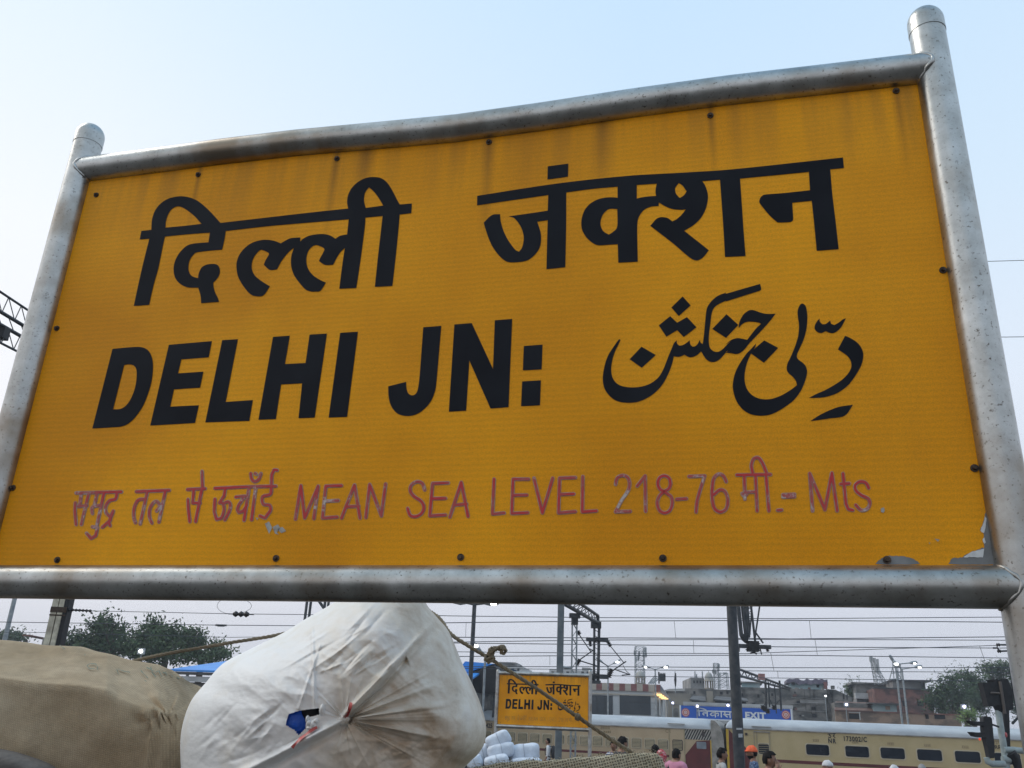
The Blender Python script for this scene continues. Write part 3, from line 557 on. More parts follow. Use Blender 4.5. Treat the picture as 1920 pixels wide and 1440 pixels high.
o = MB(); TR.pbox(o, 1316.5, 1372, 1321.5, 1381, -0.05, -0.01, 0); o.build('vent_box', UNDER, root)
o = MB(); TR.box(o, tpx(1331.5), tL1, ZR + 0.95, zs0, -0.012, 0); o.build('yellow_edge', YEL, root)
o = MB(); ep = [TR.pt(tL1 + 0.03, ZR + 0.6, -0.05)]                    # dished grey end wall that stands above the roof edge
n = 18
prof = [(tL1 - 0.03, ZR + 0.6), (tL1 - 0.03, zcL + 0.40)] + [(tL1 + 0.02 + 0.56 * math.sin(R(q)), zcL - 0.62 + 1.06 * math.cos(R(q))) for q in range(0, 95, 10)] + [(tL1 + 0.58, ZR + 0.6)]
o.prism([TR.pt(t, z, -0.04) for t, z in prof], TR.v * (WID + 0.08)); o.build('end_wall', COACHEND, root)
INKT = M('stencilled black', (0.02, 0.02, 0.02), rough=0.6); INKF = M('faded stencil', (0.2, 0.15, 0.08), (0.3, 0.23, 0.12), scale=12, rough=0.6)
text_obj('lettering', '1425', TR, 907, 1355.5, 1364, INKT, root, 0.03, 0.8)
text_obj('faint_lettering', 'CR', TR, 1247.5, 1366, 1374, INKF, root, 0.0, 0.8)
LMB = MB()
for row, n_, x0 in ((0, 5, 1126), (1, 4, 1132)):
    for k in range(n_): TR.pbox(LMB, x0 + k * 3.6, 1362 + row * 8, x0 + k * 3.6 + 2.6, 1367.5 + row * 7, -0.008, 0)
LMB.build('stencilled_marks', INKF, root)
o = MB(); TR.pbox(o, 1252, 1356.5, 1284, 1358.2, -0.10, -0.02); o.build('drip_strip', COACHEND, rf)
# gangway between the coaches
o = MB(); TR.box(o, tL1 + 0.56, tR0 - 0.02, ZR + 0.9, zcL + 0.25, 0.75, WID - 0.75)
for k in range(3): TR.box(o, tL1 + 0.6 + k * 0.07, tL1 + 0.63 + k * 0.07, ZR + 0.9, zcL + 0.30, 0.68, WID - 0.68)
o.build('gangway_bellows', UNDER, root)
# right coach
root, rf = coach('yellow cream coach numbered 173002/C with wide dark sealed windows', tR0, tR1, zcR, CREAMY, 0.50)
zb0, zb1 = zmean([(1500, 1433.5), (1720, 1442)]), zmean([(1500, 1427.4), (1720, 1436)])
o = MB(); TR.box(o, tpx(1443), tR1, zb0, zb1, -0.006, 0); o.build('maroon_band', MAROON, root)
o = MB(); TR.poly(o, [(1366.5, 1368), (1374, 1376), (1393, 1396), (1403, 1407), (1411, 1440), (1413, 1475), (1367, 1475)], -0.008, 0); o.build('maroon_end', MAROON, root)
o = MB(); TR.box(o, tR0, tpx(1366.5), ZR + 0.95, zcR - 0.03, -0.012, 0); o.build('yellow_edge', YEL, root)
wz0, wz1 = zmean([(1531, 1417), (1671, 1422.5), (1811, 1428)]), zmean([(1531, 1397), (1671, 1402), (1811, 1408)])
wins = [(1510.5, 1551.5), (1583.5, 1627), (1649, 1694), (1717, 1763), (1787, 1835)]
ts = [(tpx(a), tpx(b)) for a, b in wins]; ww = sum(b - a for a, b in ts) / 5; pt_ = (ts[4][0] - ts[0][0]) / 4
for k in range(10):
    a = ts[k][0] if k < 5 else ts[4][0] + (k - 4) * pt_
    if a + ww > tR1 - 1: break
    o = MB(); rrect(TR, a - 0.05, a + ww + 0.05, wz0 - 0.05, wz1 + 0.05, 0.12, -0.018, 0, o); wn = o.build('window', FRAMEG, root)
    o = MB(); rrect(TR, a, a + ww, wz0, wz1, 0.09, -0.024, -0.019, o); o.build('pane', GLASSD, wn)
    o = MB(); TR.box(o, a + ww * 0.32, a + ww * 0.6, wz1 + 0.12, wz1 + 0.135, -0.008, 0); TR.box(o, a + ww * 0.32, a + ww * 0.6, wz1 + 0.22, wz1 + 0.235, -0.008, 0)
    for q in range(4): TR.box(o, a + ww * (0.33 + q * 0.07), a + ww * (0.37 + q * 0.07), wz1 + 0.15, wz1 + 0.2, -0.008, 0)
    o.build('seat_number', INKF, root)
o = MB(); TR.box(o, tpx(1414.5), tpx(1443), ZR + 1.0, zmean([(1428, 1373)]), -0.016, 0); dr = o.build('door', CREAMY, root)
o = MB(); TR.pbox(o, 1413, 1371.3, 1444, 1373.2, -0.07, 0); o.build('door_gutter', COACHEND, dr)
for a in (1414.5, 1419.5, 1443):
    o = MB(); TR.box(o, tpx(a) - 0.03, tpx(a) + 0.03, ZR + 1.0, zmean([(1428, 1373)]), -0.034, -0.016); o.build('door_jamb', SLAT, dr)
t0, t1, z0, z1 = tpx(1421.5), tpx(1441), zmean([(1431, 1413.5)]), zmean([(1431, 1394.5)])
o = MB(); rrect(TR, t0 - 0.04, t1 + 0.04, z0 - 0.04, z1 + 0.04, 0.1, -0.03, -0.016, o, 1); rrect(TR, t0, t1, z0, z1, 0.07, -0.037, -0.031, o, 0)
for k in range(5): TR.box(o, t0 + 0.02, t1 - 0.02, z0 + (k + 0.55) / 5 * (z1 - z0), z0 + (k + 0.75) / 5 * (z1 - z0), -0.05, -0.038, 2)
o.build('door_window', [GLASSD, FRAMEG, SLAT], dr)
o = MB(); TR.pbox(o, 1397, 1374, 1401.5, 1378.5, -0.06, 0); o.build('lamp_bracket', UNDER, root)
o = MB(); TR.pbox(o, 1409.5, 1362.0, 1446, 1363.4, -0.1, -0.03); o.build('drip_strip', COACHEND, rf)
text_obj('lettering', 'NR', TR, 1553, 1384.2, 1393, INKT, root, 0.035, 0.80, spacing=1.25)
text_obj('lettering', '173002/C', TR, 1581, 1379.8, 1389, INKT, root, 0.032, 0.76, spacing=1.2)
text_obj('lettering', 'CRRS', TR, 1858, 1396, 1404, INKT, root, 0.008, 0.9)
def strokes_on(name, strokes, frame, w, mat, parent, d=-0.012):
    o = MB(); strokes_mesh(o, strokes, lambda x, y, off: frame.hit(x, y) + frame.v * (d - off), w, 0.0); return o.build(name, mat, parent)
T7 = lambda p: G(1500, 1330, 8.727, p)
UR = [T7(p) for p in ([(455,405),(520,400)],[(485,405),(478,425),(500,430),(505,450),(490,462),(465,455)],[(530,400),(580,395)],[(545,380),(562,397)],[(555,400),(560,425),(540,435),(575,465)])]
strokes_on('hindi_lettering', UR, TR, 1.6, INKT, root)
strokes_on('hindi_lettering', [[(1857, 1389.5), (1876, 1390.5)], [(1859, 1390), (1859.5, 1394), (1862, 1394.5)], [(1864, 1390), (1865.5, 1394)], [(1868, 1390), (1868.5, 1395)], [(1872, 1390), (1871, 1394.5)]], TR, 1.1, INKF, root)

# ------------------------------------------------------------------ buildings behind the train
def building(name, label, cat, x0, x1, ytop, Y, depth, mat, yaw=14, zb=-1.0, group=None, wall='wall', ymid=1335):
    fr = Frame(x0, ytop, Y, yaw); t1 = fr.tz(x1, ymid)[0]; t0 = fr.tz(x0, ymid)[0]; zt = at((x0 + x1) / 2, ytop, Y)
    zt = fr.tz((x0 + x1) / 2, ytop)[1]
    root = thing(name, label, cat, fr.pt((t0 + t1) / 2, zb, depth / 2), group)
    o = MB(); fr.box(o, t0, t1, zb, zt, 0, depth); o.build(wall, mat, root)
    return root, fr, t0, t1, zt
CEM = M('stained grey cement', (0.13, 0.13, 0.125), (0.29, 0.285, 0.275), scale=0.55, rough=0.9, detail=12, lo=0.38, hi=0.62)
CEMD = M('dark mossy cement', (0.065, 0.068, 0.066), (0.21, 0.20, 0.185), scale=0.8, rough=0.9, detail=14, lo=0.40, hi=0.62, stretch=(1, 1, 1.8))
BEIGE = M('old beige plaster', (0.29, 0.265, 0.22), (0.20, 0.185, 0.16), scale=0.5, rough=0.9)
PALEB = M('pale cladding', (0.40, 0.43, 0.45), (0.46, 0.49, 0.51), scale=0.6, rough=0.6)
REDP = M('faded red panel', (0.19, 0.08, 0.075), (0.24, 0.105, 0.10), scale=2, rough=0.7)
CREP = M('faded cream panel', (0.36, 0.33, 0.28), (0.42, 0.39, 0.34), scale=2, rough=0.7)
WIND = M('blue grey glazing', (0.035, 0.045, 0.055), (0.05, 0.06, 0.07), scale=0.6, rough=0.3, spec=0.3)
BRICK = M('sooty red brick', (0.085, 0.05, 0.045), (0.21, 0.10, 0.08), scale=0.9, rough=0.9, detail=14, lo=0.40, hi=0.60, stretch=(1, 1, 1.6))
TAN = M('tan brick wall', (0.28, 0.20, 0.145), (0.13, 0.10, 0.08), scale=1.1, rough=0.9, detail=14, lo=0.42, hi=0.62, stretch=(1, 1, 1.6))
DARKROOF = M('dark sheet roof', (0.05, 0.052, 0.055), (0.09, 0.09, 0.09), scale=1.5, rough=0.7)
TEAL = M('pale teal limewash', (0.22, 0.33, 0.36), (0.30, 0.38, 0.40), scale=1.2, rough=0.8)
WHITEW = M('grimy whitewash', (0.46, 0.47, 0.47), (0.36, 0.37, 0.37), scale=1.2, rough=0.8)
BLUER = M('bright blue sheet roof', (0.025, 0.23, 0.66), (0.04, 0.28, 0.72), scale=1.0, rough=0.45)
TARP = M('purple grey tarpaulin', (0.10, 0.09, 0.13), (0.16, 0.14, 0.18), scale=3, rough=0.7)
HOLE = M('dark opening', (0.012, 0.013, 0.015), rough=0.9)

# station building with the striped parapet
root, fr, t0, t1, zt = building('station_building', 'pale clad station building with a red and cream striped parapet', 'building', 896, 1239, 1279.5, 80, 12, PALEB, 12)
zp = fr.tz(1180, 1295.6)[1]; zw = fr.tz(1180, 1303.5)[1]
o = MB(); ns = 32; wst = (t1 - t0) / ns
for k in range(ns): fr.box(o, t0 + k * wst, t0 + (k + 1) * wst, zp, zt + 0.05, -0.15, -0.004, k % 2)
o.build('parapet', [CREP, REDP], root)
o = MB(); fr.box(o, t0, t1, zw - 0.02, zw + 0.1, -0.12, 0); o.build('ledge', CREP, root)
for a, b in ((908, 930), (943, 975), (990, 1030), (1045, 1085), (1105, 1149), (1162, 1220)):
    o = MB(); fr.pbox(o, a, 1304, b, 1340, -0.05, 0.0); wn = o.build('window', WIND, root)
    o = MB(); n = 3
    for k in range(1, n): 
        x = a + (b - a) * k / n; fr.pbox(o, x - 0.3, 1304, x + 0.3, 1340, -0.08, -0.05)
    fr.pbox(o, a, 1316, b, 1316.6, -0.08, -0.05); o.build('mullion', DARKSTEEL, wn)
o = MB()
for y in (1307, 1318, 1329): fr.pbox(o, 1220.5, y, 1238.5, y + 0.6, -0.03, 0)
o.build('cladding_joint', CEM, root)
# its lit entrance canopy on the right
o = MB(); a = [fr.hit(x, y) for x, y in ((1237.5, 1283), (1254, 1307), (1254.5, 1313), (1237.5, 1298))]; o.prism(a, fr.v * 6); cn = o.build('canopy', M('slate canopy fascia', (0.16, 0.19, 0.23), (0.20, 0.23, 0.27), scale=1, rough=0.5), root)
for k in range(4):
    o = MB(); fr.pbox(o, 1228 + k * 4, 1301.0 + k * 2.8, 1241 + k * 4, 1302.6 + k * 2.8, -0.3, 0.4); o.build('strip_light', GLOWY, cn)
for x in (1230, 1236, 1243):
    o = MB(); fr.pbox(o, x, 1311, x + 2.6, 1342, -0.4, 0.2); o.build('column', WHITEW, root)
o = MB(); fr.pbox(o, 1233.5, 1259, 1236.2, 1281, 0.5, 0.9); fr.pbox(o, 1236.5, 1263, 1247.5, 1276, 0.55, 0.8)
for k in range(4): fr.pbox(o, 1237 + k * 2.8, 1261, 1238.8 + k * 2.8, 1277, 0.45, 0.56)
o.build('roof_sign', DARKSTEEL, root)
o = MB()
for k in range(4): o.tube([fr.hit(1213 + k * 3, 1280) + fr.v * 2, fr.hit(1228 + k * 1.5, 1262 + k * 3) + fr.v * 2], 0.05, 5)
o.build('stair_rail', GREYSTEEL, root)

def chhatri(label, cx, ytop, ybase, wpx, Y):
    p = at(cx, ybase, Y); sc = Y / 1750; r = wpx / 2 * sc; h = (ybase - ytop) * sc
    root = thing('domed_kiosk', label, 'kiosk', p)
    o = MB(); o.tube([p + Vector((0, 0, -1.2)), p + Vector((0, 0, 0.05 * h))], r * 1.05, 8, smooth=False); o.build('base', BEIGE, root)
    for k in range(8):
        a = k * math.pi / 4 + 0.3; q = p + Vector((math.cos(a) * r * 0.82, math.sin(a) * r * 0.82, 0)); MB().tube([q, q + Vector((0, 0, h * 0.42))], r * 0.11, 6).build('column', BEIGE, root)
    z = h * 0.42; o = MB(); o.tube([p + Vector((0, 0, z)), p + Vector((0, 0, z + h * 0.06))], [r * 1.25, r * 1.0], 16); o.build('eave', BEIGE, root)
    o = MB(); pts = []; rs = []
    for k in range(10):
        t = k / 9; pts.append(p + Vector((0, 0, z + h * 0.05 + h * 0.42 * math.sin(t * math.pi / 2)))); rs.append(max(r * 0.95 * math.cos(t * math.pi / 2) ** 0.8, 0.02))
    o.tube(pts, rs, 16); dm = o.build('dome', M('dome plaster', (0.36, 0.36, 0.34), (0.28, 0.28, 0.26), scale=1.5, rough=0.85), root)
    o = MB(); o.tube([pts[-1], pts[-1] + Vector((0, 0, h * 0.13))], [r * 0.07, 0.01], 6); o.build('finial', BEIGE, dm)
chhatri('small plastered kiosk with a round dome above the striped parapet', 1201, 1256, 1282, 19, 95)
chhatri('small old domed kiosk standing on the grey rooftops, with thin columns', 1330, 1258, 1292, 17, 110)

def lattice_tower(label, cx, ytop, ybot, wb, wt, Y, n=7, panels=0, r=0.05, seed=1, name='telecom_tower', cat='telecom tower', lean=0):
    rnd = random.Random(seed); sc = Y / 1750; base = at(cx, ybot, Y); h = (ybot - ytop) * sc
    root = thing(name, label, cat, base); hw = lambda f: (wb + (wt - wb) * f) / 2 * sc
    def c(k, f): s = [(-1, -1), (1, -1), (1, 1), (-1, 1)][k % 4]; return base + Vector((s[0] * hw(f) + lean * f * sc, s[1] * hw(f), h * f))
    o = MB()
    for k in range(4): o.tube([c(k, 0), c(k, 1)], r, 5)
    for i in range(n):
        f0, f1 = i / n, (i + 1) / n
        for k in range(4): o.tube([c(k, f0), c(k + 1, f1)], r * 0.6, 4); o.tube([c(k, f1), c(k + 1, f1)], r * 0.6, 4); o.tube([c(k + 1, f0), c(k, f1)], r * 0.5, 4)
    o.build('frame', GREYSTEEL, root)
    for i in range(panels):
        a = rnd.random() * 6.28; f = rnd.uniform(0.62, 0.98); q = base + Vector((math.cos(a) * hw(f) * 1.5, math.sin(a) * hw(f) * 1.5, h * f)); o = MB()
        o.box(q, (0.10, 0.08, h * 0.06)); o.tube([q - Vector((0, 0, h * 0.09)), q + Vector((0, 0, h * 0.09))], 0.04, 5); o.build('antenna', GREYSTEEL, root)
    return root
lattice_tower('square lattice antenna tower rising behind the domed kiosk on the striped building', 1200, 1214, 1282, 17, 16, 105, 8, 7, 0.042, 3)
lattice_tower('slim lattice antenna tower just left of the dark lamp pole', 1344, 1245, 1292, 9, 8, 115, 7, 4, 0.04, 4)
lattice_tower('broad low lattice antenna frame touching the dark lamp pole', 1357, 1263, 1292, 17, 15, 112, 4, 3, 0.04, 5)
tt = lattice_tower('tilted antenna mast carrying tall white panels on a grey roof', 1652, 1233, 1284, 18, 3, 105, 7, 0, 0.04, 6, lean=-14)
for x, y0, y1 in ((1632, 1232, 1241), (1635, 1233, 1240), (1641, 1234, 1262), (1646.5, 1236, 1264)):
    o = MB(); p = at(x, (y0 + y1) / 2, 104.5); o.box(p, (0.11, 0.09, (y1 - y0) / 2 * 105 / 1750)); o.build('antenna', WHITEW, tt)
tt = thing('roof_frame', 'triangular pipe frame standing on the brick house roof beside street lamps', 'pipe frame', at(1679, 1279, 106))
o = MB(); 
for a, b in (((1666, 1281), (1675, 1246)), ((1692, 1277), (1675, 1246)), ((1672.5, 1231), (1677, 1280)), ((1683, 1246), (1685, 1278)), ((1688, 1246), (1690, 1277)), ((1668, 1274), (1690, 1272)), ((1671, 1262), (1688, 1261)), ((1677, 1247), (1689, 1247))): o.tube([at(*a, 106), at(*b, 106)], 0.055, 5)
o.build('pipes', GREYSTEEL, tt)

# old wall with the arched parapet, right of the station building
root, fr, t0, t1, zt = building('old_fort_wall', 'old beige plastered wall topped by a row of small arched merlons', 'wall', 1253, 1296, 1308, 96, 3, BEIGE, 10)
o = MB(); n = 11; ww = (t1 - t0) / n
for k in range(n):
    a = t0 + k * ww; pts = [(a + ww * 0.08, zt), (a + ww * 0.92, zt), (a + ww * 0.92, zt + 0.28), (a + ww * 0.75, zt + 0.42), (a + ww * 0.5, zt + 0.5), (a + ww * 0.25, zt + 0.42), (a + ww * 0.08, zt + 0.28)]
    o.prism([fr.pt(t, z, 0.0) for t, z in pts], fr.v * 0.4)
o.build('merlons', BEIGE, root)
o = MB(); fr.pbox(o, 1258, 1320, 1281, 1322, -0.08, 0); o.build('ledge', CEM, root)
o = MB(); pts = [(1262, 1345), (1262, 1331), (1265, 1327.5), (1269, 1327), (1272, 1330), (1272, 1345)]; o.prism([fr.hit(x, y) - fr.v * 0.02 for x, y in pts], fr.v * 0.015); o.build('arched_niche', CEM, root)
root, fr, t0, t1, zt = building('grey_house', 'low grey house with a shallow sloping roof beyond the arched wall', 'house', 1250, 1300, 1296, 120, 14, CEM, 8)
o = MB(); o.prism([fr.pt(t0 - .4, zt, -.4), fr.pt(t1 + .4, zt, -.4), fr.pt(t1 - 1.0, zt + 0.55, 5), fr.pt(t0 + .6, zt + 0.45, 5)], (0, 0, -0.12)); o.build('roof', CEMD, root)
root, fr, t0, t1, zt = building('concrete_block', 'tall bare grey concrete block with pipes on its roof, left of the old domed kiosk', 'building', 1297, 1323, 1271, 125, 10, CEM, 5)
for x, y in ((1305, 1258), (1308, 1263), (1319, 1258)):
    o = MB(); q = fr.hit(x, 1271) + fr.v * 1; o.tube([q, Vector((q.x, q.y, fr.hit(x, y).z))], 0.09, 5); o.build('pipe', GREYSTEEL, root)
for x in (1300, 1306, 1312, 1318):
    o = MB(); fr.pbox(o, x, 1276, x + 2.6, 1281, -0.05, 0); o.build('window', HOLE, root)
root, fr, t0, t1, zt = building('long_grey_house', 'long dark cement house with a flat parapet under the slim antenna towers', 'house', 1285, 1372, 1292, 104, 10, CEMD, 12)
for a, b, c, d in ((1291, 1308, 1296, 1312), (1300, 1296, 1304, 1301), (1350, 1297, 1355, 1302), (1362, 1296, 1366, 1301)):
    o = MB(); fr.pbox(o, a, b, c, d, -0.04, 0); o.build('window', HOLE, root)
root, fr, t0, t1, zt = building('platform_shed', 'open shed with dark sloping roofs and a beige pier, above the blue exit board', 'shed', 1294, 1400, 1313, 88, 6, BEIGE, 14)
for a, b, c in ((1294, 1324, 1303), (1338, 1372, 1304), (1376, 1402, 1306)):
    o = MB(); p = [fr.hit(a, 1312), fr.hit(b, 1315), fr.hit(b - 2, c + 2), fr.hit(a + 4, c)]; o.prism([p[0] - fr.v * 1.4, p[1] - fr.v * 1.4, p[2] + fr.v * 1.5, p[3] + fr.v * 1.5], (0, 0, -0.12)); o.build('roof', DARKROOF, root)
    o = MB(); fr.pbox(o, a + 3, 1315, b - 3, 1320, -0.03, 0); o.build('opening', HOLE, root)
o = MB(); fr.pbox(o, 1325, 1296, 1337, 1322, -0.3, 0.6); o.build('pier', BEIGE, root)

# the exit board with its scalloped awning
X = Frame(1275, 1324, 62, 15)
root = thing('exit_board', 'long blue exit board lettered in Hindi and English, with a round emblem at each end', 'sign board', X.pt(X.tz(1380, 1340)[0], -1.0, 0.1))
o = MB(); tl, tr_ = X.tz(1275.5, 1330)[0], X.tz(1484, 1338)[0]; zt_ = X.tz(1380, 1326.5)[1]; zb_ = X.tz(1345, 1349)[1]
BLUE = M('blue board enamel', (0.014, 0.10, 0.48), (0.018, 0.115, 0.52), scale=1, rough=0.45); WHITE = M('white enamel', (0.66, 0.70, 0.74), rough=0.5); ORED = M('emblem red', (0.52, 0.09, 0.04), rough=0.5)
X.box(o, tl, tr_, zb_, zt_, 0, 0.12); o.build('board', BLUE, root)
o = MB(); X.box(o, tl - 0.05, tl + 0.05, zb_, zt_ + 0.02, -0.04, 0.13); X.box(o, tr_ - 0.05, tr_ + 0.05, zb_, zt_ + 0.02, -0.04, 0.13); X.box(o, tl + 0.05, tr_ - 0.05, zb_ - 0.06, zb_ + 0.02, -0.03, 0.12); o.build('edge_strip', WHITE, root)
for cx, cy in ((1285.6, 1335.8), (1473.6, 1340.3)):
    t, z = X.tz(cx, cy); s = 1 / 28.0; o = MB()
    for i, (r0, mi) in enumerate(((7.4, 1), (6.2, 0), (4.9, 1), (3.2, 0), (2.0, 1), (1.0, 0))):
        pts = [X.pt(t + r0 * s * math.cos(k * math.pi / 14), z + r0 * s * math.sin(k * math.pi / 14), -0.01 - i * 0.004) for k in range(28)]; o.add(pts, [tuple(range(28))], mi)
    for k in range(16):
        a = k * math.pi / 8; o.add([X.pt(t + s * r * math.cos(a + q), z + s * r * math.sin(a + q), -0.036) for r, q in ((5.1, -.06), (5.1, .06), (6.1, .06), (6.1, -.06))], [(0, 1, 2, 3)], 1)
    o.build('emblem', [WHITE, ORED], root)
text_obj('english_lettering', 'EXIT', X, 1397, 1334.6, 1346.2, WHITE, root, 0.05, 1.14, spacing=1.1)
X6 = lambda p: G(1260, 1310, 8.0, p)
NIK = [X6(p) for p in ([(375,183),(480,184),(700,190),(900,198)],[(405,185),(408,255)],[(408,185),(395,160),(410,142),(450,148),(500,165),(525,185)],[(528,185),(530,262)],[(530,215),(470,213),(462,228),(480,245)],
   [(650,190),(652,275)],[(652,215),(600,212),(575,235),(600,255),(650,240)],[(652,225),(690,215),(700,235),(690,255)],[(738,192),(740,275)],[(790,195),(795,225),(775,235),(830,275)],[(795,238),(870,238)],[(868,198),(872,285)])]
strokes_on('hindi_lettering', NIK, X, 2.2, WHITE, root, -0.015)
for x in (1290, 1345, 1410, 1470):
    o = MB(); q = X.hit(x, 1340) + X.v * 0.2; o.tube([Vector((q.x, q.y, -1)), Vector((q.x, q.y, zt_ - 0.1))], 0.06, 8); o.build('support', GREYSTEEL, root)
root, fr, t0, t1, zt = building('scalloped_awning', 'long pale awning with a scalloped edge just above the exit board', 'awning', 1282, 1487, 1321, 66, 4, WHITEW, 15, wall='back_wall')
o = MB(); n = 46; ww = (t1 - t0) / n
for k in range(n):
    a = t0 + k * ww; o.prism([fr.pt(a, zt, -0.5), fr.pt(a + ww, zt, -0.5), fr.pt(a + ww, zt - 0.12, -0.5), fr.pt(a + ww * 0.5, zt - 0.26, -0.5), fr.pt(a, zt - 0.12, -0.5)], fr.v * 0.03)
fr.box(o, t0, t1, zt, zt + 0.05, -0.5, 4.1); o.build('valance', WHITEW, root)

# dark terraces right of the dark pole
root, fr, t0, t1, zt = building('terrace_house', 'wide dark grey terrace house left of the brick house', 'house', 1388, 1566, 1291, 100, 12, CEMD, 14)
TH_FR, TH_ROOT = fr, root
o = MB(); o.prism([fr.hit(x, y) for x, y in ((1550, 1292), (1566, 1293), (1597, 1307), (1601, 1348), (1550, 1348))], fr.v * 10); o.build('side_wing', CEMD, root)
for a, b, c, d in ((1390, 1300, 1394, 1306), (1420, 1302, 1424, 1308), (1446, 1300, 1450, 1305), (1484, 1326, 1492, 1332), (1522, 1325, 1530, 1331), (1489, 1297, 1492, 1300), (1556, 1298, 1559, 1302), (1581, 1302, 1583, 1311), (1587, 1303, 1589, 1312), (1523, 1338, 1531, 1345), (1410, 1318, 1416, 1324)):
    o = MB(); fr.pbox(o, a, b, c, d, -0.05, -0.0); o.build('window', HOLE, root)
o = MB()
for y in (1309, 1320, 1333): fr.pbox(o, 1484, y, 1548, y + 0.9, -0.12, 0)
o.build('ledge', CEM, root)
o = MB(); fr.pbox(o, 1500, 1312, 1548, 1319, -0.2, -0.02); o.build('balcony', CEM, root)
root, fr, t0, t1, zt = building('roof_hut', 'pale teal hut with a flat roof on the terrace, nearer the dark pole', 'hut', 1394, 1428, 1281, 105, 5, TEAL, 14, zb=at(1400, 1293, 105).z, wall='hut_wall')
o = MB(); fr.box(o, t0 - 0.3, t1 + 0.3, zt, zt + 0.15, -0.3, 5.3); o.build('roof', CEMD, root)
root, fr, t0, t1, zt = building('roof_hut', 'pale teal hut under a purple tarpaulin on the terrace, nearer the brick house', 'hut', 1486, 1549, 1281, 105, 5, TEAL, 14, zb=at(1510, 1293, 105).z, wall='hut_wall')
o = MB(); rnd = random.Random(3); top = []; n = 14
for k in range(n + 1): top.append((t0 - 0.4 + (t1 - t0 + 0.8) * k / n, zt + 0.25 + rnd.uniform(0, 0.3)))
o.prism([fr.pt(t, z, -0.4) for t, z in top] + [fr.pt(t, zt + rnd.uniform(-0.25, 0.02), -0.4) for t, z in reversed(top)], fr.v * 5.6); o.build('tarpaulin', TARP, root)
o = MB(); fr.pbox(o, 1531, 1284, 1536, 1289, -0.05, 0); o.build('window', HOLE, root)
for x, c in ((1483.5, BLACK), (1544, REDP), (1558, CEMD)):
    o = MB(); fr.pbox(o, x, 1279 if x < 1550 else 1286, x + 6, 1284 if x < 1500 else 1292, -0.6, 0.3); o.build('hanging_cloth', c, root)
rc_ = random.Random(21)
for k in range(16):
    x = rc_.uniform(1486, 1590); y = rc_.choice((1303, 1315, 1327, 1340)) + rc_.uniform(-1.5, 1.5); o = MB(); EDGE = TH_FR
    EDGE.pbox(o, x, y, x + rc_.uniform(2.5, 6), y + rc_.uniform(2, 5), -0.06, 0.0); o.build('window', rc_.choice((HOLE, HOLE, BRICK, CEM)), TH_ROOT)
for k in range(10):
    x = rc_.uniform(1390, 1560); o = MB(); h = rc_.uniform(2, 5); TH_FR.pbox(o, x, 1292 - h, x + rc_.uniform(2, 9), 1292.5, 0.4, 1.6); o.build('parapet_block', rc_.choice((CEM, CEMD, BRICK)), TH_ROOT)
for k in range(7):
    x = rc_.uniform(1392, 1590); o = MB(); TH_FR.pbox(o, x, 1294, x + 0.5, 1340, -0.12, -0.02); o.build('drain_pipe', DARKSTEEL, TH_ROOT)
# brick house and its neighbours
root, fr, t0, t1, zt = building('grey_house', 'grey cement house with a flat projecting roof left of the brick house', 'house', 1609, 1680, 1284, 108, 8, CEM, 14)
o = MB(); fr.box(o, t0 - 0.5, t1, zt, zt + 0.2, -0.6, 8); o.build('roof', CEMD, root)
o = MB(); fr.pbox(o, 1602, 1300.5, 1644, 1311, -1.2, 0.0); o.build('balcony', WHITEW, root)
root, fr, t0, t1, zt = building('brick_house', 'sooty red brick house with a grey top storey, behind the paired street lamps', 'house', 1643, 1752, 1292.5, 102, 9, BRICK, 14)
z2 = fr.tz(1705, 1277)[1]; o = MB(); fr.box(o, fr.tz(1676, 1285)[0], fr.tz(1736, 1285)[0], zt, z2, 0.6, 8); o.build('top_storey', CEM, root)
o = MB(); fr.box(o, fr.tz(1673, 1285)[0], fr.tz(1748, 1285)[0], z2, z2 + 0.14, 0.2, 8.2); fr.box(o, t0 - 0.1, t1 + 0.1, zt, zt + 0.12, -0.15, 0.6); o.build('roof', DARKROOF, root)
for a, b, c, d in ((1720, 1314, 1731, 1324), (1692, 1314, 1697, 1324), (1729, 1280, 1735, 1291), (1733, 1338, 1740, 1346)):
    o = MB(); fr.pbox(o, a, b, c, d, -0.03, 0.62 if b < 1285 else 0); o.build('window', HOLE, root)
root, fr, t0, t1, zt = building('shanty', 'low shanty with a rusty sheet roof at the foot of the terrace house', 'shanty', 1566, 1628, 1318, 94, 6, CEMD, 14)
o = MB(); o.prism([fr.hit(1563, 1331) - fr.v * .8, fr.hit(1640, 1333) - fr.v * .8, fr.hit(1632, 1316) + fr.v * 2, fr.hit(1570, 1314) + fr.v * 2], (0, 0, -0.12)); o.build('roof', M('rusty sheet', (0.13, 0.075, 0.06), (0.2, 0.13, 0.1), scale=2, rough=0.8), root)
root, fr, t0, t1, zt = building('hut', 'small white and pale blue hut under a thin roof in front of the brick house', 'hut', 1639, 1682, 1321, 92, 4, TEAL, 14, wall='hut_wall')
o = MB(); fr.box(o, t0 - 0.5, t1 + 0.4, zt, zt + 0.12, -0.6, 4.4); o.build('roof', DARKROOF, root)
o = MB(); fr.pbox(o, 1660, 1324, 1669, 1331, -0.04, 0); o.build('shutter', TAN, root)
root, fr, t0, t1, zt = building('boundary_wall', 'long low tan brick wall running just above the right coach roof', 'wall', 1566, 1800, 1337.5, 78, 0.4, TAN, 15)
for a, b, c, d in ((1592, 1338, 1612, 1348), (1735, 1338, 1741, 1348), (1752, 1340, 1772, 1348)):
    o = MB(); fr.pbox(o, a, b, c, d, -0.03, 0); o.build('opening', HOLE, root)
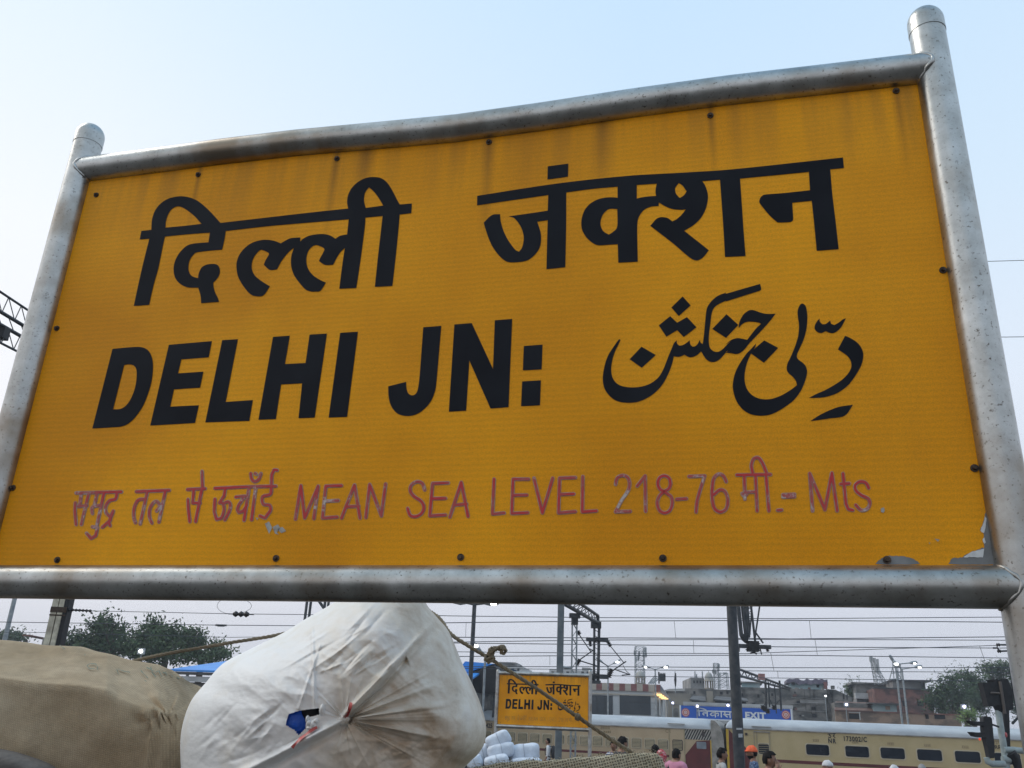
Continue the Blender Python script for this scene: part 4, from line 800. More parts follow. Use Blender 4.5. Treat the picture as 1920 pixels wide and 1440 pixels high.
o = MB(); fr.pbox(o, 1611, 1335, 1613, 1350, -0.06, -0.03); fr.pbox(o, 1591, 1335, 1613, 1336.4, -0.06, -0.03); o.build('door_frame', WHITEW, root)
o = MB(); fr.box(o, t0, t1, zt, zt + 0.1, -0.08, 0.48); o.build('coping', BRICK, root)

# blue roofed shed behind the white sack
SH = Frame(317, 1262, 52, 14); root = thing('platform_shelter', 'platform shelter with a bright blue sheet roof behind the bulging white sack', 'shelter', SH.pt(9, -1, 3))
t0, t1 = SH.tz(317, 1255)[0], SH.tz(884, 1255)[0]; ze = SH.tz(360, 1256)[1]; zr = SH.tz(370, 1236, 4.5)[1]
o = MB(); th = [SH.pt(t0, ze, 0), SH.pt(t1, ze, 0), SH.pt(t1 - 0.3, zr, 4.5), SH.pt(t0 + 1.2, zr, 4.5)]; o.prism(th, (0, 0, -0.10)); o.build('roof', BLUER, root)
o = MB(); SH.box(o, t0 + 0.2, t1, ze - 0.26, ze - 0.11, 0.02, 0.2); o.build('eave', DARKROOF, root)
o = MB(); SH.box(o, t0 + 0.5, t1, ze - 0.62, ze - 0.34, 0.1, 0.2); o.build('fascia', WHITEW, root)
o = MB(); SH.box(o, t0 + 0.7, t1, -1, ze - 0.64, 0.5, 5); o.build('wall', CEMD, root)
for k in range(7): o = MB(); SH.box(o, t0 + 1 + k * 2.6, t0 + 1.12 + k * 2.6, -1, ze - 0.1, 0.2, 0.32); o.build('column', GREYSTEEL, root)
SG = Frame(872, 1258, 50, 14); root = thing('gabled_shed', 'dark open gabled shed with a blue roof edge right of the white sack', 'shed', SG.pt(1, -1, 3))
o = MB(); g = [SG.hit(880, 1262), SG.hit(925, 1247), SG.hit(930, 1252), SG.hit(929, 1264), SG.hit(929, 1300), SG.hit(884, 1300)]; o.prism(g, SG.v * 7); o.build('gable', BLACK, root)
o = MB(); o.prism([SG.hit(855, 1262), SG.hit(880, 1259.5), SG.hit(926, 1244.5), SG.hit(872, 1240)], SG.v * 6); o.build('roof', BLUER, root)
for x in (898, 922):
    o = MB(); SG.pbox(o, x, 1290, x + 3, 1345, 0.2, 0.5); o.build('column', DARKSTEEL, root)
root, fr, t0, t1, zt = building('apartment_block', 'pale distant apartment block showing above the small yellow board', 'building', 934, 979, 1250, 150, 10, WHITEW, 10)
o = MB(); fr.pbox(o, 938, 1243, 968, 1250, 1, 7); o.build('top_storey', CEM, root)
o = MB(); fr.pbox(o, 934, 1241, 966, 1243.4, 0.6, 7.4); o.build('roof', CEMD, root)
for x in (940, 950, 960, 970): 
    o = MB(); fr.pbox(o, x, 1253, x + 4, 1258, -0.06, 0); o.build('window', HOLE, root)
root, fr, t0, t1, zt = building('apartment_block', 'low pale block far behind the two steel masts', 'building', 1028, 1112, 1256, 150, 10, WHITEW, 10)
for x in (1034, 1062, 1090, 1100): 
    o = MB(); fr.pbox(o, x, 1259, x + 5, 1264, -0.06, 0); o.build('window', HOLE, root)
o = MB(); fr.pbox(o, 1090, 1251, 1106, 1256, 1, 5); o.build('stair_head', CEM, root)
root, fr, t0, t1, zt = building('hut', 'little brown hut beyond the brown bale at the left edge', 'hut', 49, 61, 1194, 60, 3, BEIGE, 0, wall='hut_wall')
o = MB(); fr.pbox(o, 47.5, 1191, 62, 1193.5, -0.4, 3.4); o.build('roof', BRICK, root)


# ------------------------------------------------------------------ the small yellow board further along the platform
B2 = Frame(937, 1267, 25.5, 14)
b_tl = B2.hit(937, 1266.7); tl2, zt2 = B2.tz(937, 1266.7); tr2 = B2.tz(1103, 1300)[0]; zb2 = (B2.tz(934.6, 1358.3)[1] + B2.tz(1103.3, 1363)[1]) / 2; zt2 = (zt2 + B2.tz(1102.8, 1268.8)[1]) / 2
root = thing('station_sign', 'small yellow station name board farther down the platform, crossed by the slanting rope', 'station sign', B2.pt((tl2 + tr2) / 2, 0, 0))
_SR, _SN = SR, SN; SR = B2.u; SN = -B2.v
def place_small(x, y, off):
    a, b = uvw(x, y); return B2.pt(tl2 + a * (tr2 - tl2), zb2 + b * (zt2 - zb2), -off * 3)
def uvw(x, y):
    d = on_plane(x, y, SP0, _SN) - BL; return d.dot(_SR) / W1, d.z / H1
rr = 0.05; pl_, pr_ = B2.pt(tl2 - rr, 0), B2.pt(tr2 + rr, 0)
zr_t, zr_b = zt2 + 0.05, zb2 - 0.055
station_board(root, place_small, rr, [(pl_, B2.pt(tl2 - rr, zt2 + 0.11)), (pr_, B2.pt(tr2 + rr, zt2 + 0.16))], [(B2.pt(tl2 - rr, zr_t), B2.pt(tr2 + rr, zr_t)), (B2.pt(tl2 - rr, zr_b), B2.pt(tr2 + rr, zr_b))],
  [B2.pt(tl2 - .02, zb2 - .02), B2.pt(tr2 + .02, zb2 - .02), B2.pt(tr2 + .02, zt2 + .02), B2.pt(tl2 - .02, zt2 + .02)],
  [B2.pt(tl2 + (tr2 - tl2) * f, z, -0.0) for f in (0.03, 0.35, 0.65, 0.97) for z in (zb2 + .03, zt2 - .03)], sign_yellow('yellow sheet of small board', zt2), GHOST, None, False)
SR, SN = _SR, _SN

# ------------------------------------------------------------------ masts, gantries, poles
def tb(o, pts, Y, r, seg=6):
    """tube through picture points at depth Y (one value or one per point)"""
    ys = Y if isinstance(Y, (list, tuple)) else [Y] * len(pts); return o.tube([at(p[0], p[1], y) for p, y in zip(pts, ys)], r, seg)
def pole_pts(px, py, Y, z0, z1):
    q = at(px, py, Y); return [Vector((q.x, q.y, z0)), Vector((q.x, q.y, z1))]
def ibeam(o, p, z0, z1, w, yaw=14):
    a = R(yaw); u = Vector((math.cos(a), -math.sin(a), 0)); v = Vector((math.sin(a), math.cos(a), 0)); Z = Vector((0, 0, 1)); c = Vector((p.x, p.y, (z0 + z1) / 2)); h = (z1 - z0) / 2
    o.box(c - v * w * 0.45, (w / 2, w * 0.06, h), (u, v, Z)); o.box(c + v * w * 0.45, (w / 2, w * 0.06, h), (u, v, Z)); o.box(c, (w * 0.07, w * 0.39, h), (u, v, Z))
def insulator(parent, a, b, r, n=5):
    o = MB(); a = Vector(a); b = Vector(b); d = (b - a); pts = []; rs = []
    for k in range(n * 4 + 1):
        pts.append(a + d * (k / (n * 4))); rs.append(r * (0.45 if k % 4 in (0,) else 1.0 if k % 4 == 2 else 0.7))
    o.tube(pts, rs, 10); return o.build('insulator', CERAMIC, parent)

p = at(1047, 1395, 30); ztop = at(1051, 1074, 30).z
root = thing('overhead_mast', 'solid blue grey steel mast standing just behind the small yellow board', 'mast', (p.x, p.y, 0), 'masts of the overhead line')
o = MB(); a = Vector((p.x, p.y, 0)); o.box((p.x, p.y, (ztop + 0.5) / 2), (0.105, 0.09, (ztop + 0.5) / 2)); o.build('column', BLUESTEEL, root)
o = MB(); o.box((p.x, p.y, ztop - 0.45), (0.14, 0.13, 0.09)); o.build('bracket', DARKSTEEL, root)
o = MB(); o.box((p.x, p.y, 0.04), (0.25, 0.25, 0.04)); o.build('base_plate', DARKSTEEL, root)
p = at(1076, 1270, 33); z2 = at(1078, 1152, 33).z
root = thing('overhead_mast', 'latticed steel mast beside the solid one, with insulators on its right side', 'mast', (p.x, p.y, -1), 'masts of the overhead line')
o = MB(); hw = 0.085
for sx_, sy_ in ((-1, -1), (1, -1), (1, 1), (-1, 1)): o.box((p.x + sx_ * hw, p.y + sy_ * hw, (z2 - 1) / 2), (0.022, 0.022, (z2 + 1) / 2))
n = 26
for k in range(n):
    za, zb = -1 + (z2 + 1) * k / n, -1 + (z2 + 1) * (k + 1) / n; s_ = 1 if k % 2 else -1
    for y_ in (-1, 1): o.tube([(p.x - s_ * hw, p.y + y_ * hw, za), (p.x + s_ * hw, p.y + y_ * hw, zb)], 0.014, 4); o.tube([(p.x + y_ * hw, p.y - s_ * hw, za), (p.x + y_ * hw, p.y + s_ * hw, zb)], 0.014, 4)
o.build('column', GREYSTEEL, root)
o = MB(); o.box((p.x, p.y, z2 - 0.05), (0.2, 0.14, 0.08)); o.box((p.x, p.y, z2 - 0.25), (0.12, 0.12, 0.12)); o.build('cap', DARKSTEEL, root)
insulator(root, at(1083, 1183, 33), at(1087, 1190, 33), 0.10); insulator(root, at(1081, 1247, 33), at(1087, 1236, 33), 0.10)
o = MB(); tb(o, [(1086, 1190), (1108, 1222)], 33, 0.02); tb(o, [(1087, 1237), (1111, 1220)], 33, 0.022); tb(o, [(1088, 1239), (1120, 1249)], 33, 0.022); tb(o, [(1104, 1216), (1113, 1220)], 33, 0.02); o.build('cantilever_arm', DARKSTEEL, root)
o = MB(); tb(o, [(1055, 1251), (1070, 1253)], 33, 0.05); o.build('cross_brace', GREYSTEEL, root)

# portal beam leaving the mast and its drop arm
g0 = at(1064, 1128, 30.2); g1 = at(1122, 1166, 37)
root = thing('portal_beam', 'latticed portal beam running away from the masts with a hanging drop arm', 'gantry beam', g1)
o = MB(); A0, A1 = at(1056, 1131, 30.2), at(1121, 1168, 37); C0, C1 = at(1074, 1122, 30.2), at(1121, 1154, 37)
o.tube([A0, A1], 0.075, 6); o.tube([C0, C1], 0.06, 6)
for k in range(9):
    f0, f1 = k / 9, (k + 0.5) / 9; o.tube([A0.lerp(A1, f0), C0.lerp(C1, f1)], 0.018, 4); o.tube([C0.lerp(C1, f1), A0.lerp(A1, (k + 1) / 9)], 0.018, 4)
o.tube([A1, C1], 0.07, 6); o.build('truss', DARKSTEEL, root)
o = MB(); Y = 37
tb(o, [(1114.5, 1172), (1113.5, 1281)], Y, 0.05); tb(o, [(1123.5, 1168), (1121.5, 1281)], Y, 0.06)
for k in range(9): tb(o, [(1114.5, 1180 + k * 11), (1122.5, 1186 + k * 11)], Y, 0.018, 4)
o.build('drop_arm', DARKSTEEL, root)
for (x0, y0, x1, y1, h) in ((1108, 1172, 1127, 1172, 0.13), (1099, 1199.5, 1140, 1199.5, 0.075), (1106, 1267, 1141, 1270, 0.085), (1110, 1279, 1126, 1279, 0.06)):
    o = MB(); a, b = at(x0, y0, Y), at(x1, y1, Y); o.box((a + b) / 2, ((b - a).length / 2, 0.09, h)); o.build('cross_arm', DARKSTEEL, root)
for (a, b, r) in (((1106, 1201), (1107.5, 1212), 0.09), ((1139, 1202), (1145, 1212), 0.10), ((1141, 1270), (1147, 1254), 0.13), ((1106, 1268), (1112, 1274), 0.09), ((1112, 1267), (1124, 1269), 0.15), ((1112, 1198), (1123, 1200), 0.13)): insulator(root, at(*a, Y), at(*b, Y), r)
o = MB(); tb(o, [(1145, 1212), (1170, 1243)], Y, 0.02); tb(o, [(1142, 1262), (1174, 1240)], Y, 0.028); tb(o, [(1152, 1255), (1181, 1265)], Y, 0.02); tb(o, [(1166, 1266), (1182, 1264.5)], Y, 0.02); tb(o, [(1168, 1247), (1174, 1258), (1181, 1264)], Y, 0.012); tb(o, [(1127, 1241), (1140, 1249)], Y, 0.02); o.build('cantilever_arm', DARKSTEEL, root)

# the near dark pole
q = at(1387, 1440, 18); P = pole_pts(1387, 1440, 18, 0, 8.2)
root = thing('lamp_pole', 'thick dark smooth pole with two small white stickers, in front of the coach gap', 'pole', P[0])
MB().tube(P, [0.108, 0.094], 24).build('column', DARKSTEEL, root)
MB().tube([P[0], P[0] + Vector((0, 0, 0.03))], 0.2, 16).build('base_plate', DARKSTEEL, root)
STK = M('paper sticker', (0.5, 0.52, 0.53), (0.3, 0.32, 0.34), scale=60, rough=0.7)
for (x0, y0, x1, y1) in ((1378.5, 1364.8, 1389.5, 1368.2), (1382, 1375.5, 1390, 1382.5)):
    o = MB(); vs = []; n = 6
    for i in range(n + 1):
        for y in (y0, y1):
            d = at(x0 + (x1 - x0) * i / n, y, 18); dx = d.x - P[0].x; dx = max(-0.09, min(0.09, dx)); vs.append((P[0].x + dx, P[0].y - math.sqrt(0.107 ** 2 - dx * dx) , d.z))
    o.add(vs, [(2 * i, 2 * i + 2, 2 * i + 3, 2 * i + 1) for i in range(n)]); o.build('sticker', STK, root)

# hanging drop arms behind the dark pole
Y = 27
root = thing('drop_gantry', 'hanging lattice drop arms ending in a dark crossbeam just right of the dark pole', 'gantry', at(1414, 1212, Y))
o = MB()
for a, b in (((1379, 1084), (1390, 1192)), ((1386, 1084), (1399, 1192)), ((1391, 1084), (1403, 1186)), ((1396, 1084), (1404, 1190))): tb(o, [a, b], Y, 0.06)
for k in range(6): tb(o, [(1397 + k * .6, 1138 + k * 9), (1410 - k * .8, 1143 + k * 9)], Y, 0.014, 4); tb(o, [(1410 - k * .8, 1136 + k * 9), (1398 + k * .6, 1143 + k * 9)], Y, 0.014, 4)
tb(o, [(1410, 1134), (1406, 1190)], Y, 0.02); o.build('lattice_arm', DARKSTEEL, root)
o = MB(); A0, A1 = at(1051, 1088, 30), at(1450, 1090, Y); C0, C1 = at(1051, 1078, 30), at(1450, 1078, Y); o.tube([A0, A1], 0.05, 6); o.tube([C0, C1], 0.05, 6)
for k in range(24): o.tube([A0.lerp(A1, k / 24), C0.lerp(C1, (k + .5) / 24)], 0.018, 4); o.tube([C0.lerp(C1, (k + .5) / 24), A0.lerp(A1, (k + 1) / 24)], 0.018, 4)
o.build('beam', DARKSTEEL, root)
o = MB(); tb(o, [(1402, 1084), (1416, 1203)], Y, 0.035); tb(o, [(1432, 1084), (1417, 1186), (1415, 1203)], Y, 0.025); tb(o, [(1417, 1186), (1431, 1206)], Y, 0.025); o.build('stay_rod', DARKSTEEL, root)
o = MB(); a, b = at(1383, 1213, Y), at(1444.5, 1211.5, Y); o.box((a + b) / 2, ((b - a).length / 2, 0.08, 0.055)); o.build('crossbeam', DARKSTEEL, root)
o = MB(); tb(o, [(1396, 1190), (1397, 1199), (1399, 1205)], Y, [0.13, 0.11, 0.04], 10); tb(o, [(1388, 1192), (1406, 1192)], Y, 0.06); o.build('arm_shoe', DARKSTEEL, root)
for (a, b, r) in (((1405, 1204), (1405, 1221), 0.13), ((1418, 1204), (1418, 1221), 0.13), ((1385, 1215), (1385, 1222), 0.05), ((1438, 1215), (1440, 1222), 0.06)): insulator(root, at(*a, Y), at(*b, Y), r, 4)
o = MB(); c = at(1411.5, 1212, Y); o.box(c, (0.16, 0.13, 0.15)); o.build('clamp', BLACK, root)
o = MB(); tb(o, [(1407, 1225), (1413, 1223), (1419, 1226)], Y, 0.025); tb(o, [(1425, 1215), (1428, 1227)], Y, 0.018); o.build('hook', DARKSTEEL, root)

# farther portal to the right
root = thing('portal_beam', 'far latticed portal beam sloping down to the right above the exit board, on thin legs', 'gantry beam', at(1437, 1275, 52))
A0, A1 = at(1384, 1254, 48), at(1482, 1290, 60); C0, C1 = at(1384, 1266, 48), at(1480, 1293, 60)
o = MB(); o.tube([A0, A1], 0.07, 5); o.tube([C0, C1], 0.07, 5)
for k in range(10): o.tube([A0.lerp(A1, k / 10), C0.lerp(C1, (k + 0.5) / 10)], 0.03, 4); o.tube([C0.lerp(C1, (k + 0.5) / 10), A0.lerp(A1, (k + 1) / 10)], 0.03, 4)
o.build('truss', DARKSTEEL, root)
for pts, r in (([(1435, 1274), (1437, 1335)], 0.07), ([(1461.5, 1276), (1465, 1333)], 0.06), ([(1452, 1284), (1456, 1338)], 0.035), ([(1441, 1280), (1443, 1326)], 0.05)):
    o = MB(); tb(o, pts, 54, r); o.build('leg', DARKSTEEL, root)
o = MB(); c = at(1428, 1269, 50); o.box(c, (0.16, 0.1, 0.16)); o.build('junction_box', M('rusty pink box', (0.3, 0.16, 0.15), rough=0.7), root)
for c in ((1434, 1330), (1440, 1334), (1430, 1327), (1451, 1327)): insulator(root, at(c[0], c[1] - 5, 54), at(c[0], c[1] + 4, 54), 0.16, 3)
o = MB(); tb(o, [(1429, 1297), (1435, 1302), (1436, 1318), (1428, 1327)], 54, 0.03); tb(o, [(1444, 1312), (1450, 1326), (1462, 1312)], 54, 0.03); o.build('cantilever_arm', DARKSTEEL, root)

# left concrete mast with the portal truss that passes behind the board's left post
q = at(110, 1165, 17)
MASTP = M('flaking mast paint', (0.60, 0.56, 0.44), (0.26, 0.23, 0.18), scale=5, rough=0.8); 
root = thing('overhead_mast', 'pale flaking mast with a dark slot, rising behind the brown bale', 'mast', (q.x, q.y, 0), 'masts of the overhead line')
zt = 7.4; o = MB(); o.box((q.x - 0.09, q.y, zt / 2), (0.055, 0.10, zt / 2)); o.box((q.x + 0.03, q.y, zt / 2), (0.045, 0.10, zt / 2)); o.build('column', MASTP, root)
o = MB(); o.box((q.x - 0.025, q.y + 0.03, zt / 2), (0.011, 0.05, zt / 2)); o.box((q.x + 0.115, q.y + 0.02, zt / 2), (0.04, 0.10, zt / 2)); o.build('steel_channel', BLACK, root)
zc = at(110, 1144, 17).z
o = MB(); o.box((q.x, q.y - 0.105, zc), (0.15, 0.006, 0.05)); o.box((q.x, q.y - 0.105, zc - 0.10), (0.15, 0.006, 0.012)); o.build('strap', BOLT, root)
insulator(root, at(133, 1143.5, 17), at(172, 1145.5, 17), 0.03, 6)
o = MB(); tb(o, [(124, 1143), (134, 1143.5)], 17, 0.03); o.build('hook', DARKSTEEL, root)
gt = [((-60, 507), (240, 706)), ((-60, 548), (236, 726)), ((-60, 574), (232, 740)), ((-60, 612), (228, 758))]
root = thing('portal_beam', 'black lattice beam crossing the sky left of the big board', 'gantry beam', at(20, 600, 14))
ch = [(at(*a, 13), at(*b, 17)) for a, b in gt]; o = MB()
for (a, b), r in zip(ch, (0.022, 0.034, 0.034, 0.022)): o.tube([a, b], r, 6)
for k in range(14):
    for (i, j) in ((0, 1), (2, 3)): o.tube([ch[i][0].lerp(ch[i][1], k / 14), ch[j][0].lerp(ch[j][1], (k + 0.5) / 14)], 0.009, 4); o.tube([ch[j][0].lerp(ch[j][1], (k + 0.5) / 14), ch[i][0].lerp(ch[i][1], (k + 1) / 14)], 0.009, 4)
    o.tube([ch[1][0].lerp(ch[1][1], k / 14), ch[2][0].lerp(ch[2][1], (k + .5) / 14)], 0.009, 4)
o.build('truss', DARKSTEEL, root)
o = MB(); o.box(at(3, 625, 13.8), (0.09, 0.09, 0.10)); o.build('joint_plate', BLACK, root)
# lattice mast half hidden by the sack
q = at(592, 1165, 42); zt = at(594, 1105, 42).z
root = thing('lattice_mast', 'thin lattice mast peeking out above the left shoulder of the white sack', 'mast', (q.x, q.y, -1))
o = MB(); h = 0.42
for k in range(4): s_ = [(-1, -1), (1, -1), (1, 1), (-1, 1)][k]; o.tube([(q.x + s_[0] * h, q.y + s_[1] * h, -1), (q.x + s_[0] * h, q.y + s_[1] * h, zt)], 0.07, 5)
for k in range(9):
    za, zb = -1 + (zt + 1) * k / 9, -1 + (zt + 1) * (k + 1) / 9; e_ = 1 if k % 2 else -1
    o.tube([(q.x - e_ * h, q.y - h, za), (q.x + e_ * h, q.y - h, zb)], 0.04, 4); o.tube([(q.x - e_ * h, q.y + h, za), (q.x + e_ * h, q.y + h, zb)], 0.04, 4)
o.build('frame', DARKSTEEL, root)
q = at(16, 1170, 38); root = thing('lamp_pole', 'thin grey pole rising behind the brown bale at the far left', 'pole', (q.x, q.y, -1)); MB().tube([(q.x, q.y, -1), (q.x, q.y, at(24, 1110, 38).z)], [0.13, 0.09], 10).build('column', GREYSTEEL, root)
MB().tube([(q.x, q.y, -1), (q.x, q.y, -0.9)], 0.2, 10).build('base_plate', GREYSTEEL, root)

# ------------------------------------------------------------------ overhead wires
def wire(label, pts, Y, r=0.016, drops=()):
    ws = [at(x, y, Y) for x, y in pts]; o = MB(); o.tube(ws, r, 5); b = o.build('overhead_wire', WIRE); tag(b, label, 'wire', 'overhead wires')
    for (xa, ya, xb, yb) in drops: MB().tube([at(xa, ya, Y), at(xb, yb, Y)], 0.010, 4).build('dropper', WIRE, b)
    return b
wire('topmost of the thin wires in the gap below the big board', [(650, 1149), (840, 1154.7), (1125, 1158), (1480, 1160), (1880, 1157), (2100, 1155)], 38)
wire('second wire down below the big board, with droppers hanging from it', [(650, 1176), (840, 1167.7), (1125, 1164.5), (1480, 1163), (1880, 1166.6), (2100, 1170)], 37, 0.018, ((1264, 1163.5, 1267, 1196.5), (1517.5, 1163, 1521, 1198), (874, 1168, 873, 1194.5)))
wire('third wire down below the big board, crossing behind the first insulators', [(650, 1192), (840, 1194.8), (1130, 1196), (1400, 1197), (1480, 1198), (1887, 1194), (2100, 1191)], 37, 0.018)
wire('fourth wire down below the big board, almost touching the third', [(650, 1209), (840, 1204), (1130, 1200), (1480, 1198.6), (1887, 1200.5), (2100, 1204)], 38.5, 0.016, ((1300, 1199.5, 1301, 1225), (1528, 1199, 1532.5, 1228)))
wire('fifth wire down below the big board, level with the dark crossbeam', [(840, 1205.5), (1130, 1208.6), (1480, 1213), (1860, 1215), (1890, 1215)], 36, 0.016)
wire('sixth wire down, rising to the right towards the small clamp', [(840, 1222), (1130, 1224.6), (1400, 1225.5), (1480, 1222.4), (1840, 1211), (2100, 1203)], 38, 0.014, ((1445, 1223.5, 1451, 1257), (1837, 1211.5, 1846, 1238)))
wire('seventh wire down, just above the tops of the antenna towers', [(840, 1231), (1130, 1229), (1480, 1228.5), (1885, 1233.7), (2100, 1237)], 37, 0.016, ((1031, 1230, 1031, 1247),))
wire('eighth wire down, at the height of the street lamp heads', [(840, 1250), (1130, 1250), (1480, 1252), (1830, 1251.6), (2100, 1251)], 40, 0.016)
wire('ninth wire down, just under the street lamp heads', [(840, 1253), (1130, 1255.5), (1480, 1258.5), (1800, 1260), (2100, 1262)], 40, 0.014, ((1458, 1258.3, 1459, 1271),))
wire('lowest wire, passing just over the roofs behind the train', [(1100, 1266), (1190, 1268), (1480, 1271.5), (1760, 1276), (2100, 1281)], 42, 0.014)
wire('wire on the far left running from the pale mast to the dark spool', [(172, 1145.5), (300, 1148), (436, 1151), (650, 1153)], 17, 0.006)
wire('lower wire on the far left passing in front of the treetops', [(-150, 1164), (125, 1168), (404, 1172), (650, 1174)], 30, 0.012)
wire('faint wire behind the treetops on the far left', [(-150, 1184), (85, 1186), (430, 1195), (650, 1192)], 34, 0.010)
wire('upper of the two wires leaving the right post of the big board', [(300, 519), (1400, 498), (1856, 490), (1925, 488), (2100, 485)], 20, 0.009)
wire('lower of the two wires leaving the right post of the big board', [(300, 627), (1400, 630), (1885, 632), (1925, 631.5), (2100, 631)], 20, 0.009)
o = MB(); pts = []
for k in range(17): a = k / 16 * 2 * math.pi; pts.append(at(433 + 26 * math.cos(a) * (1.5 if math.cos(a) > 0 else 1.0) , 1136 + 15 * math.sin(a), 17))
o.tube(pts, 0.004, 5, cap=False); b = o.build('jumper_cable', WIRE); tag(b, 'loose loop of thin cable over the dark spool on the left wire', 'cable')
root = thing('wire_insulator', 'dark spool shaped insulator strung on the wire left of the white sack', 'insulator', at(452, 1151.5, 17))
insulator(root, at(437, 1151, 17), at(467, 1152, 17), 0.06, 3); o = MB(); tb(o, [(428, 1151), (476, 1152.3)], 17, 0.010); o.build('clamp', DARKSTEEL, root)
root = thing('wire_clamp', 'small fork shaped wire clamp by the right post of the big board', 'clamp', at(1874, 1215, 30))
o = MB(); tb(o, [(1862, 1215), (1870, 1215), (1869, 1209), (1900, 1209)], 30, 0.03); tb(o, [(1870, 1215), (1875, 1221), (1900, 1220)], 30, 0.03); o.build('fork', DARKSTEEL, root)
insulator(root, at(1868, 1209, 30), at(1875, 1209, 30), 0.06, 2); insulator(root, at(1870, 1221, 30), at(1877, 1221, 30), 0.06, 2)
root = thing('wire_clamp', 'tiny bar clamp on the lower far left wire over the treetops', 'clamp', at(413, 1172, 30)); o = MB(); tb(o, [(404, 1172), (425, 1172.5)], 29.9, 0.03); tb(o, [(408, 1173.6), (421, 1174)], 29.9, 0.02); o.build('bar', DARKSTEEL, root)

# ------------------------------------------------------------------ street lamps and lights
def street_lamp(label, px, pytop, pybot, Y, arms, r=0.06, group='street lamps beyond the train'):
    q = at(px, pybot, Y); zt = at(px, pytop, Y).z
    root = thing('street_lamp', label, 'street lamp', (q.x, q.y, -1), group)
    MB().tube([(q.x, q.y, -1), (q.x, q.y, zt)], [r * 1.25, r], 8).build('pole', GREYSTEEL if Y > 45 else DARKSTEEL, root)
    for (x, y, lit) in arms:
        e_ = at(x, y, Y); top = Vector((q.x, q.y, zt - 0.05)); o = MB(); o.tube([top, top.lerp(e_, 0.6), e_], r * 0.55, 6); o.build('arm', GREYSTEEL if Y > 45 else DARKSTEEL, root)
        d = (e_ - top).normalized(); o = MB(); o.tube([e_ - d * 0.05, e_ + d * 0.18, e_ + d * 0.55, e_ + d * 0.62], [r * 0.7, r * 1.6, r * 1.5, r * 0.6], 8); hd = o.build('lamp_head', GREYSTEEL, root)
        if lit: o = MB(); o.ball(e_ + d * 0.35 - Vector((0, 0.10, r * 1.0)), (0.12 * lit, 0.08, 0.055 * lit), 10, 6); o.build('lamp', LAMP, hd)
street_lamp('tall dark street lamp with two short arms, right of the white sack', 883, 1131, 1258, 40, ((872, 1130, 0), (911, 1131, 1.2)), 0.09)
street_lamp('slim pale street lamp whose glowing head shows beside the rope knot', 905, 1226, 1335, 48, ((900, 1218, 1.5),), 0.06)
street_lamp('street lamp with one lit arm left of the lattice tower', 1140, 1248, 1335, 70, ((1130, 1242, 0), (1150, 1244, 1.1)), 0.055)
street_lamp('street lamp with two lit arms at the corner of the striped building', 1230, 1254, 1335, 72, ((1218, 1252, 1.1), (1240, 1252, 1.4)), 0.055)
street_lamp('taller of the paired street lamps before the brick house', 1691, 1245, 1350, 74, ((1676, 1241, 0), (1706, 1243, 0.9)), 0.08)
street_lamp('shorter of the paired street lamps before the brick house', 1702, 1254, 1350, 72, ((1686, 1250, 1.5), (1715, 1251, 1.3)), 0.075)
def flood(label, px, py, Y, r, m):
    q = at(px, py, Y); root = thing('floodlight', label, 'floodlight', (q.x, q.y, -1), 'small lit floodlights')
    MB().tube([(q.x, q.y + 0.15, -1), (q.x, q.y + 0.15, q.z)], 0.035, 6).build('post', GREYSTEEL, root)
    o = MB(); o.box(q + Vector((0, 0.06, 0)), (r * 1.1, 0.05, r * 0.9)); o.build('housing', GREYSTEEL, root)
    MB().ball(q - Vector((0, 0.02, 0)), (r * .55, r * 0.4, r * 0.5), 10, 6).build('lens', m, root)
flood('oval white floodlight glowing before the left treetops', 264, 1221, 45, 0.16, LAMP)
flood('violet white floodlight glowing before the right trees', 1808, 1325, 68, 0.19, COOL)
flood('violet white floodlight glowing beside the low shanty', 1587, 1321, 76, 0.17, COOL)
flood('pale floodlight glowing on the dark terrace wall', 1548, 1305, 90, 0.13, LAMP)
flood('floodlight glowing left of the blue exit board', 1261.5, 1318, 76, 0.13, COOL)
flood('floodlight glowing just above the Hindi word on the exit board', 1307.5, 1324, 61.4, 0.13, COOL)
flood('floodlight glowing on the exit board beside the dark pole', 1365, 1322.5, 61.4, 0.13, COOL)

# flag pole
q = at(1266.5, 1296, 98); root = thing('flag_pole', 'thin pole with a furled dark flag above the old fort wall', 'flag pole', (q.x, q.y, -1)); MB().tube([(q.x, q.y, -1), (q.x, q.y, at(1266.5, 1259, 98).z)], 0.05, 6).build('pole', GREYSTEEL, root)
MB().tube([at(1266.5, 1262, 98), at(1266.3, 1275, 98), at(1266.6, 1287, 98)], [0.08, 0.14, 0.07], 7).build('flag', BLACK, root)

# ------------------------------------------------------------------ railway signals at the right edge
SIGP = M('pale green grey pipe paint', (0.34, 0.40, 0.40), (0.26, 0.31, 0.31), scale=7, rough=0.5)
Y = 22; m_ = Y / 1750
root = thing('railway_signal', 'tall railway signal seen from behind, with large black hoods on a pale pipe post', 'railway signal', (at(1887, 1440, Y).x, at(1887, 1440, Y).y, 0))
pb = at(1888, 1440, Y); zt = at(1875, 1332, Y).z
MB().tube([(pb.x, pb.y, 0), (pb.x, pb.y, zt)], 0.075, 16).build('post', SIGP, root)
S8 = lambda p: G(1700, 1260, 8.0, p)
def slab(pts, d0, d1, Yc=Y): return [at(x, y, Yc) + Vector((0, d0, 0)) for x, y in pts], Vector((0, d1 - d0, 0))
for pts, d0, d1 in ((S8([(1105, 160), (1390, 138), (1440, 520), (1190, 512)]), -0.1, 0.12), (S8([(1350, 108), (1560, 100), (1640, 290), (1650, 560), (1530, 585), (1500, 300)]), 0.14, 0.5)):
    a, d = slab(pts, d0, d1); MB().prism(a, d).build('backboard', BLACK, root)
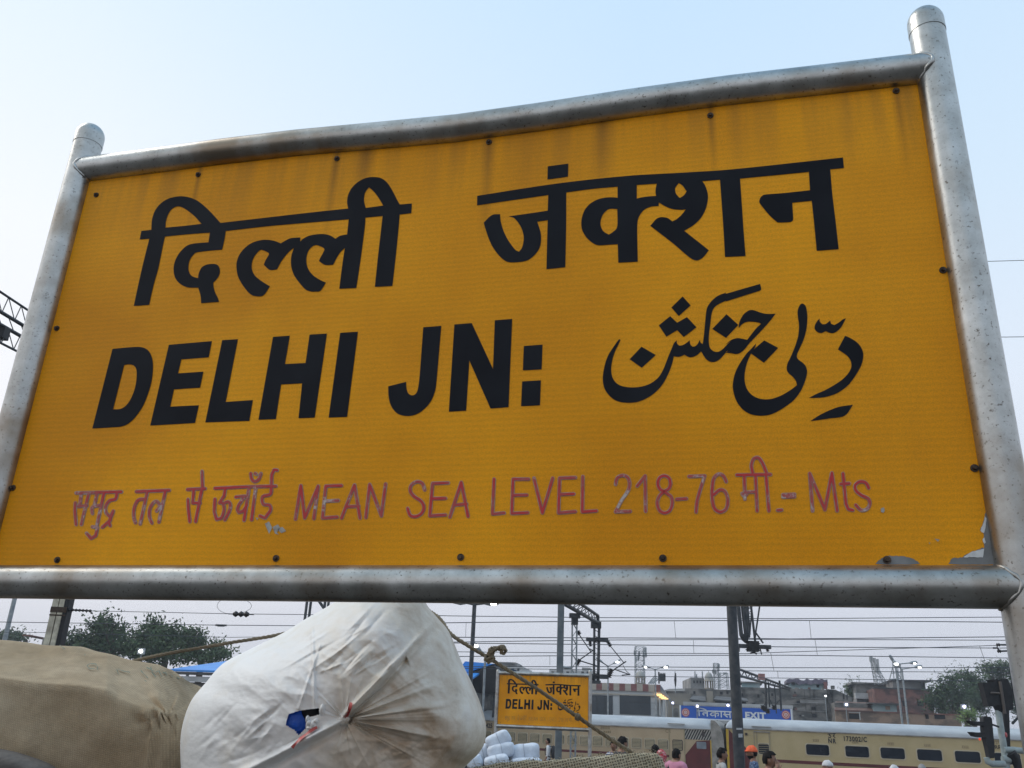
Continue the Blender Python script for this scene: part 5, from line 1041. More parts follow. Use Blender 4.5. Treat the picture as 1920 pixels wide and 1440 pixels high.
o = MB(); tb(o, [(1872, 1322), (1873, 1328), (1873, 1337)], Y, [0.15, 0.12, 0.06], 12); o.build('neck', BLACK, root)
a, d = slab(S8([(1480, 300), (1580, 300), (1610, 1140), (1545, 1140)]), 0.15, 0.3); MB().prism(a, d).build('junction_box', BLACK, root)
o = MB(); tb(o, [(1875, 1278), (1884, 1338)], Y - 0.14, 0.035); tb(o, [(1858, 1299), (1875, 1300)], Y - 0.14, 0.025); o.build('stiffener', M('grimy bracket', (0.10, 0.085, 0.075), rough=0.7), root)
o = MB(); tb(o, [(1896, 1276), (1919, 1392)], Y + .3, 0.022); tb(o, [(1904, 1284), (1926, 1400)], Y + .3, 0.022)
for k in range(8): tb(o, [(1898 + k * 2.7, 1285 + k * 14), (1905 + k * 2.7, 1291 + k * 14)], Y + .3, 0.015, 5)
tb(o, [(1898, 1357), (1910, 1344)], Y + .3, 0.03); o.build('ladder', DARKSTEEL, root)
o = MB(); tb(o, [(1882, 1406), (1900, 1406), (1935, 1410)], Y - .05, 0.07, 10); o.build('side_bracket', SIGP, root)
o = MB(); tb(o, [(1895, 1412), (1905, 1425), (1912, 1450)], Y - .1, [0.13, 0.11, 0.08], 8); o.build('cable_box', BLACK, root)
o = MB(); o.ball(at(1886, 1378, Y - .05), (0.035, 0.03, 0.06), 8, 6); o.build('marker', M('faded pink marker', (0.5, 0.12, 0.12), rough=0.5), root)
root = thing('railway_signal', 'short black railway signal with two pointed hoods on a bent pale pipe', 'railway signal', at(1862, 1432, Y - 0.15))
a, d = slab(S8([(1075, 680), (1095, 662), (1180, 675), (1200, 700), (1225, 980), (1240, 1120), (1235, 1285), (1170, 1290), (1130, 1100), (1095, 960), (1080, 860)]), -0.24, -0.06); MB().prism(a, d).build('signal_head', BLACK, root)
for pts in ([(865, 728), (960, 748), (1085, 740), (1085, 800), (1040, 808), (960, 802), (905, 770)], [(893, 898), (1000, 908), (1085, 905), (1100, 975), (1040, 980), (950, 962)]):
    a, d = slab(S8(pts), -0.27, -0.03); MB().prism(a, d).build('hood', BLACK, root)
MB().ball(at(1837, 1386, Y - .22), (0.02, 0.03, 0.03), 8, 6).build('lens', EM('red signal lens', (0.8, 0.06, 0.02), 0.8), root)
for k in range(9):
    o = MB(); o.box(at(1854 + k * 0.5, 1362 + k * 6.4, Y - 0.2), (0.028, 0.02, 0.02)); o.build('fin', BLACK, root)
o = MB(); tb(o, [(1850, 1420), (1852, 1428), (1860, 1432.5), (1884, 1432.5)], Y - 0.15, [0.07, 0.072, 0.072, 0.072], 12); o.build('bent_pipe', SIGP, root)
o = MB(); tb(o, [(1880, 1424), (1893, 1424)], Y - .05, 0.088, 12); o.build('collar', SIGP, root)
o = MB(); tb(o, [(1851, 1355), (1873, 1363)], Y - .1, 0.022); o.build('stay', BLACK, root)

# ------------------------------------------------------------------ trees
LEAF = [M('leaf green dark', (0.03, 0.055, 0.028), (0.055, 0.085, 0.045), scale=0.8, rough=0.75, spec=0.15), M('leaf green mid', (0.055, 0.09, 0.04), (0.085, 0.125, 0.06), scale=0.8, rough=0.75, spec=0.15), M('leaf green light', (0.10, 0.17, 0.03), (0.15, 0.22, 0.06), scale=1.5, rough=0.6)]
BARK = M('grey brown bark', (0.07, 0.055, 0.04), (0.12, 0.10, 0.08), scale=6, rough=0.9)
def tree(label, blobs, base, Y, nleaf, leaf, seed, group, mats=(0, 1), depth=0.7):
    """blobs: (px, py, rx, ry) picture-sized clumps of foliage at depth Y; base: px of the trunk"""
    rnd = random.Random(seed); sc = Y / 1750; q = at(base, 1350, Y); root = thing('tree', label, 'tree', (q.x, q.y, -1), group)
    cs = []
    for (x, y, rx, ry) in blobs: cs.append((at(x, y, Y + rnd.uniform(-1, 1) * depth * rx * sc), rx * sc * 0.93, ry * sc * 0.93))
    o = MB(); fork = Vector((q.x, q.y, min(c[0].z - c[2] for c in cs) + 0.3)); o.tube([(q.x, q.y, -1), fork.lerp(Vector((q.x, q.y, -1)), 0.5), fork], [0.32, 0.26, 0.2], 9)
    for c, rx, ry in cs:
        e_ = c + Vector((0, 0, ry * 0.3)); md = fork.lerp(e_, 0.5) + Vector((rnd.uniform(-.3, .3), 0, rnd.uniform(-.2, .3))); o.tube([fork, md, e_], [0.13, 0.08, 0.02], 6)
        for k in range(5):
            t = c + Vector((rnd.uniform(-1, 1) * rx, rnd.uniform(-1, 1) * rx * depth, rnd.uniform(-.3, 1) * ry)); o.tube([md.lerp(e_, 0.4), md.lerp(t, 0.6) , t], [0.045, 0.03, 0.01], 4)
    o.build('trunk', BARK, root)
    o = MB(); tot = sum(c[1] * c[2] for c in cs); vs = []; fs = []; ms = []
    for c, rx, ry in cs:
        ntw = max(6, int(nleaf * 0.62 * rx * ry / tot / 14))
        for t in range(ntw):
            u = rnd.random() * 6.283; zz = rnd.uniform(-1, 1); s = math.sqrt(1 - zz * zz); rad = rnd.uniform(0.3, 1.0) ** 0.5 * rnd.uniform(0.72, 1.05) * (1 + 0.45 * noise.noise(Vector((math.cos(u) * s * 2.2, math.sin(u) * s * 2.2, zz * 2.2 + c.x))))
            tw = c + Vector((math.cos(u) * s * rx * rad, math.sin(u) * s * rx * depth * rad, zz * ry * rad))
            mi = 1 if rnd.random() < 0.45 else 0; spread = leaf * rnd.uniform(1.4, 3.0); dr = Vector((math.cos(u) * s, math.sin(u) * s, zz * 0.6 + 0.1)).normalized()
            for l in range(14):
                p = tw + dr * rnd.gauss(0.0, spread) * 0.8 + Vector((rnd.gauss(0, 1), rnd.gauss(0, 1), rnd.gauss(0, 0.8))) * spread * 0.5
                a = Vector((rnd.gauss(0, 1), rnd.gauss(0, 1), rnd.gauss(0, 1))).normalized(); b = a.orthogonal().normalized(); L_ = leaf * rnd.uniform(0.35, 0.9); k = len(vs)
                vs += [p - a * L_, p + b * L_ * 0.42, p + a * L_, p - b * L_ * 0.42]; fs.append((k, k + 1, k + 2, k + 3)); ms.append(mi)
    o.v = vs; o.f = [list(f) for f in fs]; o.mi = ms; o.smooth = [False] * len(fs)
    o.build('crown', [LEAF[mats[0]], LEAF[mats[1]]], root); return root
GL = 'trees behind the bale on the left'; GR_ = 'trees on the right'
tree('bushy dark green tree with the highest ragged top, nearest the pale mast', [(188, 1178, 26, 26), (212, 1192, 34, 26), (155, 1200, 30, 22), (235, 1212, 30, 22), (172, 1218, 40, 22), (132, 1212, 18, 14), (206, 1162, 10, 8)], 190, 62, 9000, 0.20, 1, GL)
tree('rounded dense green tree in the middle of the left clump of trees', [(288, 1180, 26, 19), (272, 1200, 26, 22), (312, 1195, 30, 24), (300, 1222, 40, 22), (268, 1226, 26, 18)], 290, 60, 8000, 0.20, 2, GL)
tree('looser feathery tree right of the left clump, above the blue roof', [(355, 1188, 22, 13), (345, 1206, 24, 18), (374, 1202, 16, 14), (352, 1226, 36, 18), (405, 1212, 14, 12), (420, 1226, 20, 12), (395, 1232, 26, 14)], 360, 64, 7000, 0.19, 3, GL)
tree('far hazy bush behind the brown bale at the left edge', [(12, 1192, 18, 9), (34, 1195, 16, 8), (-14, 1194, 18, 9)], 14, 95, 2200, 0.26, 4, GL)
tree('broad green tree in front of the brick house at its right end', [(1772, 1292, 24, 26), (1765, 1318, 26, 24), (1796, 1308, 28, 32), (1790, 1276, 14, 12), (1752, 1318, 12, 18), (1800, 1338, 40, 14)], 1790, 86, 9000, 0.26, 5, GR_)
tree('tall feathery tree with sky gaps left of the signal', [(1806, 1268, 16, 12), (1824, 1272, 20, 14), (1822, 1298, 24, 22), (1840, 1316, 26, 26), (1836, 1282, 14, 12)], 1826, 90, 7000, 0.24, 6, GR_)
tree('tall spreading tree reaching up beside the right post of the big board', [(1856, 1250, 20, 13), (1884, 1250, 22, 12), (1872, 1262, 32, 14), (1902, 1262, 22, 18), (1862, 1280, 20, 12), (1886, 1300, 34, 30), (1912, 1310, 30, 40)], 1880, 92, 10000, 0.25, 7, GR_)
tree('small round tree between the terrace house and the brick house', [(1596, 1292, 10, 7), (1606, 1290, 8, 8), (1600, 1300, 14, 8)], 1600, 112, 1500, 0.28, 8, GR_)
tree('small lime green sapling lit up beside the violet floodlight', [(1812, 1340, 11, 6), (1818, 1336, 9, 6), (1803, 1348, 8, 5)], 1813, 67.5, 900, 0.15, 9, GR_, (2, 2))


# ------------------------------------------------------------------ foreground load: bale, sack, rope, jute cloth
def burlap(name, c1, c2, ws, strength=0.35, gaps=None):
    m = M(name, c1, c2, scale=3.0, rough=0.9, spec=0.1, lo=0.35, hi=0.68)
    n = m.node_tree.nodes; l = m.node_tree.links; b = n['Principled BSDF']; t = n.new('ShaderNodeTexCoord'); bc = b.inputs['Base Color'].links[0].from_socket
    outs = []
    for d, rot in (('X', 0.25), ('Z', 0.25)):
        mp = n.new('ShaderNodeMapping'); mp.inputs['Rotation'].default_value = (0.1, rot, 0); l.new(t.outputs['Object'], mp.inputs[0])
        wv = n.new('ShaderNodeTexWave'); wv.bands_direction = d; wv.inputs['Scale'].default_value = ws; wv.inputs['Distortion'].default_value = 3.2 if gaps else 1.6; wv.inputs['Detail'].default_value = 2; wv.inputs['Detail Scale'].default_value = 2.5; l.new(mp.outputs[0], wv.inputs[0]); outs.append(wv.outputs['Fac'])
    mm = n.new('ShaderNodeMath'); mm.operation = 'MAXIMUM' if gaps else 'MULTIPLY'; l.new(outs[0], mm.inputs[0]); l.new(outs[1], mm.inputs[1])
    r = n.new('ShaderNodeMapRange'); r.inputs[1].default_value = 0.35 if gaps else 0.0; r.inputs[2].default_value = 0.85; r.inputs[3].default_value = gaps or 0.82; r.inputs[4].default_value = 1.1; l.new(mm.outputs[0], r.inputs[0])
    # a few large stains and pale scuffs
    z = n.new('ShaderNodeTexNoise'); z.inputs['Scale'].default_value = 14; z.inputs['Detail'].default_value = 9; z.inputs['Roughness'].default_value = 0.75; l.new(t.outputs['Object'], z.inputs[0])
    q = n.new('ShaderNodeMapRange'); q.inputs[1].default_value = 0.3; q.inputs[2].default_value = 0.7; q.inputs[3].default_value = 0.82; q.inputs[4].default_value = 1.18; l.new(z.outputs[0], q.inputs[0])
    m3 = n.new('ShaderNodeMath'); m3.operation = 'MULTIPLY'; l.new(r.outputs[0], m3.inputs[0]); l.new(q.outputs[0], m3.inputs[1])
    vm = n.new('ShaderNodeVectorMath'); vm.operation = 'SCALE'; l.new(bc, vm.inputs[0]); l.new(m3.outputs[0], vm.inputs['Scale']); l.new(vm.outputs[0], b.inputs['Base Color'])
    u = n.new('ShaderNodeBump'); u.inputs['Strength'].default_value = strength; u.inputs['Distance'].default_value = 0.006; l.new(mm.outputs[0], u.inputs['Height'])
    u2 = n.new('ShaderNodeBump'); u2.inputs['Strength'].default_value = 0.4; u2.inputs['Distance'].default_value = 0.02; l.new(z.outputs[0], u2.inputs['Height']); l.new(u.outputs[0], u2.inputs['Normal']); l.new(u2.outputs[0], b.inputs['Normal'])
    return m
BURL = burlap('brown sacking', (0.36, 0.275, 0.175), (0.48, 0.385, 0.265), 45)
JUTE = burlap('open jute net cloth', (0.42, 0.375, 0.265), (0.56, 0.51, 0.385), 30, 0.8, 0.38)
def interp(tab, x):
    for (x0, y0), (x1, y1) in zip(tab, tab[1:]):
        if x <= x1: f = (x - x0) / (x1 - x0); f = f * f * (3 - 2 * f) * 0.35 + f * 0.65; return y0 + (y1 - y0) * f
    return tab[-1][1]
def fbm(p, sc, oct=3):
    a = 0; am = 1; f = sc
    for _ in range(oct): a += am * noise.noise(Vector(p) * f); am *= 0.5; f *= 2.1
    return a
# --- brown bale
RIDGE = [(-260, 1188), (0, 1197), (70, 1204), (137, 1207), (180, 1220), (245, 1237), (285, 1244), (310, 1252), (345, 1276), (378, 1291), (420, 1320)]
CREASE = [(-260, 1268), (0, 1272), (25, 1275), (75, 1282), (150, 1287), (200, 1294), (225, 1312), (262, 1326), (312, 1337), (350, 1341), (420, 1352)]
FRONT = [(-260, 3.92), (0, 3.90), (200, 3.90), (300, 3.93), (330, 4.02), (360, 4.22), (420, 4.5)]
BOT = 1640
def bale_section(x):
    yr, yc, Yf = interp(RIDGE, x), interp(CREASE, x), interp(FRONT, x); out = []
    Yr = Yf + 0.48
    def bulge(f): return -0.035 * math.sin(math.pi * f)
    for k in range(26): f = k / 26; out.append((BOT + (yc - BOT) * f, Yf + 0.10 * (1 - f) ** 3 + bulge(f) + 0.025 * max(0, (f - .85) / .15) ** 2))
    for k in range(22): f = k / 22; out.append((yc + (yr - yc) * (f * 0.93 + 0.07 * f * f), Yf + 0.02 + (Yr - Yf) * f))
    return out, Yr, yr
def bale_pt(x, f):                                       # f: 0 at the front edge, 1 at the ridge
    yr, yc, Yf = interp(RIDGE, x), interp(CREASE, x), interp(FRONT, x); return at(x, yc + (yr - yc) * (f * 0.93 + 0.07 * f * f), Yf + 0.02 + 0.48 * f)
o = MB(); rows = []; nx = 200
for i in range(nx + 1):
    x = -260 + 660 * i / nx; sec, Yr, yr = bale_section(x); row = []
    for j, (y, Yd) in enumerate(sec):
        p = at(x, y, Yd); g = max(0, 1 - math.hypot((x - 314) / 80, (y - 1340) / 75))      # gathered corner
        ang = math.atan2(y - 1340, x - 316)
        fold = g * (0.030 * (1 - 2 * abs(math.sin(ang * 5 + 1.4 * math.sin(ang * 2))) ** 0.7) + 0.012 * (1 - 2 * abs(math.sin(ang * 11))))
        seam = 0.035 * math.exp(-((x - (292 + (y - 1345) * -0.12)) / 5) ** 2) * (1 if y > 1350 else 0)      # stitched lip down the end
        d = 0.018 * fbm(p, 2.2) + 0.006 * fbm(p, 9) + fold * (0.35 + 0.65 * min(1, g * 3)) + seam + 0.007 * math.sin(p.x * 11 + p.z * 9 + 2.2 * math.sin(p.z * 5)) * (1 if j < 26 else 0.3) + 0.016 * math.exp(-((j - 26) / 1.3) ** 2) + 0.012 * (0.3 - 1.5 * abs(noise.noise(Vector((p.x * 3.2 + p.z * 2, p.z * 4 - p.y * 3, 5)))))
        if 0 < i < nx: p = p + Vector((0, -d, d * 0.35 if j > 26 else 0))
        row.append(p)
    top = row[-1]; back = at(x, yr, Yr)
    for k in range(1, 7): a = k / 6 * math.pi / 2; row.append(top + Vector((0, 0.30 * math.sin(a), 0.012 - 0.2 * (1 - math.cos(a)))))
    bz = row[0].z; row.append(Vector((row[-1].x, row[-1].y + 0.05, bz)))
    rows.append(row)
nr = len(rows[0]); vs = [p for r in rows for p in r]
o.add(vs, [(i * nr + j, (i + 1) * nr + j, (i + 1) * nr + (j + 1) % nr, i * nr + (j + 1) % nr) for i in range(nx) for j in range(nr)], 0, True)
o.add(rows[0], [tuple(range(nr))]); o.add(rows[-1], [tuple(range(nr - 1, -1, -1))])
bc_ = at(80, 1640, 4.2)
root = thing('burlap_bale', 'large brown burlap bale with faint green writing on its sloping top', 'bale', (bc_.x, bc_.y, rows[100][0].z)); o.build('sacking', BURL, root)
I1 = lambda p: G(0, 1100, 4.0, p)
GRN = M('faded green marker', (0.13, 0.19, 0.15), (0.27, 0.23, 0.16), scale=40, rough=0.9)
WR = [I1(p) for p in ([(720, 630), (680, 628), (658, 605), (680, 588), (725, 592), (742, 615), (735, 640)], [(885, 635), (897, 672)], [(895, 632), (940, 650), (985, 658)], [(1065, 645), (1115, 695)], [(1090, 715), (1105, 722)], [(1110, 622), (1165, 650)], [(1140, 618), (1150, 660), (1175, 690)], [(1165, 662), (1200, 645), (1220, 690)], [(1230, 655), (1262, 668)], [(1250, 650), (1255, 680)], [(1285, 670), (1300, 690)], [(1335, 690), (1350, 705)], [(640, 510), (640, 525)], [(450, 445), (490, 475)])]
def inv_bale(px, py, off):
    yr, yc = interp(RIDGE, px), interp(CREASE, px); f = max(0.02, min(0.98, (yc - py) / max(1, yc - yr)))
    for _ in range(4): f = max(0.02, min(0.98, ((yc - py) / max(1, yc - yr)) / (0.93 + 0.07 * f)))
    return bale_pt(px, f)
o = MB()
for st in WR:
    for a, b in zip(st, st[1:]):
        n = max(2, int(math.hypot(b[0] - a[0], b[1] - a[1]) / 2)); vs = []
        for k in range(n + 1):
            x, y = a[0] + (b[0] - a[0]) * k / n, a[1] + (b[1] - a[1]) * k / n; dx, dy = b[0] - a[0], b[1] - a[1]; L0 = math.hypot(dx, dy); nx_, ny_ = -dy / L0 * 0.75, dx / L0 * 0.75
            for s_ in (-1, 1):
                p = inv_bale(x + nx_ * s_, y + ny_ * s_, 0); d = 0.018 * fbm(p, 2.2) + 0.006 * fbm(p, 9); p = p + Vector((0, -d - 0.012, d * 0.35 + 0.006)); vs.append(p)
        o.add(vs, [(2 * k, 2 * k + 2, 2 * k + 3, 2 * k + 1) for k in range(n)])
o.build('green_writing', GRN, root)
# --- grey sack under it
def pillow(o, outline, Y0, front, back, nth, nr_, pw, disp=None, K=None, skip=None):
    """closed cushion whose silhouette is a picture outline at depth Y0; bulges 'front' metres towards and 'back' metres away from the camera"""
    pol = smooth_poly(outline, 5, 60); m = len(pol); K = K or (sum(p.x for p in pol) / m, sum(p.y for p in pol) / m); K = Vector(K)
    rim = []
    for i in range(nth):
        a = 2 * math.pi * i / nth; d = Vector((math.cos(a), math.sin(a))); best = None
        for j in range(m):
            A = pol[j] - K; B = pol[(j + 1) % m] - K; e_ = B - A; den = d.x * e_.y - d.y * e_.x
            if abs(den) < 1e-9: continue
            t = (A.x * e_.y - A.y * e_.x) / den; u = (A.x * d.y - A.y * d.x) / den
            if t > 0 and -1e-6 <= u <= 1 + 1e-6 and (best is None or t > best): best = t
        rim.append(best or 1)
    def f_pt(i, r):
        a = 2 * math.pi * i / nth; R_ = rim[int(i) % nth] if float(i).is_integer() else rim[int(i) % nth] * (1 - i % 1) + rim[(int(i) + 1) % nth] * (i % 1)
        x, y = K.x + math.cos(a) * R_ * r, K.y + math.sin(a) * R_ * r; Yd = Y0 - front * math.sqrt(max(0, 1 - r ** pw))
        return x, y, Yd
    vs = []; rings = []
    for k in range(nr_ + 1):
        r = (k / nr_); r = r ** 0.9 if k else 0.004; r = 1 - (1 - r) ** 1.25; ring = []
        for i in range(nth):
            x, y, Yd = f_pt(i, r); dd = disp(x, y, r, 2 * math.pi * i / nth) if disp else 0
            ring.append(at(x, y, Yd - dd * (1 - r ** 8)))
        rings.append((r, ring))
    px_of = []
    for k, (r, ring) in enumerate(rings): vs += ring
    fs = []
    for k in range(nr_):
        for i in range(nth):
            q = (k * nth + i, k * nth + (i + 1) % nth, (k + 1) * nth + (i + 1) % nth, (k + 1) * nth + i)
            if skip:
                rr_ = (rings[k][0] + rings[k + 1][0]) / 2; x, y, _ = f_pt(i + 0.5, rr_)
                if skip(x, y): continue
            fs.append(q)
    base = len(vs); nb = 14; Kp = at(K.x, K.y, Y0)
    for k in range(1, nb + 1):
        r = 1 - k / nb; 
        for i in range(nth):
            e_ = rings[-1][1][i]; c = Kp + Vector((0, back, 0)); p = Kp.lerp(e_, r); vs.append(Vector((p.x, Y0 + back * math.sqrt(max(0, 1 - r ** pw)), p.z)))
    for k in range(nb):
        a0 = nr_ * nth if k == 0 else base + (k - 1) * nth; b0 = base + k * nth
        for i in range(nth): fs.append((a0 + i, a0 + (i + 1) % nth, b0 + (i + 1) % nth, b0 + i))
    o.add(vs, fs, 0, True)
    def ysurf(x, y):
        a = math.atan2(y - K.y, x - K.x) % (2 * math.pi); R_ = rim[int(a / (2 * math.pi) * nth) % nth]; r = min(1, math.hypot(x - K.x, y - K.y) / R_)
        return Y0 - front * math.sqrt(max(0, 1 - r ** pw)) - ((disp(x, y, r, a) if disp else 0) * (1 - r ** 8))
    return ysurf
GSK = M('grey woven plastic', (0.075, 0.066, 0.06), (0.11, 0.10, 0.09), scale=7, rough=0.7, bump=0.4, bscale=25)
root = thing('grey_sack', 'dark grey sack slumped under the brown bale in the bottom left corner', 'sack', at(0, 1600, 3.7)); o = MB()
pillow(o, [(-180, 1420), (-60, 1400), (0, 1405), (40, 1416), (75, 1429), (100, 1445), (125, 1480), (110, 1600), (-180, 1600)], 3.72, 0.12, 0.15, 64, 12, 2.4); o.build('cloth', GSK, root)

# --- white sack
SO = [(339, 1440), (338, 1390), (344, 1352), (359, 1313), (385, 1281), (417, 1245), (465, 1219), (530, 1187), (572, 1161), (611, 1139), (643, 1119), (690, 1098), (745, 1090), (785, 1112), (803, 1138), (820, 1158), (843, 1187), (866, 1242), (885, 1281), (901, 1320), (911, 1358), (909, 1390), (898, 1412), (880, 1430), (868, 1450), (862, 1530), (800, 1600), (600, 1615), (400, 1600), (345, 1530)]
KN = (646, 1349)
rnd = random.Random(11)
pleats = []
for k in range(52):
    a = rnd.uniform(-80, 280) if k < 26 else rnd.uniform(-50, 32); onr = -60 < a < 36
    pleats.append((R(a), R(rnd.uniform(1.2, 3.2) if onr else rnd.uniform(2, 6)), (rnd.uniform(0.5, 1.0) if onr else rnd.uniform(0.08, 0.3)), rnd.uniform(0.6, 1.25) if onr else rnd.uniform(0.25, 0.6), rnd.choice((1, 1, -0.7))))
def angd(a, b): return (a - b + math.pi) % (2 * math.pi) - math.pi
def ln(x, y, x0, y0, x1, y1):                            # signed distance to a line and position along it
    dx, dy = x1 - x0, y1 - y0; L0 = math.hypot(dx, dy); return ((x - x0) * -dy + (y - y0) * dx) / L0, ((x - x0) * dx + (y - y0) * dy) / L0 / L0
def sack_disp(x, y, r, a):
    d = 0
    for (pa, w_, am, rl, sg) in pleats:
        t = angd(a, pa)
        if abs(t) < w_ * 4: d += sg * am * 0.024 * math.exp(-abs(t / w_) ** 1.15) * min(1, r / 0.12) * max(0, 1 - r / rl) ** 0.7
    d -= 0.03 * math.exp(-(math.hypot(x - KN[0], y - KN[1]) / 22) ** 2)                     # pulled in at the knot
    v, t = ln(x, y, 646, 1349, 826, 1160)                                                    # folded seam up to the right shoulder
    if 0 < t < 1.1: d += 0.030 * math.exp(-((v + 6) / 5.5) ** 2) - 0.034 * math.exp(-((v - 7) / 6.0) ** 2)
    v, t = ln(x, y, 646, 1349, 452, 1450)                                                    # rolled hem down to the left
    if 0 < t < 1.6: d += 0.030 * math.exp(-((v) / 7) ** 2) - 0.018 * math.exp(-((v + 13) / 8) ** 2)
    v, t = ln(x, y, 590, 1330, 585, 1160)                                                    # sewn panel edges in the upper half
    if 0 < t < 1: d += 0.008 * math.exp(-(v / 3) ** 2)
    v, t = ln(x, y, 560, 1330, 600, 1210)
    if 0 < t < 1: d += 0.007 * math.exp(-(v / 2.5) ** 2)
    for (x0, y0, x1, y1) in ((806, 1120, 858, 1262), (858, 1262, 873, 1335), (873, 1335, 846, 1402), (846, 1402, 790, 1455)):   # edge between front and side
        v, t = ln(x, y, x0, y0, x1, y1); t = max(0, min(1, t)); q = math.hypot(x - x0 - (x1 - x0) * t, y - y0 - (y1 - y0) * t)
        d = max(d, d * 0.5 + 0.044 * math.exp(-abs(q / 22) ** 1.15)) if q < 80 else d
    for (cx, cy, ln_, an, amp, wd) in WRK:
        ca, sa = math.cos(an), math.sin(an); u = (x - cx) * ca + (y - cy) * sa; q = -(x - cx) * sa + (y - cy) * ca
        if abs(u) < ln_ * 1.6 and abs(q) < wd * 3: d += amp * 1.4 * math.exp(-(u / ln_) ** 2 - abs(q / wd * 1.3) ** 1.2)
    for sc_, am_ in ((95, 0.015), (43, 0.0052), (21, 0.0018)):                                # sharp crumples of the thin sheet
        q = Vector((x * 0.8 + y * 0.6, (y * 0.8 - x * 0.6) * 1.9, 0)) / sc_; d += am_ * (0.35 - 1.6 * abs(noise.noise(q + Vector((sc_, 0, 1.7))))) * min(1, r * 2.5)
    d += 0.012 * noise.noise(Vector((x / 120, y / 120, 3))) + 0.004 * noise.noise(Vector((x / 34, y / 34, 8))) + 0.0012 * noise.noise(Vector((x / 9, y / 9, 5)))
    return d
WRK = []
for k in range(30): WRK.append((rnd.uniform(560, 760), rnd.uniform(1150, 1260), rnd.uniform(14, 46), R(-38 + rnd.gauss(0, 8)), rnd.choice((1, -1)) * rnd.uniform(0.003, 0.009), rnd.uniform(2.5, 6)))
for k in range(26): WRK.append((rnd.uniform(380, 560), rnd.uniform(1330, 1430), rnd.uniform(10, 40), R(-40 + rnd.gauss(0, 16)), rnd.choice((1, -1)) * rnd.uniform(0.003, 0.009), rnd.uniform(2.5, 6)))
for k in range(26): WRK.append((rnd.uniform(640, 860), rnd.uniform(1380, 1440), rnd.uniform(10, 40), R(-25 + rnd.gauss(0, 20)), rnd.choice((1, -1)) * rnd.uniform(0.002, 0.006), rnd.uniform(2.5, 6)))
S2 = lambda p: G(320, 1100, 3.0968, p)
HOLEP = [Vector(p) for p in S2([(668, 805), (672, 770), (690, 738), (740, 722), (800, 712), (862, 705), (864, 740), (830, 752), (800, 758), (786, 790), (782, 825), (745, 862), (715, 830)])]
def inside(poly, x, y):
    c = False
    for i in range(len(poly)):
        a, b = poly[i - 1], poly[i]
        if (a.y > y) != (b.y > y) and x < (b.x - a.x) * (y - a.y) / (b.y - a.y) + a.x: c = not c
    return c
def white_cloth():
    m = M('dirty white sacking', (0.66, 0.66, 0.64), rough=0.5, spec=0.35); n = m.node_tree.nodes; l = m.node_tree.links; b = n['Principled BSDF']; t = n.new('ShaderNodeTexCoord')
    z = n.new('ShaderNodeTexNoise'); z.inputs['Scale'].default_value = 2.2; z.inputs['Detail'].default_value = 8; z.inputs['Roughness'].default_value = 0.65; l.new(t.outputs['Object'], z.inputs[0])
    s = n.new('ShaderNodeSeparateXYZ'); l.new(t.outputs['Object'], s.inputs[0])
    g = n.new('ShaderNodeMapRange'); g.inputs[1].default_value = -0.25; g.inputs[2].default_value = 0.35; g.inputs[3].default_value = -0.12; g.inputs[4].default_value = 0.15; l.new(s.outputs[0], g.inputs[0])
    ad = n.new('ShaderNodeMath'); ad.operation = 'ADD'; l.new(z.outputs[0], ad.inputs[0]); l.new(g.outputs[0], ad.inputs[1])
    r = n.new('ShaderNodeValToRGB'); e = r.color_ramp.elements; e[0].position = 0.40; e[0].color = (0.74, 0.75, 0.745, 1); e[1].position = 0.74; e[1].color = (0.40, 0.31, 0.215, 1)
    q = e.new(0.56); q.color = (0.66, 0.625, 0.55, 1); l.new(ad.outputs[0], r.inputs[0])
    z4 = n.new('ShaderNodeTexNoise'); z4.inputs['Scale'].default_value = 9; z4.inputs['Detail'].default_value = 10; z4.inputs['Roughness'].default_value = 0.8; l.new(t.outputs['Object'], z4.inputs[0])
    r4 = n.new('ShaderNodeMapRange'); r4.inputs[1].default_value = 0.60; r4.inputs[2].default_value = 0.80; r4.inputs[3].default_value = 1.0; r4.inputs[4].default_value = 0.62; l.new(z4.outputs[0], r4.inputs[0])
    vm = n.new('ShaderNodeVectorMath'); vm.operation = 'SCALE'; l.new(r.outputs[0], vm.inputs[0]); l.new(r4.outputs[0], vm.inputs['Scale']); l.new(vm.outputs[0], b.inputs['Base Color'])
    mp = n.new('ShaderNodeMapping'); mp.inputs['Rotation'].default_value = (0, R(-38), 0); mp.inputs['Scale'].default_value = (5, 5, 26); l.new(t.outputs['Object'], mp.inputs[0])
    z2 = n.new('ShaderNodeTexNoise'); z2.inputs['Scale'].default_value = 1.6; z2.inputs['Detail'].default_value = 6; l.new(mp.outputs[0], z2.inputs[0])
    u = n.new('ShaderNodeBump'); u.inputs['Strength'].default_value = 0.22; u.inputs['Distance'].default_value = 0.008; l.new(z2.outputs[0], u.inputs['Height'])
    z3 = n.new('ShaderNodeTexNoise'); z3.inputs['Scale'].default_value = 60; z3.inputs['Detail'].default_value = 4; l.new(t.outputs['Object'], z3.inputs[0])
    u2 = n.new('ShaderNodeBump'); u2.inputs['Strength'].default_value = 0.25; u2.inputs['Distance'].default_value = 0.004; l.new(z3.outputs[0], u2.inputs['Height']); l.new(u.outputs[0], u2.inputs['Normal']); l.new(u2.outputs[0], b.inputs['Normal'])
    return m
WHC = white_cloth()
kb = at(640, 1610, 3.9)
root = thing('white_sack', 'huge bulging white sack gathered into a knot, with a torn hole showing blue', 'sack', (kb.x, kb.y, kb.z))
o = MB(); ys = pillow(o, SO, 3.9, 0.50, 0.5, 480, 130, 2.25, sack_disp, KN, lambda x, y: inside(HOLEP, x, y)); o.build('cloth', WHC, root)
def on_sack(x, y, d=0.006): return at(x, y, ys(x, y) - d)
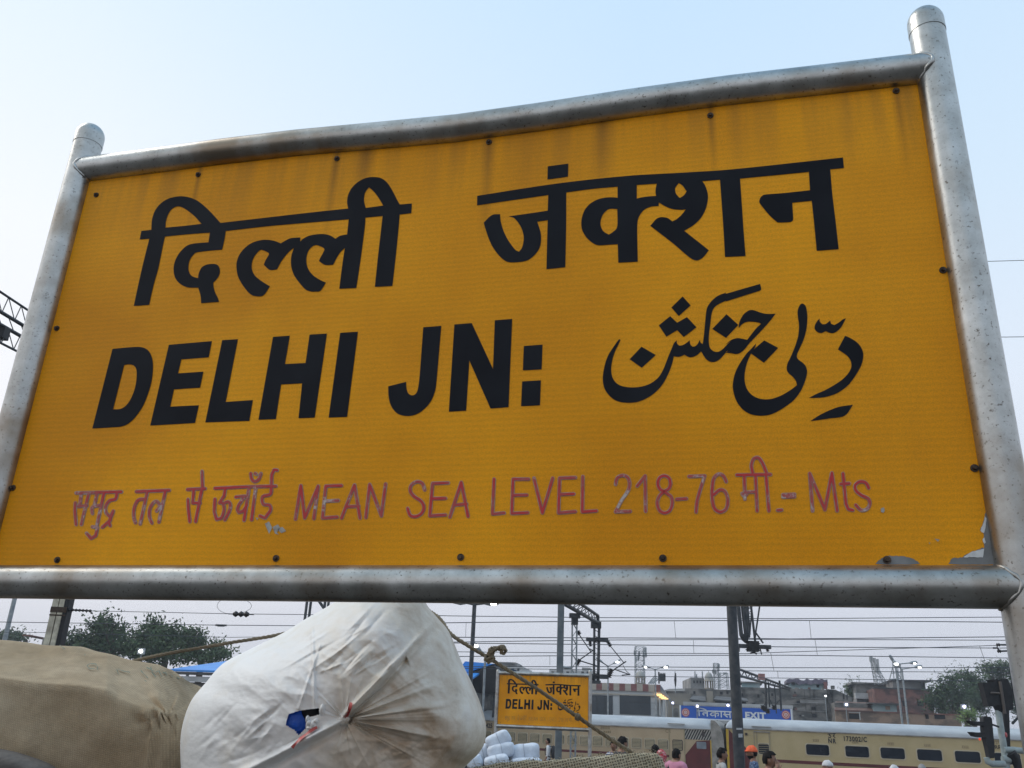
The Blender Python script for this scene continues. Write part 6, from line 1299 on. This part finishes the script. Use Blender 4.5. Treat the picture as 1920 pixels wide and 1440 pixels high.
REDR = M('red plastic ribbon', (0.42, 0.05, 0.05), (0.55, 0.12, 0.11), scale=20, rough=0.4)
for st, w_ in (([(1048, 672), (1040, 705), (1030, 740), (1018, 770)], 2.6), ([(850, 815), (815, 835), (785, 858), (755, 880), (730, 905), (705, 935)], 2.4)):
    ps = S2(st); o = MB(); vs = []
    for i, p in enumerate(ps):
        a, b = ps[max(0, i - 1)], ps[min(len(ps) - 1, i + 1)]; L0 = math.hypot(b[0] - a[0], b[1] - a[1]); ww = w_ * (1.0, 1.3, 0.8, 1.2, 0.7, 1.4)[i % 6]
        for s_ in (-1, 1): vs.append(on_sack(p[0] - (b[1] - a[1]) / L0 * ww * s_, p[1] + (b[0] - a[0]) / L0 * ww * s_, 0.016 + 0.004 * (i % 2)))
    o.add(vs, [(2 * i, 2 * i + 2, 2 * i + 3, 2 * i + 1) for i in range(len(ps) - 1)], 0, True); o.build('red_ribbon', REDR, root)
o = MB()
for k in range(9):
    x, y = 646 + rnd.uniform(-6, 6), 1349 + rnd.uniform(-5, 5); o.ball(on_sack(x, y, -0.02), (0.012 + rnd.uniform(0, .01), 0.02, 0.010 + rnd.uniform(0, .008)), 8, 6)
o.build('knot', WHC, root)
o = MB()
for cx, cy, rx, ry in ((806, 792, 15, 18), (828, 800, 18, 24), (812, 820, 22, 12), (880, 715, 14, 30), (845, 780, 14, 14), (795, 770, 8, 20)):
    (x, y), = S2([(cx, cy)]); o.ball(on_sack(x, y, 0.0), (rx / 3.1 / 460, 0.025, ry / 3.1 / 460), 10, 7)
o.build('torn_edge', WHC, root)
BLU = M('blue wrapping', (0.02, 0.13, 0.80), (0.035, 0.17, 0.85), scale=9, rough=0.35, bump=0.6, bscale=30)
root2 = thing('blue_parcel', 'blue wrapped parcel seen through the tear in the white sack', 'parcel', at(560, 1370, 3.62))
c = at(553, 1353, ys(553, 1353) + 0.085); o = MB(); o.ball(c, (0.085, 0.06, 0.09), 24, 14); o.build('wrapping', BLU, root2)
root2 = thing('black_bundle', 'black cloth bundle seen through the top of the tear in the white sack', 'bundle', at(592, 1360, 3.62))
c = at(590, 1334, ys(590, 1334) + 0.10); o = MB(); o.ball(c, (0.06, 0.08, 0.055), 20, 12); o.build('cloth', BLACK, root2)

# --- rope
ROPE = burlap('old hemp rope', (0.17, 0.14, 0.10), (0.30, 0.26, 0.19), 60, 0.5)
def rope_strand(o, pts, r, turns=60):
    ps = [Vector(p) for p in pts]; fine = []
    for i in range(len(ps) - 1):
        p0 = ps[max(i - 1, 0)]; p1 = ps[i]; p2 = ps[i + 1]; p3 = ps[min(i + 2, len(ps) - 1)]
        for j in range(24): t = j / 24; fine.append(0.5 * ((2 * p1) + (p2 - p0) * t + (2 * p0 - 5 * p1 + 4 * p2 - p3) * t * t + (3 * p1 - p0 - 3 * p2 + p3) * t ** 3))
    fine.append(ps[-1]); ln_ = 0; acc = [0]
    for a, b in zip(fine, fine[1:]): ln_ += (b - a).length; acc.append(ln_)
    n = max(40, int(ln_ / 0.006)); q = []; j = 0
    for k in range(n + 1):
        s_ = ln_ * k / n
        while j < len(acc) - 2 and acc[j + 1] < s_: j += 1
        q.append(fine[j].lerp(fine[j + 1], (s_ - acc[j]) / max(1e-9, acc[j + 1] - acc[j])))
    for st in range(3):
        w_ = []
        for k, p in enumerate(q):
            d = (q[min(k + 1, n)] - q[max(k - 1, 0)]).normalized(); u = d.cross(Vector((0, 1, 0.1))).normalized(); v = d.cross(u); a = ln_ * k / n / 0.075 * 2 * math.pi + st * 2 * math.pi / 3; w_.append(p + (u * math.cos(a) + v * math.sin(a)) * r * 0.5)
        o.tube(w_, r * 0.62, 6)
rc = at(905, 1215, 4.4)
root = thing('rope', 'thick twisted hemp rope tied over the white sack, knotted and slanting down to the right', 'rope', (rc.x, rc.y, 2.0))
o = MB(); rope_strand(o, [at(235, 1243, 4.55), at(300, 1228, 4.5), at(420, 1207, 4.45), at(540, 1186, 4.4), at(640, 1150, 4.4), at(740, 1118, 4.35), at(815, 1152, 4.1), at(845, 1188, 3.95), at(880, 1212, 3.9), at(920, 1236, 3.88), at(1000, 1287, 3.86), at(1083, 1344, 3.84), at(1130, 1376, 3.83), at(1192, 1416, 3.84)], 0.0080); o.build('strands', ROPE, root)
def knot(name, pts, Y, r, n, seed):
    rn = random.Random(seed); o = MB(); c = [at(x, y, Y) for x, y in pts]
    for k in range(n):
        f = rn.random() * (len(c) - 1); i = int(f); p = c[i].lerp(c[min(i + 1, len(c) - 1)], f - i); loop = []; e1 = Vector((rn.gauss(0, 1), rn.gauss(0, 1), rn.gauss(0, 1))).normalized(); e2 = e1.orthogonal().normalized()
        for j in range(9): t = j / 8 * 2 * math.pi * rn.uniform(0.7, 1.0); loop.append(p + (e1 * math.cos(t) + e2 * math.sin(t)) * r * rn.uniform(0.75, 1.15))
        o.tube(loop, 0.0058, 6)
    o.build(name, ROPE, root)
knot('knot', [(914, 1232), (918, 1236), (923, 1238)], 3.87, 0.016, 7, 1)
knot('frayed_end', [(918, 1229), (923, 1218), (935, 1216), (944, 1214), (944, 1222)], 3.87, 0.013, 16, 2)
knot('knot', [(1082, 1343), (1086, 1347)], 3.83, 0.009, 5, 4)
# --- jute net cloth over the load, right of the sack
TOP = [(830, 1460), (860, 1447), (890, 1437.5), (960, 1428), (1040, 1424), (1110, 1419.5), (1165, 1413), (1205, 1410.5), (1232, 1411), (1242, 1421), (1250, 1446), (1262, 1500)]
o = MB(); rows = []; nx = 120
for i in range(nx + 1):
    x = 830 + 430 * i / nx; yt = interp(TOP, x); row = []
    for k in range(14): f = k / 13; row.append(at(x, 1640 + (yt + 5 - 1640) * f, 3.62 + 0.05 * (1 - f) + 0.03 * f ** 6))
    a0 = at(x, yt, 3.70); row.append(at(x, yt + 1.6, 3.655)); row.append(a0)
    for k in range(1, 5): row.append(a0 + Vector((0, 0.12 * k, -0.03 * k)))
    row.append(Vector((row[-1].x, row[-1].y, row[0].z)))
    rows.append([p + Vector((0, -0.012 * fbm(p, 7), 0.006 * fbm(p, 9))) for p in row])
nr = len(rows[0]); vs = [p for r in rows for p in r]
o.add(vs, [(i * nr + j, (i + 1) * nr + j, (i + 1) * nr + (j + 1) % nr, i * nr + (j + 1) % nr) for i in range(nx) for j in range(nr)], 0, True); o.add(rows[0], [tuple(range(nr))]); o.add(rows[-1], [tuple(range(nr - 1, -1, -1))])
jb = at(1040, 1640, 3.9); root = thing('jute_bale', 'bale wrapped in coarse straw coloured jute netting at the bottom edge of the view', 'bale', (jb.x, jb.y, rows[60][0].z)); o.build('netting', JUTE, root)
o = MB(); rn = random.Random(5)
for k in range(60):
    x = rn.uniform(880, 1240); yt = interp(TOP, x); p = at(x, yt + 1, 3.69); o.tube([p, p + Vector((rn.uniform(-.012, .012), -0.004, rn.uniform(.003, .012))), p + Vector((rn.uniform(-.02, .02), -0.006, rn.uniform(.0, .016)))], 0.0011, 4)
o.build('loose_fibres', JUTE, root)
# --- the hand truck that carries this load (below the frame)
zd = min(at(640, 1615, 3.9).z, at(80, 1640, 4.2).z, jb.z) - 0.02
root = thing('luggage_truck', 'high decked luggage truck under the bales and the white sack', 'truck', (-0.5, 4.1, 0)); WOOD = M('worn planks', (0.16, 0.11, 0.07), (0.25, 0.19, 0.13), scale=6, rough=0.85, stretch=(1, 6, 6))
MB().box((-0.55, 4.15, zd - 0.03), (2.35, 0.72, 0.03)).build('deck', WOOD, root)
for sx_ in (-2.2, -1.1, 0.0, 1.1):
    MB().box((sx_ + 0.0, 4.15, (zd - 0.06 + 0.55) / 2), (0.04, 0.6, (zd - 0.06 - 0.55) / 2)).build('trestle', WOOD, root)
MB().box((-0.55, 4.15, 0.52), (2.3, 0.6, 0.03)).build('bed', DARKSTEEL, root)
for sx_ in (-2.3, 1.2):
    for y_ in (3.6, 4.7): wh = MB().tube([(sx_, y_ - 0.04, 0.25), (sx_, y_ + 0.04, 0.25)], 0.25, 24).build('wheel', BLACK, root); MB().tube([(sx_, y_ - 0.05, 0.25), (sx_, y_ + 0.05, 0.25)], 0.06, 12).build('hub', GREYSTEEL, wh)
    MB().box((sx_, 4.15, 0.4), (0.05, 0.5, 0.1)).build('axle_frame', DARKSTEEL, root)

# ------------------------------------------------------------------ stack of small white bundles
WB = M('blue white bundle cloth', (0.58, 0.63, 0.70), (0.46, 0.51, 0.58), scale=7, rough=0.65, bump=1.0, bscale=10)
STRAP = M('grey bundle cord', (0.30, 0.33, 0.38), rough=0.8)
def bundle(label, cx, cy, w_, h_, tilt, Y, seed, d=0.22):
    c = at(cx, cy, Y); s_ = Y / 1750; hw, hh = w_ / 2 * s_, h_ / 2 * s_; root = thing('white_bundle', label, 'bundle', c - Vector((0, 0, hh)), 'white cloth bundles in a stack')
    o = MB(); n = 26; m = 18; vs = []; ta = R(tilt); ca, sa = math.cos(ta), math.sin(ta)
    def se(v, e_): return math.copysign(abs(v) ** e_, v)
    for i in range(m + 1):
        th = -math.pi / 2 + math.pi * i / m
        for j in range(n):
            ph = 2 * math.pi * j / n; x = hw * se(math.cos(th), 0.45) * se(math.cos(ph), 0.5); y = d * se(math.cos(th), 0.45) * se(math.sin(ph), 0.5); z = hh * se(math.sin(th), 0.55)
            p = Vector((x * ca - z * sa, y, x * sa + z * ca)); k = 1 + 0.11 * fbm(p * 1.0 + Vector((seed * 3.1, 0, 0)), 4.5, 4); vs.append(c + p * k)
    o.add(vs, [(i * n + j, i * n + (j + 1) % n, (i + 1) * n + (j + 1) % n, (i + 1) * n + j) for i in range(m) for j in range(n)], 0, True); o.build('cloth', WB, root)
    o = MB()
    for f in (0.05,):
        pts = []
        for j in range(25):
            a = 2 * math.pi * j / 24; x = hw * f; z = hh * 1.02 * se(math.sin(a), 0.6); y = d * 1.02 * se(math.cos(a), 0.6); pts.append(c + Vector((x * ca - z * sa, y, x * sa + z * ca)))
        o.tube(pts, 0.004, 4, cap=False)
    o.build('cord', STRAP, root)
bundle('white bundle on top of the stack, under the small yellow board', 934, 1388, 46, 28, 26, 14, 1)
bundle('wide white bundle directly under the topmost one in the stack', 940, 1408, 50, 27, 14, 13.9, 2)
bundle('white bundle squeezed between the big white sack and the wide one', 906, 1413, 26, 34, 18, 14.1, 3)
bundle('rightmost white bundle of the stack, lying a little apart', 981, 1412, 60, 32, 10, 14, 4)
bundle('low white bundle at the bottom middle of the stack', 931, 1430, 46, 26, 14, 13.6, 5)
bundle('small white bundle lowest and nearest the big white sack', 890, 1430, 30, 24, 25, 13.7, 6)
bundle('white bundle under the rightmost one, mostly hidden by the netting', 985, 1433, 58, 24, 6, 13.8, 7)
c = at(940, 1446, 14); root = thing('parcel_trolley', 'high parcel trolley carrying the stack of white bundles', 'trolley', (c.x, c.y, 0))
MB().box((c.x, c.y, c.z - 0.03), (0.75, 0.42, 0.03)).build('deck', WOOD, root)
for a in (-0.68, 0.68):
    for b in (-0.36, 0.36): MB().tube([(c.x + a, c.y + b, 0.2), (c.x + a, c.y + b, c.z - 0.05)], 0.025, 8).build('leg', GREYSTEEL, root); MB().tube([(c.x + a, c.y + b - 0.02, 0.1), (c.x + a, c.y + b + 0.02, 0.1)], 0.1, 16).build('wheel', BLACK, root)
MB().box((c.x, c.y, 0.3), (0.7, 0.38, 0.02)).build('shelf', WOOD, root)


# ------------------------------------------------------------------ people on the platforms
SKIN = M('brown skin', (0.20, 0.105, 0.065), (0.26, 0.14, 0.09), scale=12, rough=0.5)
HAIR = M('black hair', (0.006, 0.005, 0.005), (0.014, 0.012, 0.011), scale=60, rough=0.7, spec=0.1)
EYEW = M('eye', (0.02, 0.015, 0.012), rough=0.3)
TROU = M('dark trousers', (0.025, 0.027, 0.035), (0.04, 0.042, 0.05), scale=6, rough=0.85)
SHOE = M('dark shoes', (0.02, 0.018, 0.016), rough=0.6)
def limb_mesh(joints, edges):
    me = bpy.data.meshes.new('skinbase'); me.from_pydata([j[0] for j in joints], edges, []); ob = bpy.data.objects.new('skinbase', me); COL.objects.link(ob)
    md = ob.modifiers.new('skin', 'SKIN'); md.use_smooth_shade = True; sub = ob.modifiers.new('sub', 'SUBSURF'); sub.levels = 1; sub.render_levels = 1
    if not me.skin_vertices: 
        bm = bmesh.new(); bm.from_mesh(me); bm.verts.layers.skin.verify(); bm.to_mesh(me); bm.free()
    for i, j in enumerate(joints):
        r = j[1]; me.skin_vertices[0].data[i].radius = r if isinstance(r, tuple) else (r, r); me.skin_vertices[0].data[i].use_root = (i == 0)
    dg = bpy.context.evaluated_depsgraph_get(); dg.update(); m2 = bpy.data.meshes.new_from_object(ob.evaluated_get(dg)); vs = [v.co.copy() for v in m2.vertices]; fs = [tuple(p.vertices) for p in m2.polygons]
    bpy.data.objects.remove(ob); bpy.data.meshes.remove(m2); return vs, fs
def person(label, px, pytop, Y, face, top, height=1.68, sleeve=0.55, arms=None, hair='short', extra=None, bottom=None, head_tilt=0.0, beard=False, group='people on the platforms', shrug=0.03, bulk=1.0):
    """px, pytop: the crown of the head in the picture; face: heading in degrees (0 looks away from the camera, 90 to the right, 180 at us, 270 to the left)"""
    crown = at(px, pytop, Y); k = crown.z / 1.72; fx = Matrix.Rotation(-R(face), 4, 'Z'); base = Vector((crown.x, crown.y, 0))
    W_ = lambda p: base + (fx @ Vector(p)) * k
    A = arms or {}
    Ls = A.get(-1, ((-0.235, -0.03, 1.13), (-0.235, 0.08, 0.89))); Rs = A.get(1, ((0.235, 0.0, 1.13), (0.235, 0.12, 0.90)))
    bk = bulk; J = [((0, 0, 0.95), (0.145 * bk, 0.105 * bk)), ((0, 0.0, 1.10), (0.135 * bk, 0.10 * bk * bk)), ((0, -0.01, 1.26 + shrug * 0.5), (0.155 * bk, 0.11 * bk)), ((0, -0.015, 1.38 + shrug), (0.12 * bk, 0.09 * bk)), ((0, -0.005, 1.455 + shrug * 0.6), (0.060 * bk, 0.058 * bk)), ((0, 0.012, 1.54), (0.055, 0.055))]
    E_ = [(0, 1), (1, 2), (2, 3), (3, 4), (4, 5)]
    for s_, (el, wr) in ((-1, Ls), (1, Rs)):
        i0 = len(J); el = Vector(el); wr = Vector(wr); d = (wr - el).normalized(); pl = wr + d * 0.07
        J += [((s_ * 0.175 * bk, -0.012, 1.385 + shrug), 0.064 * bk), (tuple(el), 0.042), (tuple(wr), 0.028), (tuple(pl), (0.034, 0.018))]
        E_ += [(3, i0), (i0, i0 + 1), (i0 + 1, i0 + 2), (i0 + 2, i0 + 3)]
        sd_ = d.cross(Vector((s_, 0, 0))).normalized() if abs(d.x) < 0.9 else Vector((0, 1, 0)); nrm = d.cross(sd_)
        for q, (off, L0) in enumerate(((-0.027, 0.066), (-0.009, 0.078), (0.009, 0.072), (0.026, 0.056))):
            b0 = len(J); r0 = pl + sd_ * off + d * 0.022; J += [(tuple(r0), 0.0095), (tuple(r0 + d * L0 * 0.55 + nrm * 0.006), 0.0085), (tuple(r0 + d * L0 * 0.95 + nrm * 0.022), 0.0075)]; E_ += [(i0 + 3, b0), (b0, b0 + 1), (b0 + 1, b0 + 2)]
        b0 = len(J); r0 = wr + d * 0.025 + sd_ * 0.028; J += [(tuple(r0), 0.011), (tuple(r0 + d * 0.035 + sd_ * 0.024), 0.0095), (tuple(r0 + d * 0.065 + sd_ * 0.028 + nrm * 0.01), 0.008)]; E_ += [(i0 + 2, b0), (b0, b0 + 1), (b0 + 1, b0 + 2)]
    for s_, st in ((-1, 0.10), (1, -0.10)):
        i0 = len(J); J += [((s_ * 0.09, 0, 0.88), 0.088), ((s_ * 0.095, st * 0.6 + 0.03, 0.49), 0.058), ((s_ * 0.095, st * 1.4 - 0.02, 0.085), 0.040), ((s_ * 0.10, st * 1.4 + 0.13, 0.035), 0.034)]
        E_ += [(0, i0), (i0, i0 + 1), (i0 + 1, i0 + 2), (i0 + 2, i0 + 3)]
    vs, fs = limb_mesh(J, E_)
    mats = [SKIN, top, bottom or TROU, SHOE, EYEW]; mb = MB()
    elb = {-1: Vector(Ls[0]), 1: Vector(Rs[0])}; wrs = {-1: Vector(Ls[1]), 1: Vector(Rs[1])}
    groups = {0: [], 1: [], 2: [], 3: []}
    for f in fs:
        c = sum((vs[i] for i in f), Vector()) / len(f); s_ = 1 if c.x > 0 else -1; mi = 1
        dl = [(c - elb[s_]).length, (c - wrs[s_]).length]; sh = Vector((s_ * 0.175, -0.012, 1.385)); onarm = abs(c.x) > 0.165 and min(dl) < 0.2 and c.z > 0.6
        if c.z > 1.462 and abs(c.x) < 0.12: mi = 0
        elif (c - wrs[s_]).dot(wrs[s_] - elb[s_]) > 0 and dl[1] < 0.24: mi = 0
        elif onarm and sleeve < 1 and (c - elb[s_]).length < 0.35 and (c - sh).length > 0.30 * (0.6 + sleeve): mi = 0
        elif c.z < 0.93 and not onarm: mi = 2 if c.z > 0.075 else 3
        groups[mi].append(f)
    o0 = len(mb.v); mb.v += [W_(v) for v in vs]
    for mi, fl in groups.items():
        for f in fl: mb.f.append([o0 + i for i in f]); mb.mi.append(mi); mb.smooth.append(True)
    # the head: skull, jaw, nose, ears, eyes and mouth belong to the same mesh
    hc = Vector((0, 0.02, 1.605)); n, m = 20, 16; hv = []; hf = []
    for i in range(m + 1):
        th = math.pi * i / m
        for j in range(n):
            ph = 2 * math.pi * j / n; z = math.cos(th); x = math.sin(th) * math.cos(ph); y = math.sin(th) * math.sin(ph); jaw = max(0, -z)
            p = Vector((x * (0.076 - 0.022 * jaw), y * (0.098 - 0.018 * jaw) + (0.016 * jaw if y > 0 else -0.004 * jaw), z * 0.118))
            p += Vector((0, 0.030, 0)) * math.exp(-((x / 0.22) ** 2 + ((z + 0.10) / 0.16) ** 2)) * (1 if y > 0.3 else 0)          # nose
            p -= Vector((0, 0.008, 0)) * math.exp(-(((abs(x) - 0.38) / 0.2) ** 2 + ((z - 0.10) / 0.14) ** 2)) * (1 if y > 0.3 else 0)  # eye sockets
            p += Vector((0, 0.006, 0)) * math.exp(-((x / 0.35) ** 2 + ((z + 0.48) / 0.10) ** 2)) * (1 if y > 0.3 else 0)          # lips
            hv.append(hc + p)
    for i in range(m):
        for j in range(n): hf.append((i * n + j, (i + 1) * n + j, (i + 1) * n + (j + 1) % n, i * n + (j + 1) % n))
    mb.add([W_(v) for v in hv], hf, 0, True); ax = tuple((fx @ Vector(a)) for a in ((1, 0, 0), (0, 1, 0), (0, 0, 1)))
    for s_ in (-1, 1):
        mb.ball(W_(hc + Vector((s_ * 0.078, -0.008, -0.008))), (0.011 * k, 0.022 * k, 0.032 * k), 8, 6, 0, ax); mb.ball(W_(hc + Vector((s_ * 0.030, 0.083, 0.012))), (0.012 * k, 0.008 * k, 0.006 * k), 8, 6, 4, ax); mb.ball(W_(hc + Vector((s_ * 0.030, 0.089, 0.030))), (0.018 * k, 0.006 * k, 0.004 * k), 8, 4, 4, ax)
    mb.ball(W_(hc + Vector((0, 0.094, -0.057))), (0.022 * k, 0.006 * k, 0.004 * k), 8, 4, 4, ax)
    root = thing('person', label, 'person', base, group); mb.build('body', mats, root)
    def shell(name, mat, keep, gx=1.07, puff=0.0):
        b = MB(); vv = []; ff = []; rn = random.Random(len(label))
        for v in hv: d = v - hc; vv.append(W_(hc + Vector((d.x * gx, min(d.y, 0.098) * gx, d.z * gx)) + d.normalized() * (puff + (0.006 + puff * 0.5) * noise.noise(v * 38))))
        for f in hf:
            c = sum((hv[i] for i in f), Vector()) / len(f) - hc
            if keep(c): ff.append(f)
        b.add(vv, ff, 0, True); ob = b.build(name, mat, root); md = ob.modifiers.new('t', 'SOLIDIFY'); md.thickness = 0.012; md.offset = -1; bake(ob); return ob
    if hair in ('short', 'cap'): shell('hair', HAIR, lambda c: c.z > 0.062 or (c.y < -0.012 and c.z > -0.040) or (c.y < 0.02 and c.z > 0.02), 1.06, 0.004)
    if hair == 'thick': shell('hair', HAIR, lambda c: c.z > 0.058 or (c.y < -0.018 and c.z > -0.055) or (c.y < 0.02 and c.z > 0.015), 1.09, 0.012)
    if beard: shell('beard', HAIR, lambda c: c.z < -0.045 and c.y > -0.03, 1.05)
    if extra: extra(root, W_, ax, hc, k, shell)
    return root, W_, ax, hc, k
def shirt(name, c, c2=None, scale=6, stripes=None):
    m = M(name, c, c2, scale=scale, rough=0.85, bump=0.3, bscale=9)
    if stripes:
        n = m.node_tree.nodes; l = m.node_tree.links; t = n.new('ShaderNodeTexCoord'); wv = n.new('ShaderNodeTexWave'); wv.bands_direction = 'Z'; wv.inputs['Scale'].default_value = stripes; wv.inputs['Distortion'].default_value = 0.3; l.new(t.outputs['Object'], wv.inputs[0])
        r = n.new('ShaderNodeValToRGB'); r.color_ramp.interpolation = 'CONSTANT'; r.color_ramp.elements[0].color = col(c); r.color_ramp.elements[1].position = 0.62; r.color_ramp.elements[1].color = col(c2); l.new(wv.outputs['Fac'], r.inputs[0]); l.new(r.outputs[0], n['Principled BSDF'].inputs['Base Color'])
    return m
def backpack(label, W_, ax, k, mat, colour_name='backpack', z=1.22):
    c = W_((0, -0.21, z)); root = thing('backpack', label, 'backpack', W_((0, -0.21, z - 0.24)))
    b = MB(); n = 20; vv = []
    b.ball(c, (0.16 * k, 0.10 * k, 0.25 * k), 20, 12, 0, ax); b.box(c + ax[1] * -0.085 * k - Vector((0, 0, 0.08 * k)), (0.11 * k, 0.04 * k, 0.11 * k), ax); b.build('bag', mat, root)
    for s_ in (-1, 1):
        b = MB(); b.tube([W_((s_ * 0.10, -0.13, z + 0.2)), W_((s_ * 0.115, -0.02, z + 0.235)), W_((s_ * 0.12, 0.115, z + 0.10)), W_((s_ * 0.13, 0.09, z - 0.1)), W_((s_ * 0.12, -0.12, z - 0.2))], 0.018 * k, 6); b.build('strap', mat, root)
DKB = M('dark bag fabric', (0.02, 0.021, 0.024), (0.035, 0.035, 0.04), scale=9, rough=0.8)
r_ = person('man in a white shirt standing sideways under the small yellow board with a black backpack', 1028.5, 1384.5, 39, 285, shirt('white shirt', (0.62, 0.64, 0.66), (0.52, 0.54, 0.56)))
backpack('black backpack worn by the man under the small yellow board', r_[1], r_[2], r_[4], DKB)
r_ = person('man in a white and navy striped shirt by the lower end of the rope', 1151, 1390, 27, 205, shirt('striped shirt', (0.58, 0.61, 0.66), (0.05, 0.07, 0.16), stripes=5.5), hair='thick', arms={1: ((0.24, 0.06, 1.14), (0.10, 0.24, 1.22))})
person('person with bushy black hair facing away behind the lower end of the rope', 1166, 1382.5, 22, 60, shirt('charcoal shirt', (0.03, 0.032, 0.04), (0.045, 0.045, 0.05)), hair='thick')
person('person whose black hair alone shows above the jute netting', 1228, 1397.5, 24, 20, shirt('olive shirt', (0.10, 0.10, 0.06), (0.13, 0.13, 0.09)), hair='thick')
SCF = M('red and white scarf', (0.40, 0.035, 0.05), (0.56, 0.36, 0.36), scale=9, stretch=(1, 1, 4), rough=0.85, lo=0.48, hi=0.62)
def scarf(root, W_, ax, hc, k, shell):
    shell('scarf', SCF, lambda c: c.z > 0.035 or c.y < 0.03, 1.16, 0.01)
    b = MB(); b.tube([W_((0, -0.02, 1.54)), W_((0.0, 0.0, 1.48)), W_((0, -0.01, 1.42))], [0.085 * k, 0.105 * k, 0.15 * k], 14); b.build('scarf_wrap', SCF, root)
person('person wrapped in a red and white scarf beside the end of the jute netting', 1241, 1408, 21, 330, SCF, hair='none', extra=scarf)
def strap(root, W_, ax, hc, k, shell):
    b = MB(); b.tube([W_((-0.15, -0.125, 1.05)), W_((-0.12, -0.135, 1.25)), W_((-0.11, -0.08, 1.42)), W_((-0.11, 0.02, 1.445)), W_((-0.10, 0.10, 1.35))], 0.022 * k, 6); b.build('bag_strap', DKB, root)
person('stout man in a pink shirt with a dark strap over his shoulder, looking away', 1267, 1404, 20.5, 50, shirt('pink shirt', (0.50, 0.20, 0.30), (0.56, 0.26, 0.36)), hair='short', extra=strap, shrug=0.055, bulk=1.18)
def collar(root, W_, ax, hc, k, shell):
    b = MB(); b.tube([W_((0.075 * math.cos(t), -0.01 + 0.075 * math.sin(t), 1.452 + 0.012 * math.cos(2 * t))) for t in [q * math.pi / 8 for q in range(17)]], 0.016 * k, 6, cap=False); b.build('collar', DKB, root)
person('man in a pale grey shirt with a dark collar, in profile before the coach gap', 1352, 1403.5, 21.5, 88, shirt('pale grey shirt', (0.34, 0.34, 0.33), (0.42, 0.42, 0.41)), hair='thick', extra=collar)
ORG_ = M('orange cap cloth', (0.75, 0.10, 0.03), (0.82, 0.16, 0.06), scale=20, rough=0.8)
def cap(root, W_, ax, hc, k, shell):
    shell('cap', ORG_, lambda c: c.z > 0.028, 1.18, 0.008)
    b = MB(); n = 12; vv = []
    for i in range(n + 1):
        a = math.pi * i / n
        for r0, dz in ((0.088, 0.045), (0.165, 0.030)): vv.append(W_(hc + Vector((0.085 * math.cos(a) * (1 if r0 < .1 else 0.95), 0.035 + (r0 - 0.03) * math.sin(a), dz))))
    b.add(vv, [(2 * i, 2 * i + 2, 2 * i + 3, 2 * i + 1) for i in range(n)], 0, True); ob = b.build('cap_brim', ORG_, root); md = ob.modifiers.new('t', 'SOLIDIFY'); md.thickness = 0.006; bake(ob)
person('bearded man in an orange cap and a blue patterned shirt, facing left', 1411, 1400.5, 21.5, 285, shirt('blue patterned shirt', (0.02, 0.035, 0.09), (0.16, 0.24, 0.36), scale=30), hair='cap', extra=cap, beard=True)
person('dark haired person hand to cheek, beside the man in the orange cap', 1440, 1410, 17, 110, shirt('dark blue shirt', (0.03, 0.05, 0.08), (0.06, 0.10, 0.14), scale=20), hair='thick', arms={1: ((0.24, 0.16, 1.22), (0.12, 0.14, 1.47))})
def wcap(root, W_, ax, hc, k, shell): shell('cap', M('white cotton cap', (0.62, 0.63, 0.64), (0.5, 0.5, 0.52), scale=20, rough=0.9), lambda c: c.z > 0.02, 1.15, 0.006)
person('person in a white cap at the bottom edge, below the coach lettering', 1553, 1427.5, 20, 300, shirt('plain shirt', (0.35, 0.33, 0.3), (0.4, 0.38, 0.35)), hair='none', extra=wcap)
person('person in a white cap barely showing at the bottom edge, under the third coach window', 1675, 1436, 20, 60, shirt('grey shirt', (0.25, 0.25, 0.26), (0.3, 0.3, 0.31)), hair='none', extra=wcap)
person('grey haired person barely showing at the bottom edge, under the fourth coach window', 1728, 1434, 21, 20, shirt('blue grey shirt', (0.2, 0.24, 0.28), (0.25, 0.28, 0.32)), hair='none', extra=lambda root, W_, ax, hc, k, shell: shell('hair', M('grey hair', (0.28, 0.28, 0.28), (0.18, 0.18, 0.18), scale=50, rough=0.7), lambda c: c.z > 0.04 or (c.y < 0.02 and c.z > -0.06), 1.10, 0.006))

# ------------------------------------------------------------------ evening haze over the yard
hm = bpy.data.materials.new('evening haze'); hm.use_nodes = True; hn = hm.node_tree.nodes; hn.clear(); ho = hn.new('ShaderNodeOutputMaterial'); hv_ = hn.new('ShaderNodeVolumePrincipled')
hv_.inputs['Color'].default_value = (0.80, 0.86, 0.95, 1); hv_.inputs['Density'].default_value = 0.0009; hv_.inputs['Anisotropy'].default_value = 0.2; hm.node_tree.links.new(hv_.outputs[0], ho.inputs['Volume'])
o = MB(); o.box((0, 100, 9), (190, 130, 11)); tag(o.build('haze', hm), kind='stuff')
